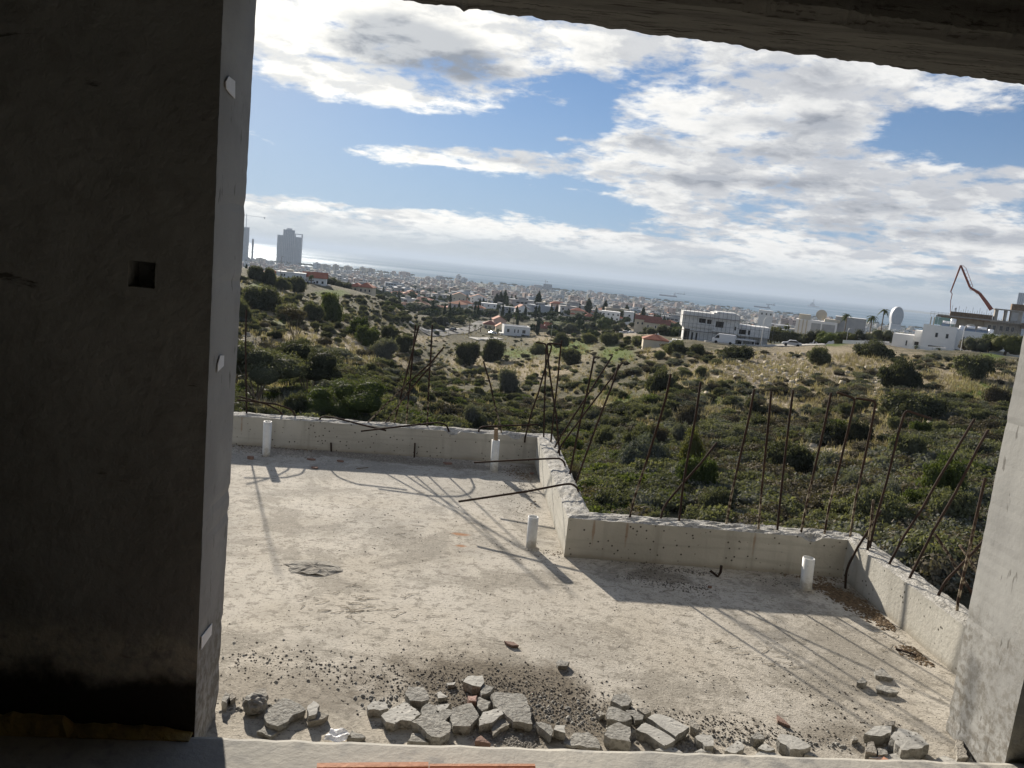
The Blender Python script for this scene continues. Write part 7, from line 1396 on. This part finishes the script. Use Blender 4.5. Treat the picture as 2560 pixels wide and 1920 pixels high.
# ================================================================== the town down to the shore
rt_ = np.random.RandomState(77)
F_town = fol('town_tree_leaves', (.030, .045, .022), (.085, .105, .045), .1)
T_mats = [mat('town_white', (.52, .51, .49), (.57, .56, .54), .05, .9), mat('town_cream', (.46, .41, .33), (.51, .46, .37), .05, .9), mat('town_grey', (.38, .38, .375), (.45, .45, .44), .05, .9), mat('town_pinkish', (.50, .39, .33), (.55, .43, .37), .05, .9), mat('town_bluish', (.40, .43, .46), (.46, .49, .52), .05, .9)]
M_roofg = mat('flat_roof_grey', (.30, .295, .285), (.40, .39, .37), .1, .9)
def block_mesh(seed, fl, w_, d):
    """apartment block: floor slabs standing proud of recessed bays painted dark for their shade"""
    q = random.Random(seed); b = MB(); H = fl*3.1; b.cur = 0; b.box(-w_/2, -d/2, -8, w_/2, d/2, 0.3); nb = max(2, int(w_/3.6)); cols = sorted(q.sample(range(nb), max(1, nb//2)))
    b.cur = 1; b.box(-w_/2+.5, -d/2+.7, .3, w_/2-.5, d/2-.3, H-.4)
    b.cur = 0
    for k in range(fl): b.box(-w_/2, -d/2, k*3.1+.3+(1.6 if k or fl > 2 else 1.2), w_/2, d/2, k*3.1+3.4)
    for i in range(nb+1): x = -w_/2+w_*i/nb; b.box(max(-w_/2, x-.35), -d/2-.02, .3, min(w_/2, x+.35), d/2+.02, H)
    for i in cols: x = -w_/2+w_*(i+.5)/nb; b.box(x-w_/nb*.45, -d/2+.01, .3, x+w_/nb*.45, d/2-.01, H)
    b.box(-w_/2-.1, -d/2-.1, H, w_/2+.1, d/2+.1, H+.7); b.cur = 2; b.box(-w_*.2, -d*.2, H+.7, w_*.12, d*.2, H+3.); b.cur = 1
    for i in range(3): x = q.uniform(-w_*.4, w_*.3); b.box(x, -d*.1, H+.7, x+1.6, d*.1, H+1.9)
    return b
def lowhouse(seed, red):
    q = random.Random(seed); w_, d, h = q.uniform(9, 14), q.uniform(8, 11), q.choice([3.4, 6.2, 6.2]); b = MB(); b.cur = 0; b.box(-w_/2, -d/2, -6, w_/2, d/2, h); b.cur = 1
    for k in range(int(h//3)):
        for i in range(3): x = -w_/2+w_*(i+.5)/3; b.box(x-.6, -d/2-.03, k*3+.9, x+.6, -d/2+.1, k*3+2.3)
    b.cur = 2; o = .5; rh = 2.1; z = h
    if red: b.add([(-w_/2-o, -d/2-o, z), (w_/2+o, -d/2-o, z), (w_/2+o, d/2+o, z), (-w_/2-o, d/2+o, z), (-w_/2+d/2, 0, z+rh), (w_/2-d/2, 0, z+rh)], [(0, 1, 5, 4), (1, 2, 5), (2, 3, 4, 5), (3, 0, 4), (3, 2, 1, 0)])
    else: b.box(-w_/2-.2, -d/2-.2, h, w_/2+.2, d/2+.2, h+.5); b.box(-1.5, -1, h+.5, 1.2, 1.5, h+2.4)
    return b
BLK = []; LOWH = []; REDH = []
for i in range(10):
    fl = [2, 3, 3, 4, 4, 5, 5, 3, 6, 3][i]; w_ = [14, 18, 24, 18, 28, 20, 18, 34, 20, 22][i]; m = T_mats[i % 5]
    b = block_mesh(i, fl, w_, [12, 14, 13, 16, 14, 15, 16, 14, 18, 15][i]); o = b.build('apartment_block', [m, G_shade, M_roofg]); BLK.append((o.data, b, m)); bpy.data.objects.remove(o)
for i in range(6):
    b = lowhouse(i, False); o = b.build('low_house', [T_mats[i % 5], G_shade, M_roofg]); LOWH.append((o.data, b)); bpy.data.objects.remove(o)
    b = lowhouse(20+i, True); o = b.build('red_roof_house', [T_mats[(i*2) % 4], G_shade, [R_red, R_orange, R_brown][i % 3]]); REDH.append((o.data, b)); bpy.data.objects.remove(o)
# keep clear of the houses already built
taken = [(o.location.x, o.location.y, 11.) for o in bpy.data.objects if o.parent is None and o.get('category') in ('house', 'villa', 'building', 'warehouse', 'tower', 'tower block')]
spots_ = []
def town_z(x, y): return float(ground(x, y))
tries = 0
cell = {}
while len(spots_) < 2200 and tries < 40000:
    tries += 1
    az = R(-27)+R(66)*rt_.rand(); r = math.exp(math.log(560)+(math.log(3850)-math.log(560))*rt_.rand()**.72)
    x, y = r*math.sin(az), r*math.cos(az)
    if az > R(17) and r < 700: continue
    sz = 15 if r < 1100 else 19
    k = (int(x//30), int(y//30)); ok = True
    for a in (-1, 0, 1):
        for c in (-1, 0, 1):
            for (X_, Y_) in cell.get((k[0]+a, k[1]+c), []):
                if (X_-x)**2+(Y_-y)**2 < (sz*1.25)**2: ok = False
    if not ok: continue
    if any((a-x)**2+(c-y)**2 < (q_+14)**2 for a, c, q_ in taken): continue
    # open ground and parks stay open
    if vnoise(np.array(x/170.), np.array(y/170.), 5) > .74: continue
    cell.setdefault(k, []).append((x, y)); spots_.append((r, x, y))
def kind_of(r, x, y):
    z = rt_.rand(); t_ = np.clip((r-900)/900, 0, 1)
    if z < .18+.62*t_: return 'block'
    return 'red' if rt_.rand() < .62 else 'low'
items = []
for r, x, y in spots_:
    k = kind_of(r, x, y); hgt = 10.; i = rt_.randint(10 if k == 'block' else 6)
    if k == 'block' and r > 2600 and rt_.rand() < .06: i = [8, 6, 4][rt_.randint(3)]
    if k == 'block' and r < 1200: i = [0, 1, 9, 2][rt_.randint(4)]
    sc_b = rt_.uniform(.8, 1.15)*(1.0 if k != 'block' else np.interp(r, [900, 3500], [.9, 1.0])); items.append((r/(sc_b*(14 if k == 'block' else 7)), r, x, y, k, i, sc_b))
items.sort()
LBT = {'block': ('apartment_block', 'pale apartment block among the crowded blocks of the far town', 'apartment block', 'apartment blocks of the town below'), 'red': ('red_roof_house', 'small house with red hipped roof among town trees', 'house', 'red-roofed houses of the town below'), 'low': ('low_house', 'small pale flat-roofed house among town trees', 'house', 'flat-roofed houses of the town below')}
LT = [(640, 'behind the hill crest near the jamb'), (700, 'below the tall seaside tower'), (780, 'beyond the palm house on the hill'), (880, 'beyond the cream hill villa'), (960, 'past the hill shoulder'), (1050, 'above the olive grove'), (1160, 'beyond the two-roofed cream house'), (1250, 'beyond the dark cypress clump'), (1345, 'before the pair of seaside blocks'), (1400, 'beyond the pink house'), (1470, 'beyond the red-roofed hut'), (1530, 'beyond the balcony villa'), (1620, 'beyond the hall-like house'), (1690, 'below the dark cargo ship'), (1800, 'over the scaffolded house roof'), (1920, 'beyond the white awning'), (2030, 'behind the dish building'), (2120, 'behind the grey warehouse'), (2230, 'by the oval tower'), (2400, 'behind the unfinished building')]
HUE2 = ['white', 'cream', 'grey', 'pinkish', 'bluish']; STO = ['two', 'three', 'three', 'four', 'four', 'five', 'five', 'three', 'six', 'three']
def town_label(k, i, x, y, z, r):
    u, v = proj(np.array([x, y, z])); t_ = min(LT, key=lambda q: abs(q[0]-u))[1]; d = 'nearer' if r < 900 else 'mid-town' if r < 1600 else 'far-off'
    if k == 'block': return '%s %s %s-storey block %s' % (d, HUE2[i % 5], STO[i], t_), 'apartment blocks %s' % t_
    if k == 'low': return '%s %s flat-roofed house %s' % (d, HUE2[i % 5], t_), 'flat-roofed houses %s' % t_
    return '%s %s house with %s roof %s' % (d, HUE2[(i*2) % 4], ['red', 'orange', 'brown'][i % 3], t_), 'hip-roofed houses %s' % t_
massb = {}; NB = {'block': 0, 'red': 0, 'low': 0}
grid = R(14)
rest = {}
for (_, r, x, y, k, i, s_) in items:
    rz = grid+rt_.choice([0, math.pi/2, math.pi, -math.pi/2])+rt_.normal()*.12 if r > 900 else rt_.uniform(-.5, .5)
    z = town_z(x, y)
    if NB['red']+NB['low']+NB['block'] < 300:
        NB[k] += 1; nm, lab, cat, grp = LBT[k]; me = (BLK if k == 'block' else REDH if k == 'red' else LOWH)[i][0]; o = link(nm, me, None, (x, y, z)); o.rotation_euler = (0, 0, rz); o.scale = (s_, s_, s_*rt_.uniform(.9, 1.1)); tag(o, *[(q[0], cat, q[1]) for q in [town_label(k, i, x, y, z, r)]][0])
    else: rest.setdefault((k, i), []).append((x, y, z, rz, s_))
order = []; meshes = []
for (k, i) in rest: order.append((k, i)); meshes.append((BLK if k == 'block' else REDH if k == 'red' else LOWH)[i][0])
if meshes:
    T_ = Inst(meshes)
    for j, key in enumerate(order):
        for (x, y, z, rz, s_) in rest[key]: T_.put(j, (x, y, z), (s_, s_, s_), rz)
    T_.build('far_town')
# trees of the town: one mass
TT = [leafmesh('town_tree_mesh', leafcloud(800+i, crownlobes(800+i, 3.2, 3.8, 2.6, 6, .5), 260, .55, core=.8), F_town) for i in range(4)]+[CYPM]
T_ = Inst(TT); n_ = 0
while n_ < 8200:
    az = R(-27)+R(66)*rt_.rand(); r = math.exp(math.log(400)+(math.log(3950)-math.log(400))*rt_.rand()**.95); x, y = r*math.sin(az), r*math.cos(az)
    if az > R(16) and r < 620: continue
    if r < 480 and az < R(-7): continue
    n_ += 1
    if any((a-x)**2+(c-y)**2 < 13**2 for a, c, q_ in taken): continue
    cl = vnoise(np.array(x/120.), np.array(y/120.), 8)
    if rt_.rand() > .25+1.1*cl: continue
    near = [(X_, Y_) for a in (-1, 0, 1) for c in (-1, 0, 1) for (X_, Y_) in cell.get((int(x//30)+a, int(y//30)+c), [])]
    if any((X_-x)**2+(Y_-y)**2 < 8**2 for X_, Y_ in near): continue
    cy_ = rt_.rand() < .10; s_ = (.55+.8*rt_.rand())*np.interp(r, [450, 1000, 4000], [.8, 1., 1.5]); T_.put(4 if cy_ else rt_.randint(4), (x, y, town_z(x, y)-.4), (s_, s_, s_*rt_.uniform(.8, 1.2)) if not cy_ else (1.3, 1.3, 1.3), rt_.rand()*6.28)
# tree belt along the shore
for _ in range(420):
    az = R(-20)+R(50)*rt_.rand(); r = 3850+180*rt_.rand(); x, y = r*math.sin(az), r*math.cos(az); s_ = 1.3+1.3*rt_.rand()
    if vnoise(np.array(az*40), np.array(.5), 3) < .42: continue
    T_.put(rt_.randint(4), (x, y, town_z(x, y)), (s_*1.5, s_*1.5, s_*1.1), rt_.rand()*6.28)
T_.build('town_trees')
# seafront blocks that break the shoreline
for u, hpx, wpx in ((790, 14, 16), (812, 10, 22), (838, 16, 14), (868, 14, 18), (905, 16, 14), (925, 12, 20), (1010, 10, 26), (1146, 18, 12), (1160, 10, 16), (1100, 8, 24), (1480, 8, 16), (1520, 8, 20), (1560, 8, 22), (650, 10, 20)):
    r = 3500+rt_.randint(300); p = atr(u, 700, r); k = r/FPX; i = [8, 6, 4][rt_.randint(3)]; me, b, m = BLK[i]; z = town_z(p[0], p[1]); bw = [20, 18, 28][[8, 6, 4].index(i)]; bh = [6, 5, 4][[8, 6, 4].index(i)]*3.1
    o = link('apartment_block', me, None, (p[0], p[1], z)); o.rotation_euler = (0, 0, -math.atan2(p[0], p[1])+.15); o.scale = (wpx*k/bw, 1.5, (hpx*.55+6)*k/bh); tag(o, '%s tall block near the shore %s' % (HUE2[i % 5], min(LT, key=lambda q: abs(q[0]-u))[1]), 'apartment block', 'tall blocks near the shore')
# ================================================================== air
M_haze = bpy.data.materials.new('haze_air'); M_haze.use_nodes = True; t = NT(M_haze.node_tree)
t.n('ShaderNodeOutputMaterial', {'Volume': t.n('ShaderNodeVolumePrincipled', {'Color': (.48, .57, .70, 1), 'Density': HAZE_D, 'Anisotropy': HAZE_G})})
hz_o = MB().box(-48000, -900, -150, 48000, 46000, 135).build('haze', M_haze); tag(hz_o, kind='stuff')
